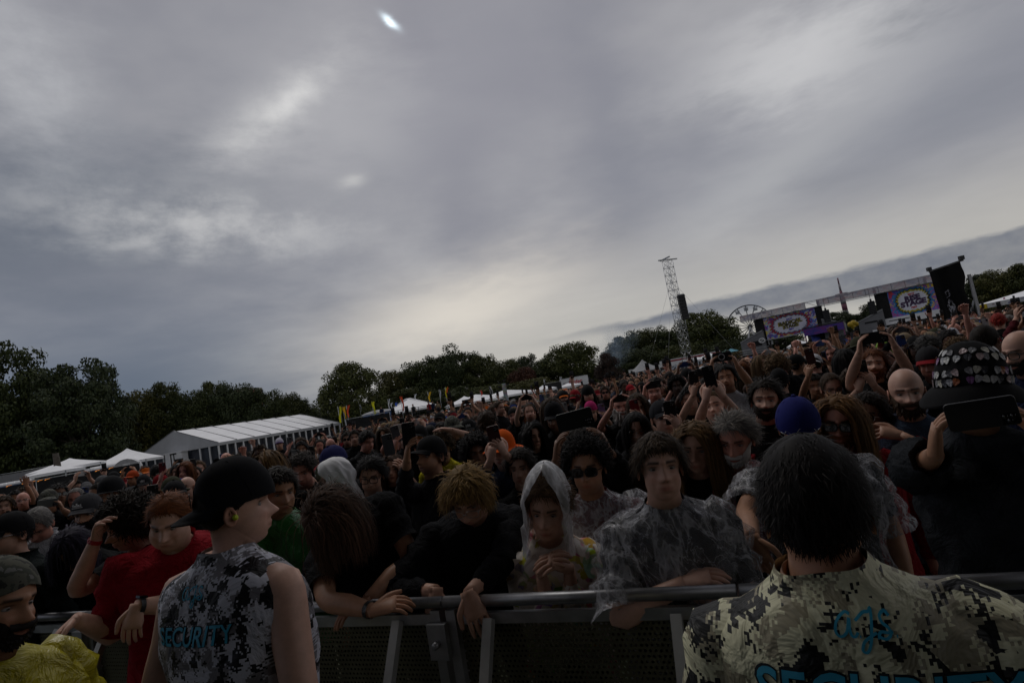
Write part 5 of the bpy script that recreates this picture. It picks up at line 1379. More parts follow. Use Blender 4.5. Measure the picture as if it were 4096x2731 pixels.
# ---------------------------------------------------------------- headwear
def dome(front=66, side=80, back=92, off=.014, tall=1.0, nr=14, nc=36, peak=0.0):
    u = np.arange(nc) * 2 * pi / nc; a_ = np.abs((u + pi) % (2 * pi) - pi)
    hl = np.radians(np.interp(a_, [0, pi / 2, pi], [front, side, back])); t = np.linspace(.03, 1, nr); tho = t[:, None] * hl[None]
    D = np.stack([np.sin(tho) * np.sin(u), -np.sin(tho) * np.cos(u), np.cos(tho)], -1)
    P = D * (headR(D) + off)[..., None]
    P[..., 2] += (tall - 1) * .10 * np.clip(P[..., 2] / .1, 0, 1) + peak * np.exp(-(tho / .5) ** 2)
    V = P.reshape(-1, 3); F = [tuple(reversed(q)) for q in quads(nr, nc).tolist()]; k = len(V)
    V = np.vstack([V, [0, 0, P[0, :, 2].mean() + .002]]); F += [(k, (j + 1) % nc, j) for j in range(nc)]
    return V, F, P
def cap_meshes(m_='capcloth', tall=1.0):
    V, F, P = dome(tall=tall); mb = MB(); mb.add(V, F)
    # band edge thickness
    e = P[-1]; mb.add(np.concatenate([e, e * (.965, .965, 1) + (0, 0, .004)]), quads(2, len(e)))
    for k in range(6):                                            # panel seams
        j = int(k * len(e) / 6); mb.tube(P[::3, j] * 1.004, .0016, 4)
    mb.tube([(0, 0, P[0, 0, 2] - .002), (0, 0, P[0, 0, 2] + .008)], .008, 8)
    crown = mb.mesh('cap', [M[m_]])
    b = MB(); V = []; nu = 17
    for i, (ext, dz_) in enumerate(((0, .004), (.25, .004), (.5, .002), (.75, -.002), (1, -.008))):
        for a_ in np.linspace(-58, 58, nu):
            t = radians(a_); r0 = headR(np.array([[sin(t) * .93, -cos(t) * .93, .37]]))[0] + .012
            w = cos(t * 1.35) ** .6 if abs(a_) < 66 else 0
            V.append((sin(t) * r0 * .93 * (1 + .02 * ext), -cos(t) * r0 * .93 - .072 * ext * w, .042 + dz_ - .026 * (abs(a_) / 58) ** 2 * (.4 + .6 * ext)))
    V = np.array(V); n_ = len(V); V = np.concatenate([V, V - (0, 0, .004)])
    F = [tuple(reversed(q)) for q in quads(5, nu, False).tolist()] + quads(5, nu, False, n_).tolist() + [(4 * nu + j, 4 * nu + j + 1, n_ + 4 * nu + j + 1, n_ + 4 * nu + j) for j in range(nu - 1)]
    b.add(V, F); return crown, b.mesh('brim', [M[m_]])
CAP, BRIM = cap_meshes(); CAPC, BRIMC = cap_meshes('camo_cap'); CAPT, BRIMT = cap_meshes('capcloth', 1.22)
def hat_meshes(bw=.055, droop=.02, m_='capcloth', tall=1.1, side=78, off=.016):
    V, F, P = dome(72, side, 84, off, tall); mb = MB(); mb.add(V, F); crown = mb.mesh('hat', [M[m_]])
    e = P[-1]; b = MB(); V = []
    for k in np.linspace(0, 1, 5): 
        d = e * (1, 1, 0); d /= np.linalg.norm(d, axis=1)[:, None]; V.append(e + d * bw * k + np.array([0, 0, 1.0]) * (-droop * k ** 1.5 + .006 * k * np.sin(np.arange(len(e)) * .6))[:, None])
    V = np.concatenate(V); n_ = len(V); V = np.concatenate([V, V - (0, 0, .005)])
    b.add(V, [tuple(reversed(q)) for q in quads(5, len(e)).tolist()] + quads(5, len(e), True, n_).tolist()); return crown, b.mesh('brim', [M[m_]])
HAT, HATB = hat_meshes(); HATC, HATBC = hat_meshes(.05, .035, 'camo_cap'); WIDE, WIDEB = hat_meshes(.065, .004); BIGHAT, BIGHATB = hat_meshes(.05, .055, 'capcloth', 1.25, 80, .034)
V, F, P = dome(58, 76, 96, .012, 1.05); b = MB(); b.add(V, F); BEANIE = b.mesh('beanie', [M['capcloth']]); b = MB(); b.add(V, F); BANDANA = b.mesh('bandana', [M['camo_cap']])
def glasses_mesh(sun=True, rnd_=False, m_='frame'):
    f = MB(); l = MB()
    for sx in (-1, 1):
        n = 16; out = []
        for i in range(n):
            t = 2 * pi * i / n; px_, pz_ = (.0235 * cos(t), .0235 * sin(t)) if rnd_ else (.0265 * math.copysign(abs(cos(t)) ** .6, cos(t)), .0195 * math.copysign(abs(sin(t)) ** .65, sin(t)))
            out.append((sx * .0325 + px_, -.1015 + .0035 * abs(px_ + .0 if sx > 0 else px_) / .02 * (1 if sx * px_ > 0 else 0), .000 + pz_))
        out = np.array(out); f.tube(np.vstack([out, out[:1]]), .0014 if rnd_ or m_ == 'silver' else .0028, 5, cap=False)
        l.add(np.vstack([out, [(sx * .0325, -.103, 0)]]), [(i, (i + 1) % n, n) for i in range(n)])
        f.tube([(sx * .058, -.098, .006), (sx * .074, -.06, .006), (sx * .080, .01, .003)], .0022, 5)
    f.tube([(-.007, -.104, .004), (0, -.106, .006), (.007, -.104, .004)], .002, 5)
    m2, g2 = None, None
    return f.mesh('frame', [M[m_]]), l.mesh('lens', [M['lens']]) if sun else None
SUNG, SUNL = glasses_mesh(True); SPEC, _ = glasses_mesh(False); RND, RNDL = glasses_mesh(True, True, 'silver'); GOLD, GOLDL = glasses_mesh(True, False, 'silver')
def hood_mesh(m_, peak=.05, off=.03, open_=44, wr=.012, low=.14):
    nc, nr = 44, 22; a_ = np.radians(np.linspace(open_, 360 - open_, nc)); r = np.random.default_rng(3); P_ = []
    for i in range(nr):
        t = i / (nr - 1); oo = open_ * np.clip((t - .12) / .26, 0, 1) ** .6; a_ = np.radians(np.linspace(max(oo, .5), 360 - max(oo, .5), nc))
        if t < .75:
            thm = radians(.6 + 119 * t / .75); 
            D = np.stack([np.sin(thm) * np.sin(a_), -np.sin(thm) * np.cos(a_), np.full(nc, cos(thm))], -1)
            D = D / np.linalg.norm(D, axis=1)[:, None]; p = D * (headR(D) + off)[:, None]
            p[:, 2] += peak * np.exp(-(thm / .7) ** 2); p[:, 1] += np.where(np.abs(a_ - pi) > 1.6, -.028, 0) * (1 - t) 
        else:
            q = (t - .75) / .25; z_ = last[:, 2] - low * q * .9; p = last * (1 + .12 * q, 1 + .1 * q, 1); p[:, 2] = z_
        w = wr * (np.sin(9 * a_ + 7 * t + 1) * .4 + np.sin(17 * a_ - 11 * t) * .35 + np.sin(5 * a_ + 19 * t) * .4) * np.clip((t - .05) / .3, 0, 1)
        nn_ = p / np.linalg.norm(p, axis=1)[:, None]; p = p + nn_ * w[:, None]
        if t < .75: last = p.copy()
        P_.append(p)
    P_ = np.stack(P_); b = MB(); b.add(P_.reshape(-1, 3), quads(nr, nc, False)); 
    return b.mesh('hood', [m_])
# ---------------------------------------------------------------- lower body
def legs_mesh():
    t, s_ = MB(), []
    n = 14; ph = np.arange(n) * 2 * pi / n
    t.add(np.concatenate([np.stack([np.sin(ph) * rx, -np.cos(ph) * ry, np.full(n, z)], -1) for z, rx, ry in ((.08, .168, .118), (0, .175, .125), (-.06, .178, .125), (-.12, .15, .11))]), quads(4, n))
    for sx in (-1, 1):
        t.tube([(sx * .085, 0, -.02), (sx * .09, 0, -.14), (sx * .10, -.01, -.47), (sx * .105, .015, -.75), (sx * .11, .015, -.88)], [.088, .09, .066, .058, .056], 9, sub=2)
    tr = t.mesh('trousers', [M['cloth']])
    b = MB(); b.tube([(0, .055, .035), (0, .02, .05), (0, -.06, .045), (0, -.13, .03), (0, -.165, .022)], [(.034, .032), (.04, .045), (.043, .042), (.045, .028), (.032, .018)], 8, sub=2, flat=(1, 0, 0))
    return tr, b.mesh('shoe', [M['cloth']])
TROUS, SHOE = legs_mesh()
def add_legs(root, hp, yaw_shift=0.0, color=(.02, .02, .025)):
    o = link('trousers', TROUS, root, color); o.location = (0, 0, hp); o.scale = (1, 1, hp / .93)
    for sx in (-1, 1):
        s_ = link('shoe', SHOE, root, (.03, .03, .03)); s_.location = (sx * .11, .012, 0)
# ---------------------------------------------------------------- phones
def phone_mesh(m_='phone'):
    b = MB(); w, h, d, r_ = .0385, .0775, .0048, .011
    ring = []
    for cx, cz, a0 in ((w - r_, h - r_, 0), (-w + r_, h - r_, pi / 2), (-w + r_, -h + r_, pi), (w - r_, -h + r_, 1.5 * pi)):
        ring += [(cx + r_ * cos(a0 + k * pi / 8), cz + r_ * sin(a0 + k * pi / 8)) for k in range(5)]
    n = len(ring)
    V = [(x * .97, -d, z * .985) for x, z in ring] + [(x, -d * .5, z) for x, z in ring] + [(x, d * .5, z) for x, z in ring] + [(x * .97, d, z * .985) for x, z in ring]
    b.add(V, quads(4, n).tolist() + [tuple(range(n)), tuple(range(4 * n - 1, 3 * n - 1, -1))], smooth=False)
    return b.mesh('case', [M[m_]])
PH_CASE = phone_mesh()
b = MB(); b.box((-.034, .0049, -.073), (.034, .0055, .073)); PH_SCR = b.mesh('screen', [M['screen_black']])
b = MB(); b.box((.006, -.0075, .038), (.033, -.0048, .070), bev=.0); 
for cx, cz in ((.014, .062), (.014, .046), (.026, .054)): b.tube([(cx, -.0075, cz), (cx, -.0105, cz)], .0062, 10)
PH_CAM = b.mesh('camera_bump', [M['lens']])
def phone(P_, view, land, roll, color, label, k=1.0, tilt=0.0):
    """phone whose camera side faces along -view (towards the photographer)"""
    f = nz(view * np.array([1, 1, 0])); yaw = math.atan2(-f[0], f[1])
    e = empty('smartphone', P_); e.rotation_euler = (Matrix.Rotation(yaw, 3, 'Z') @ Matrix.Rotation(tilt, 3, 'X') @ Matrix.Rotation(roll + (pi / 2 if land else 0), 3, 'Y')).to_euler()
    e.scale = (k, k, k)
    link('case', PH_CASE, e, color); link('screen', PH_SCR, e); link('camera_bump', PH_CAM, e)
    tag(e, label, 'phone', 'phones held up by the crowd')
    return e

# ---------------------------------------------------------------- assembling a person
CC = dict(black=(.011, .011, .012), charcoal=(.028, .028, .030), white=(.55, .55, .57), navy=(.012, .018, .045), red=(.26, .012, .018), denim=(.065, .09, .14), grey=(.11, .11, .115),
          lgrey=(.26, .26, .27), yellow=(.55, .48, .02), green=(.02, .10, .035), blue=(.02, .05, .24), sky=(.16, .26, .42), orange=(.60, .13, .01), pink=(.55, .06, .18), maroon=(.10, .015, .02), olive=(.05, .052, .03), tan=(.26, .20, .13), purple=(.06, .025, .12))
TAKEN = []            # (px, py, r, D) of the named heads
HEADS = []            # ground positions
GROUP = 'people in the crowd'
def add_head_parts(root, Rh, Ch, s):
    Mh = Matrix(m4(Rh, Ch).tolist())
    def hp_(name, me, col=None, parent=None, extra=None):
        o = link(name, me, root, col); o.matrix_local = Mh @ extra if extra is not None else Mh.copy(); return o
    hc = s.get('hairc', 'brown'); hc = HAIRC[hc] if isinstance(hc, str) else hc
    if s.get('hair'): hp_('hair', hair_for(s['hair'], s.get('seed', 0), (Rh.T @ np.array([0, 0, -1.0])) if s['hair'] in ('long', 'longwavy', 'bob', 'bigcurl', 'mop', 'wetfringe', 'bowed') else None, hero=s.get('hairk') or (3.4 if s.get('hh', 0) > 180 else 2.0 if s.get('hh', 0) > 110 else 1.0), capped=bool(s.get('cap'))), hc)
    if s.get('beard'): hp_('beard', BEARD[s['beard']], HAIRC.get(s.get('beardc'), hc) if s.get('beardc') else tuple(np.array(hc) * .9))
    cp = s.get('cap')
    if cp:
        kind, col_, *rest = cp; col_ = CC[col_] if isinstance(col_, str) else col_; back = 'back' in rest
        c_, b_ = dict(cap=(CAP, BRIM), tcap=(CAPT, BRIMT), camo=(CAPC, BRIMC), hat=(HAT, HATB), bighat=(BIGHAT, BIGHATB), camohat=(HATC, HATBC), wide=(WIDE, WIDEB), beanie=(BEANIE, None), bandana=(BANDANA, None))[kind]
        o = hp_({'cap': 'cap', 'tcap': 'cap', 'camo': 'cap', 'beanie': 'beanie', 'bandana': 'bandana'}.get(kind, 'hat'), c_, col_, extra=(Matrix.Rotation(pi, 4, 'Z') if back else Matrix.Rotation(0, 4, 'Z')) @ Matrix.Rotation(s.get('captilt', 0.0), 4, 'X'))
        if b_ is not None:
            bc = next((CC[r_] for r_ in rest if r_ in CC), col_); link('brim', b_, o, bc)
        if 'logo' in rest:
            b = MB(); 
            for k in range(5): b.box((-.026 + k * .011, -.112 - .001 * k * (4 - k), .068), (-.019 + k * .011, -.1105, .068 + (.018, .012, .022, .012, .018)[k]))
            b.box((-.03, -.1125, .06), (.03, -.111, .064)); link('emblem', b.mesh('emblem', [M['white_paint']]), o)
    gl = s.get('glasses')
    if gl:
        f_, l_ = dict(sun=(SUNG, SUNL), spec=(SPEC, None), round=(RND, RNDL), metal=(GOLD, None))[gl]
        o = hp_('glasses', f_)
        if l_ is not None: link('lens', l_, o)
def place(s):
    D = s.get('D') or .238 * F_PX / s['hh']
    Pw = atd(s['px'], s['py'], D)
    yaw = math.atan2(-Pw[0], Pw[1]) * s.get('facek', .8) + radians(s.get('yaw', 0))      # 0: facing the stage
    return D, Pw, yaw
def arm_local(s, root, yaw, a_):
    Ri = rotz(-yaw)
    if a_[0] == 'px':
        W = Ri @ (atd(a_[1], a_[2], a_[3]) - root); rest = a_[4:]
    else: W = np.asarray(a_[1], float) + np.array([0, 0, s['_hp']]); rest = a_[2:]
    hd, hn, kw, pole = (list(rest) + [None] * 4)[:4]
    return W, (None if hd is None else np.asarray(hd, float)), np.asarray(hn if hn is not None else (0, 0, -1), float), kw or dict(curl=.4), pole
def person(label, **s):
    for k in ('head',):
        if k in s: s[k] = tuple(radians(v) for v in s[k])
    for k in ('lean', 'side', 'twist'):
        if k in s: s[k] = radians(s[k])
    D, Pw, yaw = place(s)
    Rt, C7, Rh, Ch = frame_of(s)
    hp = Pw[2] - Ch[2]
    if not .62 < hp < 1.12: print('HIP', label, round(hp, 2), 'D', round(D, 2))
    s['_hp'] = hp
    root = Pw - rotz(yaw) @ Ch; root[2] = 0
    arms = {}
    for sx in (-1, 1):
        if s.get('arms', {}).get(sx): arms[sx] = arm_local(s, root, yaw, s['arms'][sx])
    ph = s.get('phone')
    if ph:
        pD = ph.get('D', D - .28); Pc = atd(ph['px'], ph['py'], pD); land = ph.get('land', True); k = ph.get('k', 1.0)
        hl = .0775 * k; sd_ = .0385 * k
        Pl = rotz(-yaw) @ (Pc - root)
        pe = phone(Pc, Pc - CAMP, land, radians(ph.get('roll', random.uniform(-4, 4))), ph.get('color', (.012, .012, .014)), ph['label'], k)
        if ph.get('ring'):
            b = MB(); b.tube([(.024 * cos(t), -.0062, -.004 + .024 * sin(t)) for t in np.linspace(0, 2 * pi, 21)], .0032, 5, cap=False); b.bar((0, -.0062, -.030), (0, -.0062, -.052), .007, .003); b.obj('magnetic_ring', M['white_paint'], pe)
        if land:
            for sx in ph.get('hands', (-1, 1)):
                arms[sx] = (Pl + np.array([sx * (hl + .026), .004, -.085]), np.array([-sx * .22, -.12, 1.0]), np.array([-sx * 1.0, -.05, .1]), dict(curl=[.75, .7, .65, .55], thumb=.9), (sx * 1.0, .25, -1.0))
        else:
            hs_ = ph.get('hands', (1,))
            for sx in hs_:
                arms[sx] = (Pl + np.array([sx * (.034 if len(hs_) == 1 else .05), -.012, -.135 + (.02 if sx > 0 else 0)]), np.array([-sx * .32, -.05, 1.0]), np.array([-sx * .75, .75, 0]), dict(curl=[.55, .7, .75, .75], thumb=.7), (sx * .7, .25, -1.0))
    res = s.get('res') or (2 if s['hh'] > 95 else 1)
    mb, fr, ap, phi = build_body(s, res, arms, hp)
    e = empty('person', root, yaw); tag(e, label, 'person', s.get('group', GROUP))
    skin = SKIN[s.get('skin', 'light')]; skin = tuple(np.array(skin) * s.get('sk', 1.0))
    mb.obj('body', M['skin'], e, skin, tint=True)
    top = dict(s.get('top', {})); tc_ = top.pop('c', 'black'); tc_ = CC[tc_] if isinstance(tc_, str) else tc_; tm = top.pop('m', 'cloth'); tn = top.pop('name', 'shirt')
    sh = build_shirt(s, res, fr, ap, phi, seed=int(s['px']), **top).obj(tn, M[tm], e, tc_)
    pon = s.get('poncho')
    if pon:
        pon = dict(pon); pm = pon.pop('m', 'clear'); pc = pon.pop('c', (.5, .5, .5))
        kw = dict(grow=.030, wr=.016, sleeve='half', loose=.045, low=.05, hem=-.80); kw.update(pon)
        build_shirt(s, res, fr, ap, phi, seed=int(s['px']) + 3, **kw).obj('poncho', M[pm], e, pc)
    add_head_parts(e, fr[2], fr[3], s)
    if s.get('hoodm'):
        o = link('hood', hood_mesh(s['hoodm'], s.get('peak', .03), s.get('hoodoff', .03), s.get('hoodopen', 44)), e, s.get('hoodc')); o.matrix_local = Matrix(m4(fr[2], fr[3]).tolist())
    add_legs(e, hp, color=CC[s.get('trousers', 'black')])
    TAKEN.append((s['px'], s['py'], .62 * .238 * F_PX / D, D)); HEADS.append((root[0], root[1]))
    if ph: TAKEN.append((ph['px'], ph['py'], 70 * 3 / D, ph.get('D', D - .3)))
    return e, s, fr, ap, sh
def wrist_band(e, W, d, r, color, name='wristband'):
    d = nz(d); b = MB(); b.tube([W - d * .01, W + d * .01], r, 12, cap=False); return b.obj(name, M['plastic'], e, color)

LG = dict(c='black', sleeve='long')
def P(label, px, py, hh, skin='light', hair='short', hairc='brown', bands=(), **k):
    out = person(label, px=px, py=py, hh=hh, skin=skin, hair=hair, hairc=hairc, **k)
    for sx, nm, c in bands:
        pts, rad, _ = [a_ for a_ in out[3] if a_[2] == sx][0]; d = nz(pts[-1] - pts[-2]); W = pts[-1] - d * .015
        o = wrist_band(out[0], W, d, rad[-1] + .006, c, nm)
        if nm == 'watch':
            b = MB(); u = nz(np.cross(d, (0, 0, 1.0))); n_ = np.cross(u, d); b.add([W + d * sa * .017 + u * sb * .017 + n_ * (rad[-1] + h) for h in (.004, .014) for sa, sb in ((-1, -1), (1, -1), (1, 1), (-1, 1))], [(0, 3, 2, 1), (4, 5, 6, 7), (0, 1, 5, 4), (1, 2, 6, 5), (2, 3, 7, 6), (3, 0, 4, 7)], smooth=False); link('dial', b.mesh('dial', [M['screen_black']]), o)
    return out
STUB = dict(stubble=.8); WM = dict(jw=.90, brow=.3, nose=.85)
# ---- front row and first ranks, left to right
P('person in camouflage bandana and bright yellow poncho inside the pit', 2, 2420, 330, 'tan', None, 'black', D=1.62, yaw=42, head=(18, 8, 4), cap=('bandana', 'grey'), face=dict(stubble=.6, mouth=.5), beard='short', top=dict(m='plastic', c=(.44, .38, .015), sleeve='long', grow=.018, wr=.010, loose=.02, collar=True, name='poncho'), facek=.5)
P('person in black cap and glasses wearing a black jacket, head in profile', 40, 2140, 165, 'light', 'short', 'black', yaw=-55, cap=('cap', 'black'), glasses='metal', top=dict(c=(.02, .026, .026), sleeve='long', collar=True), face=dict(stubble=.5))
P('balding older man with bowed head and white collar', 152, 2100, 135, 'red', 'receding', 'grey', head=(-15, 42, 8), face=dict(jw=1.08), top=dict(c='white', collar=True))
P('person with bowed teal and purple dyed hair', 300, 2195, 165, 'light', 'bob', (.035, .03, .05), head=(-20, 50, 0), lean=15, top=dict(c='black'))
P('bearded man in dark grey baseball cap smiling', 350, 2052, 142, 'tan', 'short', 'black', cap=('cap', (.05, .05, .055), 'logo'), beard='short', face=dict(stubble=.9, mouth=.3), head=(-18, 5, 0), top=dict(c='black'))
P('man in wide black brimmed hat behind the curly-haired person', 445, 1975, 120, 'tan', 'short', 'black', cap=('wide', (.016, .016, .018)), face=dict(stubble=.8), head=(-25, 4, 0))
P('person with big dark curly hair, hand at face and red wristband', 515, 2100, 190, 'pale', 'bigcurl', 'dark', yaw=-50, head=(-18, 12, 0), top=dict(c='black', sleeve='short'), build=1.12,
  arms={-1: ('px', 385, 2150, 2.72, (.55, 0, .8), (.4, .2, -.5), dict(curl=.8), (-.6, .2, -1)), 1: None}, lean=10, bands=((-1, 'wristband', (.50, .02, .03)),))
P('red-haired person in bright red plastic poncho leaning on the barrier', 680, 2085, 205, 'pale', 'sleek', (.17, .055, .016), build=1.28, head=(-14, 22, 4), lean=22, face=dict(jw=1.25, fat=1.08), top=dict(c=(.28, .008, .016), sleeve='half', grow=.020, wr=.010, low=.03, loose=.035, collar=True, name='poncho'), armk=1.12,
  arms={-1: ('px', 305, 2475, 2.45, (-.75, -.45, -.45), (0, -.3, -1), dict(curl=.3), (-.2, .35, -1)), 1: ('px', 545, 2425, 2.45, (-.25, -.35, -1), (0, .5, -.6), dict(curl=.55), (.5, .3, -1))}, bands=((1, 'watch', (.02, .02, .022)),))
P('dark-haired person behind the guard with a green plastic poncho', 1120, 1965, 170, 'tan', 'short', 'dark', D=3.0, head=(20, 12, 0), top=dict(m='plastic', c=(.03, .16, .03), sleeve='long', grow=.024, wr=.012, name='poncho'))
P('man bowed low over the barrier with long brown hair and black tee', 1320, 2085, 230, 'tan', 'bowed', (.075, .040, .024), D=2.42, lean=38, side=-30, head=(-16, 56, -22), build=1.08, top=dict(c='black', sleeve='short'), seed=1,
  arms={-1: ('px', 1490, 2440, 2.18, (.9, -.2, .1), (0, .4, -1), dict(curl=.55, thumb=.3), (-1, .1, -.25)), 1: ('px', 1470, 2400, 2.34, (-.9, -.1, -.2), (0, 0, -1), dict(curl=.5), (1, .1, -.35))}, armk=1.12, handk=1.08, bands=((-1, 'bracelet', (.012, .012, .012)),))
P('blond man in black zip jacket bowed over the barrier', 1872, 1985, 215, 'light', 'mop', (.23, .14, .045), D=2.45, lean=24, head=(-14, 36, 4), build=1.05, top=dict(c=(.011, .011, .013), sleeve='long', collar=True, grow=.018, wr=.008), glasses='metal',
  arms={-1: ('px', 1745, 2360, 2.26, (-.25, -.3, -1), (.2, .5, 0), dict(curl=.5), (-1, .1, -.5)), 1: ('px', 1855, 2400, 2.1, (.25, -.3, -1), (0, .8, 0), dict(curl=[.3, .35, .4, .4]), (1, .1, -.5))}, handk=1.05)
P('girl in clear peaked rain hood and floral jacket with clasped hands', 2190, 2040, 205, 'light', 'quiff', (.10, .055, .025), D=2.3, lean=8, head=(-12, 8, 8), face=WM, build=.88, hoodm=M['hoodclear'], peak=.055, hoodoff=.028, hoodopen=46, top=dict(m='floral', sleeve='long', collar=True, grow=.020, wr=.010, loose=.016), name='jacket' if False else None,
  arms={-1: ('px', 2165, 2290, 2.19, (.55, -.35, .6), (.6, .1, -.5), dict(curl=1.0, thumb=.8), (-.5, 1.0, -.45)), 1: ('px', 2275, 2270, 2.18, (-.65, -.35, .45), (-.5, .2, -.6), dict(curl=1.0, thumb=.8), (.5, 1.0, -.45))})
P('man in black sunglasses with curly black hair and clear poncho', 2350, 1870, 215, 'tan', 'curly', 'black', D=2.62, head=(-12, 3, 3), glasses='sun', face=dict(stubble=.7), beard=None, top=dict(c='maroon'), poncho=dict(grow=.028),
  arms={1: ('px', 2440, 2345, 2.12, (0, -.5, -.8), (0, .3, -1), dict(curl=.9), (1, .1, -.6))})
P('boy with wet brown fringe in clear plastic poncho at the barrier', 2640, 1870, 268, 'pale', 'wetfringe', (.055, .035, .02), D=2.06, head=(4, -4, 3), lean=10, face=dict(lips=1.2), top=dict(c=(.016, .016, .018)), poncho=dict(grow=.024, wr=.014, loose=.030, low=.03, sleeve='half', hem=-.60), build=1.02,
  arms={-1: ('px', 2740, 2330, 1.92, (.9, -.1, .2), (0, .3, -1), dict(curl=.5), (-1, -.1, -.5)), 1: ('px', 2690, 2345, 2.0, (-.9, -.1, 0), (0, .3, -1), dict(curl=.5), (1, 0, -.5))}, armk=1.1)
P('young person with long blond-brown hair and black top', 2788, 1795, 205, 'light', 'longwavy', (.15, .085, .035), D=2.78, head=(-14, 4, 6), face=dict(jw=.92, brow=.5))
P('older man with swept grey hair, white stubble and red collar', 2940, 1760, 212, 'red', 'quiff', (.17, .155, .14), D=2.70, head=(-16, 14, 6), face=dict(stubble=.3), beard='short', beardc='white', top=dict(c='red', collar=True))
P('man with wavy dark hair and open mouth behind the grey-haired man', 3062, 1603, 168, 'light', 'quiff', 'dark', D=3.35, head=(-6, -4, 8), face=dict(stubble=.7, mouth=.5), beard='short', top=dict(c='black'), seed=2)
P('man in backwards royal blue cap, glasses and clear poncho', 3195, 1705, 205, 'tan', 'short', 'black', D=2.42, head=(-4, 12, 2), cap=('cap', (.02, .025, .16), 'back'), glasses='metal', top=dict(c='black'), poncho=dict(grow=.024, wr=.014, loose=.03, low=.03),
  arms={-1: ('px', 2990, 2330, 1.80, (.2, -.3, -1), (.3, .6, 0), dict(curl=.6), (-1, .2, -.3))}, build=1.12)
P('ginger-bearded man in tinted glasses with long curly hair and red jacket', 3355, 1690, 190, 'red', 'longwavy', (.17, .085, .03), D=2.75, head=(-8, 6, 8), glasses='sun', beard='full', beardc='ginger', top=dict(c='red', sleeve='long', collar=True), build=1.1, seed=1)
P('man in round metal glasses with dark wavy hair pointing sideways', 3472, 1668, 172, 'light', 'messy', 'dark', D=3.0, head=(-22, -8, 10), glasses='round', face=dict(stubble=.5, mouth=.4), top=dict(c='red', sleeve='long'),
  arms={1: ('px', 3600, 1740, 2.8, (-.9, -.1, .35), (.3, .5, -.6), dict(curl=[.1, .9, 1., 1.]), (1, .1, -1))})
P('bald man with full brown beard in denim shirt and white tee', 3628, 1570, 195, 'pale', None, 'brown', D=2.85, head=(-4, 2, 2), beard='full', face=dict(brow=1.3), top=dict(c='denim', sleeve='long', collar=True), build=1.05)
P('person in dark hat covered with guitar picks filming with a phone', 3895, 1570, 250, 'tan', 'crop', 'black', D=1.95, head=(0, 4, 5), top=dict(c=(.030, .033, .038), sleeve='long', collar=True, grow=.020, wr=.018), build=1.05, cap=('bighat', (.010, .010, .011)), armk=1.0,
  phone=dict(px=3925, py=1655, D=1.45, k=.95, roll=-3, color=(.010, .010, .012), label='large black phone held sideways before the pick-covered hat'), captilt=0)
# ---- second ranks
P('woman with long light brown hair tilting her face up', 1075, 1875, 135, 'light', 'long', (.16, .09, .035), yaw=-28, head=(-10, -6, 0), face=WM)
P('man with greying curly hair and stubble looking down', 1212, 1885, 122, 'red', 'curly', (.09, .08, .075), head=(-15, 14, 0), face=STUB)
P('person in blue cap with red badge, face in shadow', 1335, 1855, 135, 'brown', 'short', 'black', yaw=-30, head=(-15, 14, 0), cap=('cap', (.025, .028, .11), 'red'), D=4.1)
P('person with white hood pulled up, turned away', 1345, 1925, 140, 'brown', None, 'black', yaw=-70, D=3.75, head=(0, 15, 0), hoodm=M['white_vinyl'], hoodoff=.03, hoodopen=50, peak=.01, top=dict(c=(.6, .6, .6), sleeve='long', collar=True))
P('man in thick black glasses with combed black hair', 1485, 1905, 132, 'light', 'quiff', 'black', head=(-8, 10, 4), glasses='spec', face=STUB, D=3.9)
P('woman with long auburn hair singing and holding up a grey phone', 1572, 1880, 112, 'light', 'longwavy', (.07, .035, .02), head=(-8, -8, 0), face=dict(WM, mouth=1.0), phone=dict(px=1553, py=1778, D=4.15, land=False, hands=(1,), color=(.06, .065, .07), label='grey-cased phone held upright by the auburn-haired woman'))
P('man in black cap and black jacket shouting with raised phone', 1722, 1825, 135, 'tan', 'short', 'black', yaw=-38, head=(-8, -6, 0), cap=('cap', 'black'), face=dict(mouth=.8, stubble=.8), D=3.6, top=dict(c=(.02, .02, .022), sleeve='long', collar=True), phone=dict(px=1636, py=1742, D=3.3, land=False, hands=(-1,), color=(.012, .012, .014), label='black phone held upright by the shouting man in a cap'))
P('person in orange bucket hat with both hands on a phone', 2010, 1800, 118, 'pale', 'longwavy', 'dark', head=(-25, 4, 4), cap=('hat', (.72, .11, .008)), top=dict(c='denim', sleeve='long', grow=.02), D=4.0, phone=dict(px=1978, py=1750, D=3.65, land=False, hands=(-1, 1), color=(.05, .012, .014), label='dark red phone held upright before the orange hat'))
P('woman with short dark hair half hidden behind the girl in the hood', 2082, 1872, 140, 'light', 'messy', 'dark', D=3.7, head=(-12, 2, 0), face=WM)
P('man in black sleeves holding a big phone sideways overhead', 2330, 1795, 150, 'brown', 'messy', 'dark', D=3.35, head=(0, 2, 0), top=dict(c='black', sleeve='long', wr=.01), phone=dict(px=2300, py=1678, D=2.75, k=1.15, roll=-5, color=(.014, .016, .016), label='big dark phone held sideways by man in black sleeves'), handk=1.08)
P('woman with parted black hair below the red phone', 2545, 1718, 128, 'light', 'bob', 'black', head=(0, 10, 4), face=WM, glasses='metal')
P('person in dark cap with white lettering holding a phone before the face', 2652, 1672, 125, 'pale', 'crop', 'brown', head=(14, 0, 0), cap=('cap', (.025, .026, .03), 'logo'), D=4.1, phone=dict(px=2682, py=1650, D=3.75, land=False, hands=(1,), color=(.012, .012, .014), label='black phone held upright before the lettered cap'))
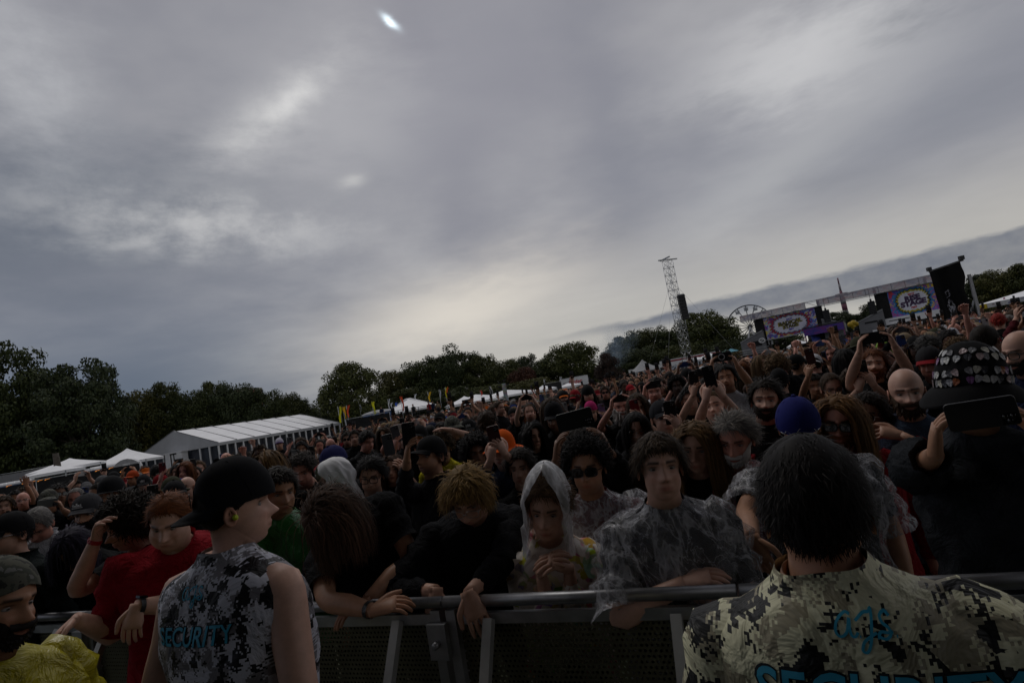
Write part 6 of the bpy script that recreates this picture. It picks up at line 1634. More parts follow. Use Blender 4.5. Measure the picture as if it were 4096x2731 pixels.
P('grinning man with shaved head lifting a phone in both hands', 2856, 1628, 122, 'pale', 'crop', 'light', head=(-10, -10, -4), face=dict(mouth=.7, jw=1.05), D=4.2, top=dict(c='white', sleeve='short'), phone=dict(px=2838, py=1508, D=3.85, land=False, hands=(-1, 1), color=(.01, .01, .012), label='tall black phone lifted by the grinning man'))
P('man with black hair and goatee raising a ringed phone overhead', 2905, 1513, 100, 'tan', 'quiff', 'black', head=(-8, -6, 0), face=dict(mouth=.6, stubble=.8), top=dict(c='white'), D=5.2, phone=dict(px=2888, py=1427, D=4.85, color=(.012, .012, .016), ring=True, label='black phone with white ring held sideways overhead'))
P('man with dark hair behind a small black phone in one hand', 2760, 1600, 95, 'light', 'short', 'black', D=5.4, phone=dict(px=2776, py=1518, D=5.1, land=False, hands=(-1,), color=(.01, .01, .012), label='small black phone held upright beside the grinning man'))
P('man with short brown hair and bald crown in black glasses', 3328, 1552, 112, 'light', 'receding', 'brown', head=(10, 14, 0), glasses='spec', face=STUB, D=4.7)
P('man lifting a tall dark phone in both hands', 3412, 1535, 110, 'light', 'short', 'brown', head=(0, 0, 0), D=4.6, phone=dict(px=3448, py=1482, D=4.25, land=False, hands=(-1, 1), color=(.012, .014, .018), label='tall dark phone lifted before the red-bearded man'))
P('man with ginger beard reaching overhead with a phone', 3497, 1463, 118, 'light', 'quiff', 'ginger', head=(-6, -12, 8), beard='full', D=4.4, top=dict(c='black'), phone=dict(px=3497, py=1350, D=4.1, k=1.08, color=(.012, .012, .013), label='black phone held sideways high by the ginger-bearded man'), armk=1.05)
P('man in black cap with red underside and stripe', 3722, 1455, 132, 'red', 'short', 'brown', head=(-20, 6, 0), cap=('cap', (.03, .03, .033), 'red'), face=STUB, D=4.2)
P('man with shaved brown head seen from behind', 3945, 1368, 135, 'brown', 'crop', 'dark', yaw=150, D=4.0, glasses='spec', top=dict(c='black'))
P('bald man in glasses at the crowd edge, head turned', 4085, 1410, 170, 'pale', None, 'brown', yaw=-45, D=3.15, head=(0, 4, 0), glasses='spec', beard='short', beardc='dark', top=dict(c='navy'))
P('person with cropped bright red hair seen from behind', 3995, 1285, 62, 'light', 'short', 'red', yaw=165, top=dict(c='black'))
P('person with swept dark grey hair looking down', 3712, 1395, 95, 'light', 'quiff', (.05, .048, .045), head=(-10, 30, 0), D=5.6)
P('person with curly blond hair, head bowed', 3830, 1402, 88, 'light', 'curly', 'light', head=(0, 32, 0), D=6.0)
P('person with bright lime green hair in a black sleeveless top', 3538, 1392, 60, 'pale', 'long', 'lime', face=dict(WM, mouth=.4), top=dict(c='black', sleeve='none'))
P('person with long straight black hair turned away', 3382, 1445, 92, 'light', 'long', 'black', yaw=165, D=5.8)
P('man with long blond hair and beard in profile', 3042, 1455, 66, 'light', 'long', 'light', yaw=38, beard='full')
P('person with frizzy blond hair bowed forward', 3110, 1468, 80, 'light', 'bigcurl', 'light', head=(0, 40, 0), D=6.6)
P('person in black cap seen from behind beside frizzy blond hair', 3120, 1525, 92, 'light', 'short', 'black', yaw=170, cap=('cap', 'black'), D=5.6)
P('person in black cap with pale lettering looking away', 3192, 1458, 78, 'tan', 'short', 'black', yaw=120, cap=('cap', 'black', 'logo'))
P('man with short dark hair frowning next to the raised hand', 3206, 1508, 74, 'red', 'short', 'dark', face=STUB, head=(12, 6, 0))
P('person raising a dark red phone with a black bracelet', 3262, 1545, 90, 'tan', 'short', 'dark', D=5.8, phone=dict(px=3240, py=1425, D=5.5, land=False, hands=(-1,), color=(.06, .016, .014), label='dark red phone raised above black caps'))
P('laughing red-faced man holding a stickered phone', 2617, 1568, 82, 'red', 'crop', 'light', face=dict(mouth=.8, jw=1.06), D=6.1, phone=dict(px=2612, py=1538, D=5.85, hands=(-1,), color=(.02, .02, .024), label='black stickered phone held by laughing man'))
P('man with dark curly hair and dark skin', 2708, 1545, 76, 'dark', 'curly', 'black')
P('person with brown bob and red phone', 2552, 1628, 100, 'light', 'bob', 'brown', head=(0, 8, 0), D=5.3, phone=dict(px=2540, py=1632, D=5.0, land=False, hands=(1,), color=(.20, .014, .02), label='red phone held before the brown bob'))
P('white-bearded man holding a phone with orange camera rim', 2486, 1628, 88, 'red', None, 'white', beard='long', beardc='white', D=6.0, phone=dict(px=2480, py=1592, D=5.7, hands=(-1, 1), color=(.03, .02, .016), label='patterned phone held sideways before white beard'))
P('person in backwards black cap with goatee', 2353, 1578, 72, 'light', 'long', 'brown', cap=('cap', 'black', 'back'), face=dict(stubble=.9, jw=1.0))
P('man in dark sunglasses with short hair', 2420, 1570, 48, 'red', 'short', 'brown', glasses='sun')
P('bearded man in black cap with orange front', 2256, 1592, 58, 'light', 'short', 'black', cap=('cap', 'black', 'orange'), beard='full')
P('person in hot pink bandana with a lilac phone', 2365, 1645, 74, 'light', 'crop', 'black', head=(0, 22, 0), cap=('beanie', (.50, .03, .16)), phone=dict(px=2408, py=1640, D=6.9, land=False, hands=(1,), color=(.28, .16, .34), label='lilac phone beside the pink bandana'))
P('person in bright red cap', 2523, 1562, 46, 'light', 'short', 'dark', yaw=25, cap=('cap', (.30, .012, .02)))
P('person with centre-parted brown hair', 2206, 1640, 90, 'light', 'long', 'brown', head=(0, 14, 0), D=5.9)
P('person in tall black cap in front of parted hair', 2218, 1672, 98, 'brown', 'short', 'black', cap=('tcap', (.012, .012, .014)), D=5.2, head=(-20, 10, 0))
P('woman with wavy black hair turned aside', 2132, 1748, 105, 'light', 'longwavy', 'black', yaw=25, face=WM)
P('person with thick dark curls beside the orange hat', 1905, 1810, 118, 'brown', 'bigcurl', 'black', D=4.55, head=(10, 6, 0))
P('person with short brown hair and fade seen from behind', 1955, 1695, 96, 'light', 'short', (.045, .026, .016), yaw=135, D=5.6, top=dict(c='sky', collar=True))
P('person in camouflage bucket hat', 1812, 1712, 84, 'tan', 'short', 'dark', cap=('camohat', 'olive'), yaw=20)
P('person in black cap with white emblem', 1876, 1720, 80, 'light', 'longwavy', 'dark', cap=('cap', 'black', 'logo'), head=(0, 8, 0), D=6.6)
P('person in yellow and black jersey with arm across the head', 1768, 1795, 100, 'light', 'curly', (.10, .07, .04), D=5.0, top=dict(c='yellow'), head=(0, 20, 0), arms={1: ('loc', (.10, -.12, .78), (-.9, 0, .3), (0, 0, -1), dict(curl=.4), (1, .1, .6))})
P('man with shaved head in profile', 1998, 1632, 56, 'light', 'crop', 'brown', yaw=48, face=STUB)
P('balding man raising a phone sideways in both hands', 2118, 1648, 62, 'pale', 'receding', 'brown', face=STUB, D=8.0, phone=dict(px=2105, py=1588, D=7.7, color=(.01, .01, .012), label='black phone held sideways before the long tents'))
P('smiling man in black beanie cap', 2053, 1664, 58, 'red', 'crop', 'brown', cap=('beanie', 'black'), face=dict(mouth=.5))
P('man with short dark hair smiling beside a lit phone', 1206, 1797, 62, 'tan', 'short', 'black', face=dict(mouth=.5), phone=dict(px=1248, py=1806, D=7.9, land=False, hands=(1,), color=(.012, .012, .014), label='black phone held upright beside the smiling man'))
P('young man with close black hair and full lips', 1180, 1822, 60, 'brown', 'short', 'black', face=dict(lips=1.3))
P('bald sunburnt head in front of man in sunglasses', 1323, 1782, 56, 'red', None, 'brown', head=(0, 32, 0))
P('man in sunglasses with a moustache', 1388, 1757, 56, 'light', 'short', 'dark', glasses='sun', face=STUB)
P('young man with short brown hair, mouth open', 1419, 1750, 58, 'light', 'short', 'dark', face=dict(mouth=.6))
P('man with black hair looking down in profile', 1468, 1765, 80, 'red', 'short', 'black', yaw=35, head=(0, 18, 0))
P('man with receding dark hair frowning', 1488, 1828, 62, 'tan', 'receding', 'dark')
P('person in white and purple cap', 1118, 1775, 44, 'light', 'short', 'dark', cap=('cap', (.5, .48, .55), 'purple'))
P('person in black and white trucker cap behind the red-haired person', 702, 1985, 118, 'light', 'short', 'dark', yaw=20, cap=('cap', (.015, .015, .017)), D=4.7, phone=dict(px=612, py=1978, D=4.5, land=False, hands=(-1,), color=(.012, .012, .014), label='black phone held upright beside the trucker cap'))
P('bald man in glasses half hidden by the fence crowd', 92, 2002, 66, 'red', None, 'brown', glasses='metal')
P('person in camouflage cap behind a sideways grey phone', 195, 2002, 82, 'tan', 'short', 'dark', cap=('camo', 'olive'), D=6.4, phone=dict(px=190, py=2012, D=6.0, k=1.1, color=(.10, .11, .10), hands=(1,), label='grey phone held sideways by the person in the camouflage cap'))
P('person in orange-red cap turned aside', 530, 1912, 56, 'tan', 'short', 'dark', yaw=-30, cap=('cap', (.42, .06, .015)))
P('person in black baseball cap with white monogram', 575, 1935, 66, 'light', 'short', 'dark', cap=('cap', (.02, .02, .022), 'logo'), head=(0, 14, 0))
P('man with grey temples peering from behind the cap', 305, 1995, 78, 'red', 'receding', 'grey', head=(-10, 6, 0), D=6.6)
P('person raising a bare arm with a small dark camera', 62, 1995, 60, 'tan', 'short', 'black', D=8.6, arms={1: ('px', 92, 1888, 8.4, (.1, 0, 1), (0, -1, 0), dict(curl=.9), (1, 0, -1))})
P('person with yellow cloth raised on a bent arm', 18, 2025, 74, 'light', 'messy', 'brown', D=7.0, top=dict(c='yellow'))

# ---- viewing platform people
for i, (px, py, c, lab) in enumerate(((1524, 1628, 'navy', 'person in dark clothes standing behind the white-roofed camper'), (1651, 1618, 'black', 'bare-armed person on the viewing platform by the railing'), (1713, 1608, 'red', 'person in red clothes on the viewing platform'), (1729, 1606, 'navy', 'person in dark blue clothes on the viewing platform'), (1749, 1606, 'tan', 'person in tan shirt on the viewing platform'))):
    s = dict(px=px, py=py, hh=9, D=63.5); Pw = atd(px, py, 63.5)
    bd, fr, ap, phi = build_body(dict(), 0, {}, .93); e = empty('person', (Pw[0], Pw[1], Pw[2] - 1.64)); tag(e, lab, 'person', 'people on the viewing platform')
    bd.obj('body', M['skin'], e, SKIN['tan'], tint=True); build_shirt(dict(), 0, fr, ap, phi).obj('shirt', M['cloth'], e, CC[c]); add_legs(e, .93); add_head_parts(e, fr[2], fr[3], dict(hair='short', hairc='dark'))

# ---------------------------------------------------------------- security guards
def drape_text(sh_obj, V, F, lift=.0025):
    """lay flat lettering (x, z) on the back of a shirt mesh"""
    import bmesh
    from mathutils.bvhtree import BVHTree
    bm = bmesh.new()
    vs_ = [bm.verts.new((v[0], 0, v[1])) for v in V]
    for f in F:
        try: bm.faces.new([vs_[i] for i in f])
        except ValueError: pass
    bmesh.ops.triangulate(bm, faces=bm.faces[:])
    for _ in range(3):
        ed = [e for e in bm.edges if e.calc_length() > .010]
        if ed: bmesh.ops.subdivide_edges(bm, edges=ed, cuts=1); bmesh.ops.triangulate(bm, faces=bm.faces[:])
    me = sh_obj.data; bv = BVHTree.FromPolygons([v.co[:] for v in me.vertices], [tuple(p.vertices) for p in me.polygons])
    for v in bm.verts:
        hit = bv.ray_cast(Vector((v.co.x, 1.0, v.co.z)), Vector((0, -1, 0)))
        v.co.y = (hit[0].y if hit[0] else .1) + lift
    out = bpy.data.meshes.new('lettering'); bm.to_mesh(out); bm.free(); return out
def script_ajs(size):
    """handwritten A.J.S. as ribbon strokes"""
    st = [[(-.30, .42), (-.42, .46), (-.62, .28), (-.70, .02), (-.60, -.10), (-.44, .02), (-.33, .34), (-.36, .10), (-.34, -.06), (-.26, -.08), (-.18, .02)],
          [(-.20, .28), (.0, .44), (.14, .46), (.20, .52), (.16, .20), (.06, -.22), (-.06, -.44), (-.16, -.40), (-.08, -.20), (.10, -.06), (.24, .02)],
          [(.58, .36), (.50, .46), (.38, .38), (.40, .24), (.52, .12), (.54, -.02), (.42, -.12), (.28, -.06), (.34, .04), (.48, .02), (.60, .04)],
          [(-.16, -.08), (-.13, -.08)], [(.24, -.09), (.27, -.09)], [(.66, -.06), (.69, -.06)]]
    V, F = [], []
    for s_ in st:
        p = np.array([(x, y, 0) for x, y in s_]); 
        if len(p) > 2: p, _ = catmull(p, np.ones(len(p)), 5)
        t = np.gradient(p, axis=0); t /= np.linalg.norm(t, axis=1)[:, None] + 1e-9; nn_ = np.stack([-t[:, 1], t[:, 0], t[:, 0] * 0], -1)
        w = .035; k = len(V); n = len(p)
        for a_, b_ in zip(p - nn_ * w, p + nn_ * w): V += [a_, b_]
        F += [(k + 2 * i, k + 2 * i + 1, k + 2 * i + 3, k + 2 * i + 2) for i in range(n - 1)]
    return np.array(V) * size, F
M['cyan'] = plain('cyan_print', (.05, .42, .62), .5, 0, .08, 20); M['darkprint'] = plain('dark_outline_print', (.012, .016, .02), .6, 0, .1, 20)
def back_print(e, sh, C7z, zs, za, ws, wa, lean=0.0):
    for off, m_, lf in ((.11, 'darkprint', .0018), (.035, 'cyan', .0036)):
        V, F = text_mesh('SECURITY', 1.0, .12, off * .35); k = ws / (V[:, 0].max() - V[:, 0].min()) if off < .1 else ws * 1.03 / (V[:, 0].max() - V[:, 0].min())
        V = np.stack([-V[:, 0] * k, V[:, 1] * k * 1.15 + zs], -1)           # mirrored in x: read from behind
        link('security_lettering', drape_text(sh, V, F, lf), e).data.materials.append(M[m_])
    V, F = script_ajs(wa); V = np.stack([-V[:, 0], V[:, 1] + za], -1)
    link('script_initials', drape_text(sh, V, F, .003), e).data.materials.append(M['cyan'])
e, s, fr, ap, sh = person('security guard in pale digital camouflage shirt seen from behind, short black hair', px=3258, py=2035, hh=480, D=.98, neck=-.05, yaw=176, facek=1.0, side=5, head=(4, 2, -1), skin='tan', hair='guard', hairk=6.0, hairc=(.014, .011, .010), res=2, build=1.04,
    top=dict(m='camo_warm', sleeve='short', grow=.012, wr=.005, collar=False, low=.01), group='security guards in the pit', face=dict(), armk=1.1)
z0 = fr[1][2]; back_print(e, sh, z0, z0 - .126, z0 - .040, .34, .055)
e, s, fr, ap, sh = person('security guard in backwards black cap and sleeveless camouflage vest with yellow earplug', px=945, py=2035, hh=300, D=1.70, neck=-.022, yaw=142, facek=.6, head=(-38, -2, 0), skin='pale', hair='crop', hairc='dark', res=2, build=1.10,
    cap=('tcap', (.012, .012, .014), 'back'), captilt=.20, top=dict(m='camo_cool', sleeve='none', grow=.012, wr=.006, low=.02), group='security guards in the pit', armk=1.2)
z0 = fr[1][2]; back_print(e, sh, z0, z0 - .165, z0 - .068, .26, .056)
Rh, Ch = fr[2], fr[3]
b = MB(); th = np.linspace(0, pi, 6); b.add([(.0085 * sin(t) * cos(q), .0085 * sin(t) * sin(q), .0085 * cos(t)) for t in th for q in np.arange(8) * pi / 4], quads(6, 8))
for sx in (-1, 1):
    o = b.obj('earplug', M['plastic'], e, (.62, .72, .01)); o.location = tuple(Ch + Rh @ np.array([sx * .089, .010, -.014]))
b = MB(); b.box((-.032, -.1150, .035), (.032, -.1125, .075)); o = b.obj('cap_patch', M['charcoal'] if 'charcoal' in M else M['black_metal'], e); o.matrix_local = Matrix(m4(Rh @ rotz(pi), Ch).tolist())

# guitar picks on the hat
hat = [o for o in bpy.data.objects if o.name.startswith('hat') and o.parent and 'guitar picks' in o.parent.get('label', '')][0]
pickc = [(.7, .7, .66), (.6, .6, .6), (.08, .08, .09), (.55, .42, .42), (.3, .3, .31), (.65, .62, .52), (.05, .05, .06), (.45, .45, .48), (.42, .12, .04), (.25, .10, .28), (.5, .5, .52)]
pb = MB(); pr = [(0, -.013), (.006, -.008), (.0105, .002), (.0105, .009), (.006, .0125), (-.006, .0125), (-.0105, .009), (-.0105, .002), (-.006, -.008)]
pb.add([(x, -.0012, z) for x, z in pr] + [(x, .0, z) for x, z in pr], [tuple(range(9))] + [(i, 9 + i, 9 + (i + 1) % 9, (i + 1) % 9) for i in range(9)], smooth=False); PICK = pb.mesh('pick', [M['plastic']])
r = np.random.default_rng(2); V_, F_, Pd = dome(72, 80, 84, .034, 1.25); kk = 0
for row, ths in enumerate((.40, .60, .80, .97)):
    for a_ in np.radians(np.arange(-95, 96, (24, 17, 13.5, 12)[row])) + r.normal(size=1) * .05:
        i = int(ths * 13); j = int(round((a_ % (2 * pi)) / (2 * pi) * 36)) % 36
        p = Pd[i, j]; q = Pd[min(i + 1, 13), j]; nrm_ = nz(p * (1, 1, .6)); 
        o = link('pick', PICK, hat, pickc[kk % 11]); kk += 1
        zax = nz(p - q); xax = nz(np.cross(-nrm_, zax)); yax = np.cross(zax, xax)
        R_ = np.stack([xax, yax, zax], 1) @ roty(r.normal() * .35); o.matrix_local = Matrix(m4(R_, p + nrm_ * .003).tolist())

# ---------------------------------------------------------------- the rest of the individuals
VAR = []
def variant(seed, armkind, face, build=1.0, sleeve='short'):
    s = dict(face=face, build=build, head=(radians(random.uniform(-16, 16)), radians(random.uniform(-8, 12)), radians(random.uniform(-6, 6))))
    arms = {}
    hp = .93
    if armkind == 'phones':
        for sx in (-1, 1): arms[sx] = (np.array([sx * .105, -.26, hp + .84 - .085]), np.array([-sx * .22, -.12, 1.]), np.array([-sx, -.05, .1]), dict(curl=.7, thumb=.9), (sx * 1.0, .25, -1.0))
    elif armkind in ('oneR', 'oneL'):
        sx = 1 if armkind == 'oneR' else -1
        arms[sx] = (np.array([sx * .16, -.28, hp + .74 - .13]), np.array([-sx * .32, -.05, 1.]), np.array([-sx * .75, .75, 0]), dict(curl=.65, thumb=.7), (sx * .7, .25, -1.))
    elif armkind == 'fist':
        arms[1] = (np.array([.20, -.12, hp + .98]), np.array([0, -.1, 1.]), np.array([-.3, -1., 0]), dict(curl=1.3, thumb=1.0), (1., .1, -.6))
    bd, fr, ap, phi = build_body(s, 1, arms, hp)
    sh = build_shirt(s, 1, fr, ap, phi, seed=seed, sleeve=sleeve)
    VAR.append(dict(kind=armkind, body=bd.mesh('body', [M['skin']], tint=True), shirt=sh.mesh('shirt', [M['cloth']]), fr=fr))
random.seed(21)
for i, (ak, fc, bl, sl) in enumerate((('none', {}, 1.0, 'short'), ('none', dict(WM), .9, 'short'), ('none', dict(jw=1.12, stubble=.8), 1.15, 'short'), ('none', dict(stubble=.5, nose=1.2), 1.0, 'long'), ('none', dict(WM, mouth=.6), .9, 'long'), ('none', dict(jw=1.05, mouth=.4), 1.2, 'long'),
                                     ('phones', dict(stubble=.5), 1.0, 'short'), ('phones', dict(WM), .92, 'long'), ('oneR', dict(jw=1.05), 1.05, 'short'), ('oneL', dict(WM), .92, 'short'), ('fist', dict(mouth=.8, stubble=.6), 1.0, 'short'))):
    variant(300 + i, ak, fc, bl, sl)
SHN = [('black', 30), ('charcoal', 10), ('navy', 6), ('grey', 6), ('white', 3), ('maroon', 3), ('red', 2), ('olive', 3), ('denim', 3), ('lgrey', 2), ('purple', 1), ('green', 1), ('sky', 1)]
SHW = [n for n, w in SHN for _ in range(w)]
def visible_px(P_): 
    x, y, w = proj(P_); return -120 < x < 4216 and -100 < y < 2800, x, y, w
cand = []; outer = []
rg = np.random.default_rng(77)
for Y in np.arange(2.9, 15, .46):
    for X in np.arange(-17, 17, .50):
        p = np.array([X + rg.uniform(-.16, .16) + (.25 if int(Y / .46) % 2 else 0), Y + rg.uniform(-.14, .14), 0])
        if (p - BA) @ BN < .62: continue
        z = rg.normal(1.63, .07); z = min(max(z, 1.46), 1.76)
        ok, x, y, w = visible_px((p[0], p[1], z - .02))
        ok2 = w > 0 and -1100 < x < 5200 and -400 < y < 3200
        if not ok2 or p[1] > np.interp(x, [0, 1180, 1420, 1650], [11, 11, 24, 50]): continue
        if any((p[0] - a_) ** 2 + (p[1] - b_) ** 2 < .40 ** 2 for a_, b_ in HEADS): continue
        rad = .11 * F_PX / w
        if any(w < D_ + .15 and (x - tx) ** 2 + (y - ty) ** 2 < (tr + rad * 1.0) ** 2 for tx, ty, tr, D_ in TAKEN): continue
        (cand if ok else outer).append((w, p, z, x, y))
cand.sort(key=lambda t: t[0])
n_named = len([o for o in bpy.data.objects if o.name.startswith('person') and o.type == 'EMPTY'])
NFILL = 300 - n_named
fill, rest = cand[:NFILL], cand[NFILL:] + outer
LIM = fill[-1][0] if fill else 9
print('named', n_named, 'candidates', len(cand), 'fill to', LIM)
hstyles = ['short', 'short', 'short', 'crop', 'crop', 'messy', 'messy', 'curly', 'bob', 'long', 'longwavy', 'quiff', 'quiff', 'receding', 'shorthigh', 'shorthigh', None]
hwords = dict(short='short', crop='cropped', messy='messy', curly='curly', bob='chin-length', long='long', longwavy='long wavy', quiff='swept-back', receding='receding', bigcurl='bushy', shorthigh='short')
for w, p, z, x, y in fill:
    rk = rg.random()
    if x > 1500: rk = .45 + rk * .55
    kind = 'none' if rk < .74 else ('phones' if rk < .83 else ('oneR' if rk < .89 else ('oneL' if rk < .95 else 'fist')))
    if kind != 'none' and y < 0: kind = 'none'
    v = random.choice([q for q in VAR if q['kind'] == kind])
    yaw = math.atan2(-p[0], p[1]) * .8 + rg.normal() * .35 + (pi if rg.random() < .07 else 0)
    sc = z / 1.64
    e = empty('person', p, yaw); e.scale = (sc, sc, sc)
    sk = random.choice(['pale', 'light', 'light', 'red', 'tan', 'tan', 'brown', 'dark']); hs_ = random.choice(hstyles); hc = random.choice(['black', 'black', 'black', 'dark', 'dark', 'dark', 'brown', 'brown', 'brown', 'light', 'blond', 'ginger', 'grey'])
    shn = random.choice(SHW)
    link('body', v['body'], e, tuple(np.array(SKIN[sk]) * rg.uniform(.85, 1.1))); link('shirt', v['shirt'], e, tuple(np.array(CC[shn]) * rg.uniform(.7, 1.3)))
    s = dict(hair=hs_, hairc=hc, seed=int(rg.integers(0, 3))); cw = ''
    if rg.random() < .30:
        ck = random.choice(['cap', 'cap', 'cap', 'tcap', 'beanie', 'hat', 'camo']); cc_ = random.choice(['black', 'black', 'black', 'navy', 'grey', 'red', 'white', 'olive', 'tan', 'blue'])
        s['cap'] = (ck, cc_) + (('back',) if rg.random() < .25 and ck in ('cap', 'tcap') else ()) + (('logo',) if rg.random() < .3 and ck == 'cap' else ())
        s['hair'] = random.choice(['crop', 'short', 'long', 'bob']); cw = ('camouflage' if ck == 'camo' else cc_) + ' ' + {'tcap': 'cap', 'camo': 'cap'}.get(ck, ck)
    if rg.random() < .16: s['glasses'] = random.choice(['sun', 'spec', 'metal'])
    if rg.random() < .22 and 'WM' not in str(v): s['beard'] = random.choice(['short', 'full'])
    add_head_parts(e, v['fr'][2], v['fr'][3], s); add_legs(e, .93, color=CC[random.choice(['black', 'charcoal', 'denim', 'navy'])])
    look = (cw + ' and ') if cw else ((hwords[hs_] + ' ' + hc + ' hair and ') if hs_ else 'shaved head and ')
    act = {'none': ', in the crowd', 'phones': ', phone in both hands', 'oneR': ', one hand raised with phone', 'oneL': ', one hand raised with phone', 'fist': ', raising a fist'}[kind]
    ex = (' with ' + {'sun': 'sunglasses', 'spec': 'black glasses', 'metal': 'thin glasses'}[s['glasses']]) if s.get('glasses') else ''
    bw = ' bearded' if s.get('beard') else ''
    tag(e, f"{'bearded ' if bw else ''}person in {look}{shn.replace('lgrey', 'pale grey')} top{ex}{act}".replace('person in ' + (hwords.get(hs_, 'zz')), 'person with ' + hwords.get(hs_, 'zz')) if not cw else f"{'bearded ' if bw else ''}person in {look}{shn.replace('lgrey', 'pale grey')} top{ex}{act}", 'person', GROUP)
    if len(e['label'].replace('-', ' ').split()) > 15: e['label'] = e['label'].replace(ex, '') if ex else e['label'].replace('bearded ', '')
    if kind in ('phones', 'oneR', 'oneL'):
        Pl = np.array([0, -.26, .93 + .84]) if kind == 'phones' else np.array([(1 if kind == 'oneR' else -1) * .13, -.27, .93 + .74])
        Pw = rotz(yaw) @ (Pl * sc) + p
        cn, ccol = random.choice([('black', (.012, .012, .014)), ('black', (.012, .012, .014)), ('grey', (.09, .09, .10)), ('red', (.15, .014, .02)), ('white', (.45, .45, .45)), ('blue', (.03, .06, .2))])
        phone(Pw, rotz(yaw) @ np.array([0, 1.0, 0]), kind == 'phones', rg.normal() * .06, ccol, f"{cn} phone held {'sideways' if kind == 'phones' else 'upright'} by a person in {look}{shn.replace('lgrey', 'pale grey')} top", 1.0)

# ---------------------------------------------------------------- the far crowd as one mass
m, g = mat('crowd_mass'); at_ = g.node('ShaderNodeAttribute'); at_.attribute_name = 'tint'; finish(g, g.s(at_.outputs['Color']), .75, spec=.25); M['crowd'] = m
def triangulate(F):
    out = []
    for f in F:
        for k in range(1, len(f) - 1): out.append((f[0], f[k], f[k + 1]))
    return np.array(out)
def lod_template(kind, hairk, capk, res=0):
    s = dict(head=(random.uniform(-.3, .3), random.uniform(-.1, .25), 0)); arms = {}; hp = .93
    if kind == 'phones':
        for sx in (-1, 1): arms[sx] = (np.array([sx * .105, -.26, hp + .78]), np.array([-sx * .22, -.12, 1.]), np.array([-sx, 0, .1]), dict(curl=.7), (sx, .25, -1.))
    elif kind == 'up': arms[1] = (np.array([.2, -.15, hp + .92]), np.array([0, -.1, 1.]), np.array([-.3, -1., 0]), dict(curl=.6), (1., .1, -.6))
    bd, fr, ap, phi = build_body(s, 0, arms, hp); sh = build_shirt(s, 0, fr, ap, phi, hem=-.45)
    parts = []
    def put(mb, role, R_=None, t_=None):
        V = np.concatenate(mb.v); 
        if R_ is not None: V = V @ R_.T + t_
        parts.append((V, triangulate(mb.f), np.concatenate(mb.t), role))
    put(bd, 0); put(sh, 1)
    if hairk:
        kw = dict(STYLES[hairk]); kw['n'] = 0; kw['th'] = max(kw.get('th', .012), .016) * (1.6 if hairk in ('bigcurl', 'curly') else 1); put(hair_mesh(1, res=0, **kw), 2, fr[2], fr[3])
        if hairk in ('long', 'longwavy'):
            b = MB(); b.tube([(0, .06, .06), (0, .085, -.06), (0, .08, -.16), (0, .07, -.26)], [(.06, .04), (.085, .05), (.09, .045), (.06, .02)], 7, flat=(1, 0, 0)); put(b, 2, fr[2], fr[3])
    if capk:
        V, F, P_ = dome(nr=5, nc=10); b = MB(); b.add(V, F); b.add([(-.06, -.085, .04), (.06, -.085, .04), (.045, -.165, .03), (-.045, -.165, .03)], [(0, 1, 2, 3)]); put(b, 3, fr[2], fr[3])
    if kind == 'phones': b = MB(); b.box((-.08, -.275, hp + .84), (.08, -.262, hp + .92)); put(b, 4)
    if kind == 'up': b = MB(); b.box((.16, -.19, hp + 1.0), (.24, -.175, hp + 1.15)); put(b, 4)
    Vs, Fs, Ts, Rs = [], [], [], []; o_ = 0
    for V, F, T, role in parts: Vs.append(V); Fs.append(F + o_); Ts.append(T); Rs.append(np.full(len(V), role)); o_ += len(V)
    return np.concatenate(Vs), np.concatenate(Fs), np.concatenate(Ts), np.concatenate(Rs)
TPL = [lod_template(k, h, c_) for k, h, c_ in (('none', 'short', 0), ('none', 'long', 0), ('none', 'curly', 0), ('none', None, 0), ('none', 'short', 1), ('none', 'bob', 0), ('none', 'receding', 0), ('phones', 'short', 0), ('up', 'short', 0), ('none', 'bigcurl', 0), ('none', 'short', 1), ('none', 'long', 1))]
def lite(V, F, T, R_):                       # far version: head ball, hair cap, shoulders
    out = []
    n = 7; ph = np.arange(n) * 2 * pi / n
    def rings(rr, role, t):
        v = np.concatenate([np.stack([np.sin(ph) * rx, -np.cos(ph) * ry + yo, np.full(n, z)], -1) for z, rx, ry, yo in rr]); return v, triangulate(quads(len(rr), n).tolist() + [tuple(range(n)), tuple(range((len(rr) - 1) * n, len(rr) * n))]), np.tile(t, (len(v), 1)), np.full(len(v), role)
    out.append(rings([(1.46, .055, .055, .02), (1.53, .05, .055, 0), (1.58, .066, .082, 0), (1.65, .074, .09, 0), (1.70, .07, .085, .0)], 0, (.9, .85, .85)))
    out.append(rings([(1.62, .077, .06, .045), (1.69, .08, .09, .012), (1.74, .07, .08, .01), (1.77, .03, .04, .01)], 2, (1, 1, 1)))
    out.append(rings([(1.12, .17, .11, 0), (1.32, .20, .11, 0), (1.40, .19, .09, 0), (1.455, .08, .07, .01)], 1, (1, 1, 1)))
    Vs, Fs, Ts, Rs = [], [], [], []; o_ = 0
    for v, f, t, q in out: Vs.append(v); Fs.append(f + o_); Ts.append(t); Rs.append(q); o_ += len(v)
    return np.concatenate(Vs), np.concatenate(Fs), np.concatenate(Ts), np.concatenate(Rs)
LITE = lite(*TPL[0])
spots = [(p, z, w, 0) for w, p, z, x, y in rest]
Y = 15.0
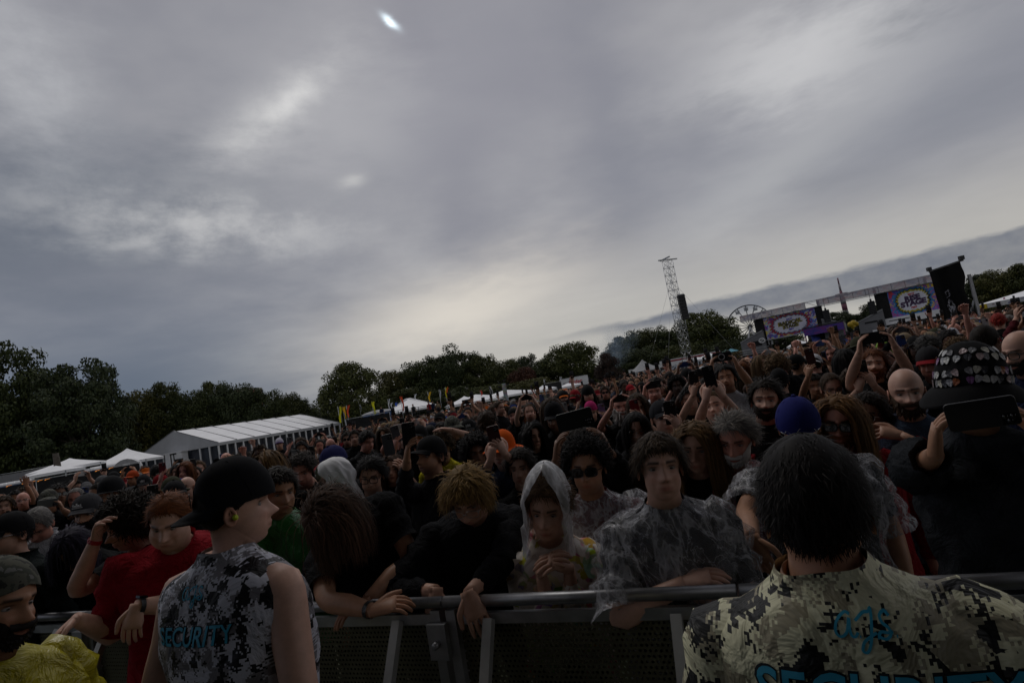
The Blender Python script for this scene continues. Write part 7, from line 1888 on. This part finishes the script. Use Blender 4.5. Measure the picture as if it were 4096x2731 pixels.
while Y < 84:
    stp = .52 + (Y - 15) * .022
    for X in np.arange(-Y * 1.05 - 2, Y * 1.05 + 2, stp):
        if rg.random() < .08: continue
        p = np.array([X + rg.uniform(-.25, .25) * stp, Y + rg.uniform(-.4, .4) * stp, 0]); z = min(max(rg.normal(1.63, .07), 1.45), 1.76)
        pxl = proj((p[0], p[1], 1.6))[0]
        if p[1] > np.interp(pxl, [0, 1180, 1420, 1650, 2000], [11, 11, 24, 50, 90]): continue
        if visible_px((p[0], p[1], z))[0]: spots.append((p, z, p[1], 0 if p[1] < 26 else 1))
    Y += stp * (1.0 if Y < 40 else 1.5)
PAL_S = [SKIN[k] for k in ('pale', 'light', 'red', 'tan', 'tan', 'brown', 'dark')]; PAL_H = [HAIRC[k] for k in ('black', 'black', 'dark', 'dark', 'brown', 'brown', 'brown', 'light', 'blond', 'grey')]
PAL_C = [CC[k] for k in SHW] + [(.5, .5, .5), (.45, .2, .02), (.3, .05, .1), (.04, .12, .3), (.5, .45, .05)]; PAL_K = [CC[k] for k in ('black', 'black', 'navy', 'grey', 'red', 'white', 'olive', 'orange', 'blue')]
BV, BF, BT = [], [], []; o_ = 0
wts = np.array([16, 7, 6, 5, 9, 6, 5, 10, 10, 3, 8, 3], float); wts /= wts.sum()
for p, z, w, lod in spots:
    V, F, T, R_ = LITE if lod else TPL[rg.choice(12, p=wts)]
    yaw = math.atan2(-p[0], p[1]) * .7 + rg.normal() * .4; sc = z / 1.64
    cols_ = np.array([np.array(random.choice(PAL_S)) * rg.uniform(.8, 1.1), random.choice(PAL_C), random.choice(PAL_H), random.choice(PAL_K), (.012, .012, .014)])
    if lod and rg.random() < .25: cols_[2] = random.choice(PAL_K)
    BV.append((V * sc) @ rotz(yaw).T + p); BF.append(F + o_); BT.append(T * cols_[R_]); o_ += len(V)
BV = np.concatenate(BV); BF = np.concatenate(BF); BT = np.concatenate(BT)
me = bpy.data.meshes.new('crowd'); me.vertices.add(len(BV)); me.vertices.foreach_set('co', BV.ravel())
me.loops.add(BF.size); me.loops.foreach_set('vertex_index', BF.ravel().astype(np.int32)); me.polygons.add(len(BF)); me.polygons.foreach_set('loop_start', np.arange(len(BF), dtype=np.int32) * 3)
me.polygons.foreach_set('use_smooth', np.ones(len(BF), bool)); me.update(calc_edges=True)
ca = me.color_attributes.new('tint', 'FLOAT_COLOR', 'POINT'); ca.data.foreach_set('color', np.concatenate([BT, np.ones((len(BT), 1))], 1).ravel())
me.materials.append(M['crowd'])
tag(link('crowd', me), 'dense mass of festival goers filling the field beyond', 'crowd', kind='stuff')
print('crowd people', len(spots), 'tris', len(BF))
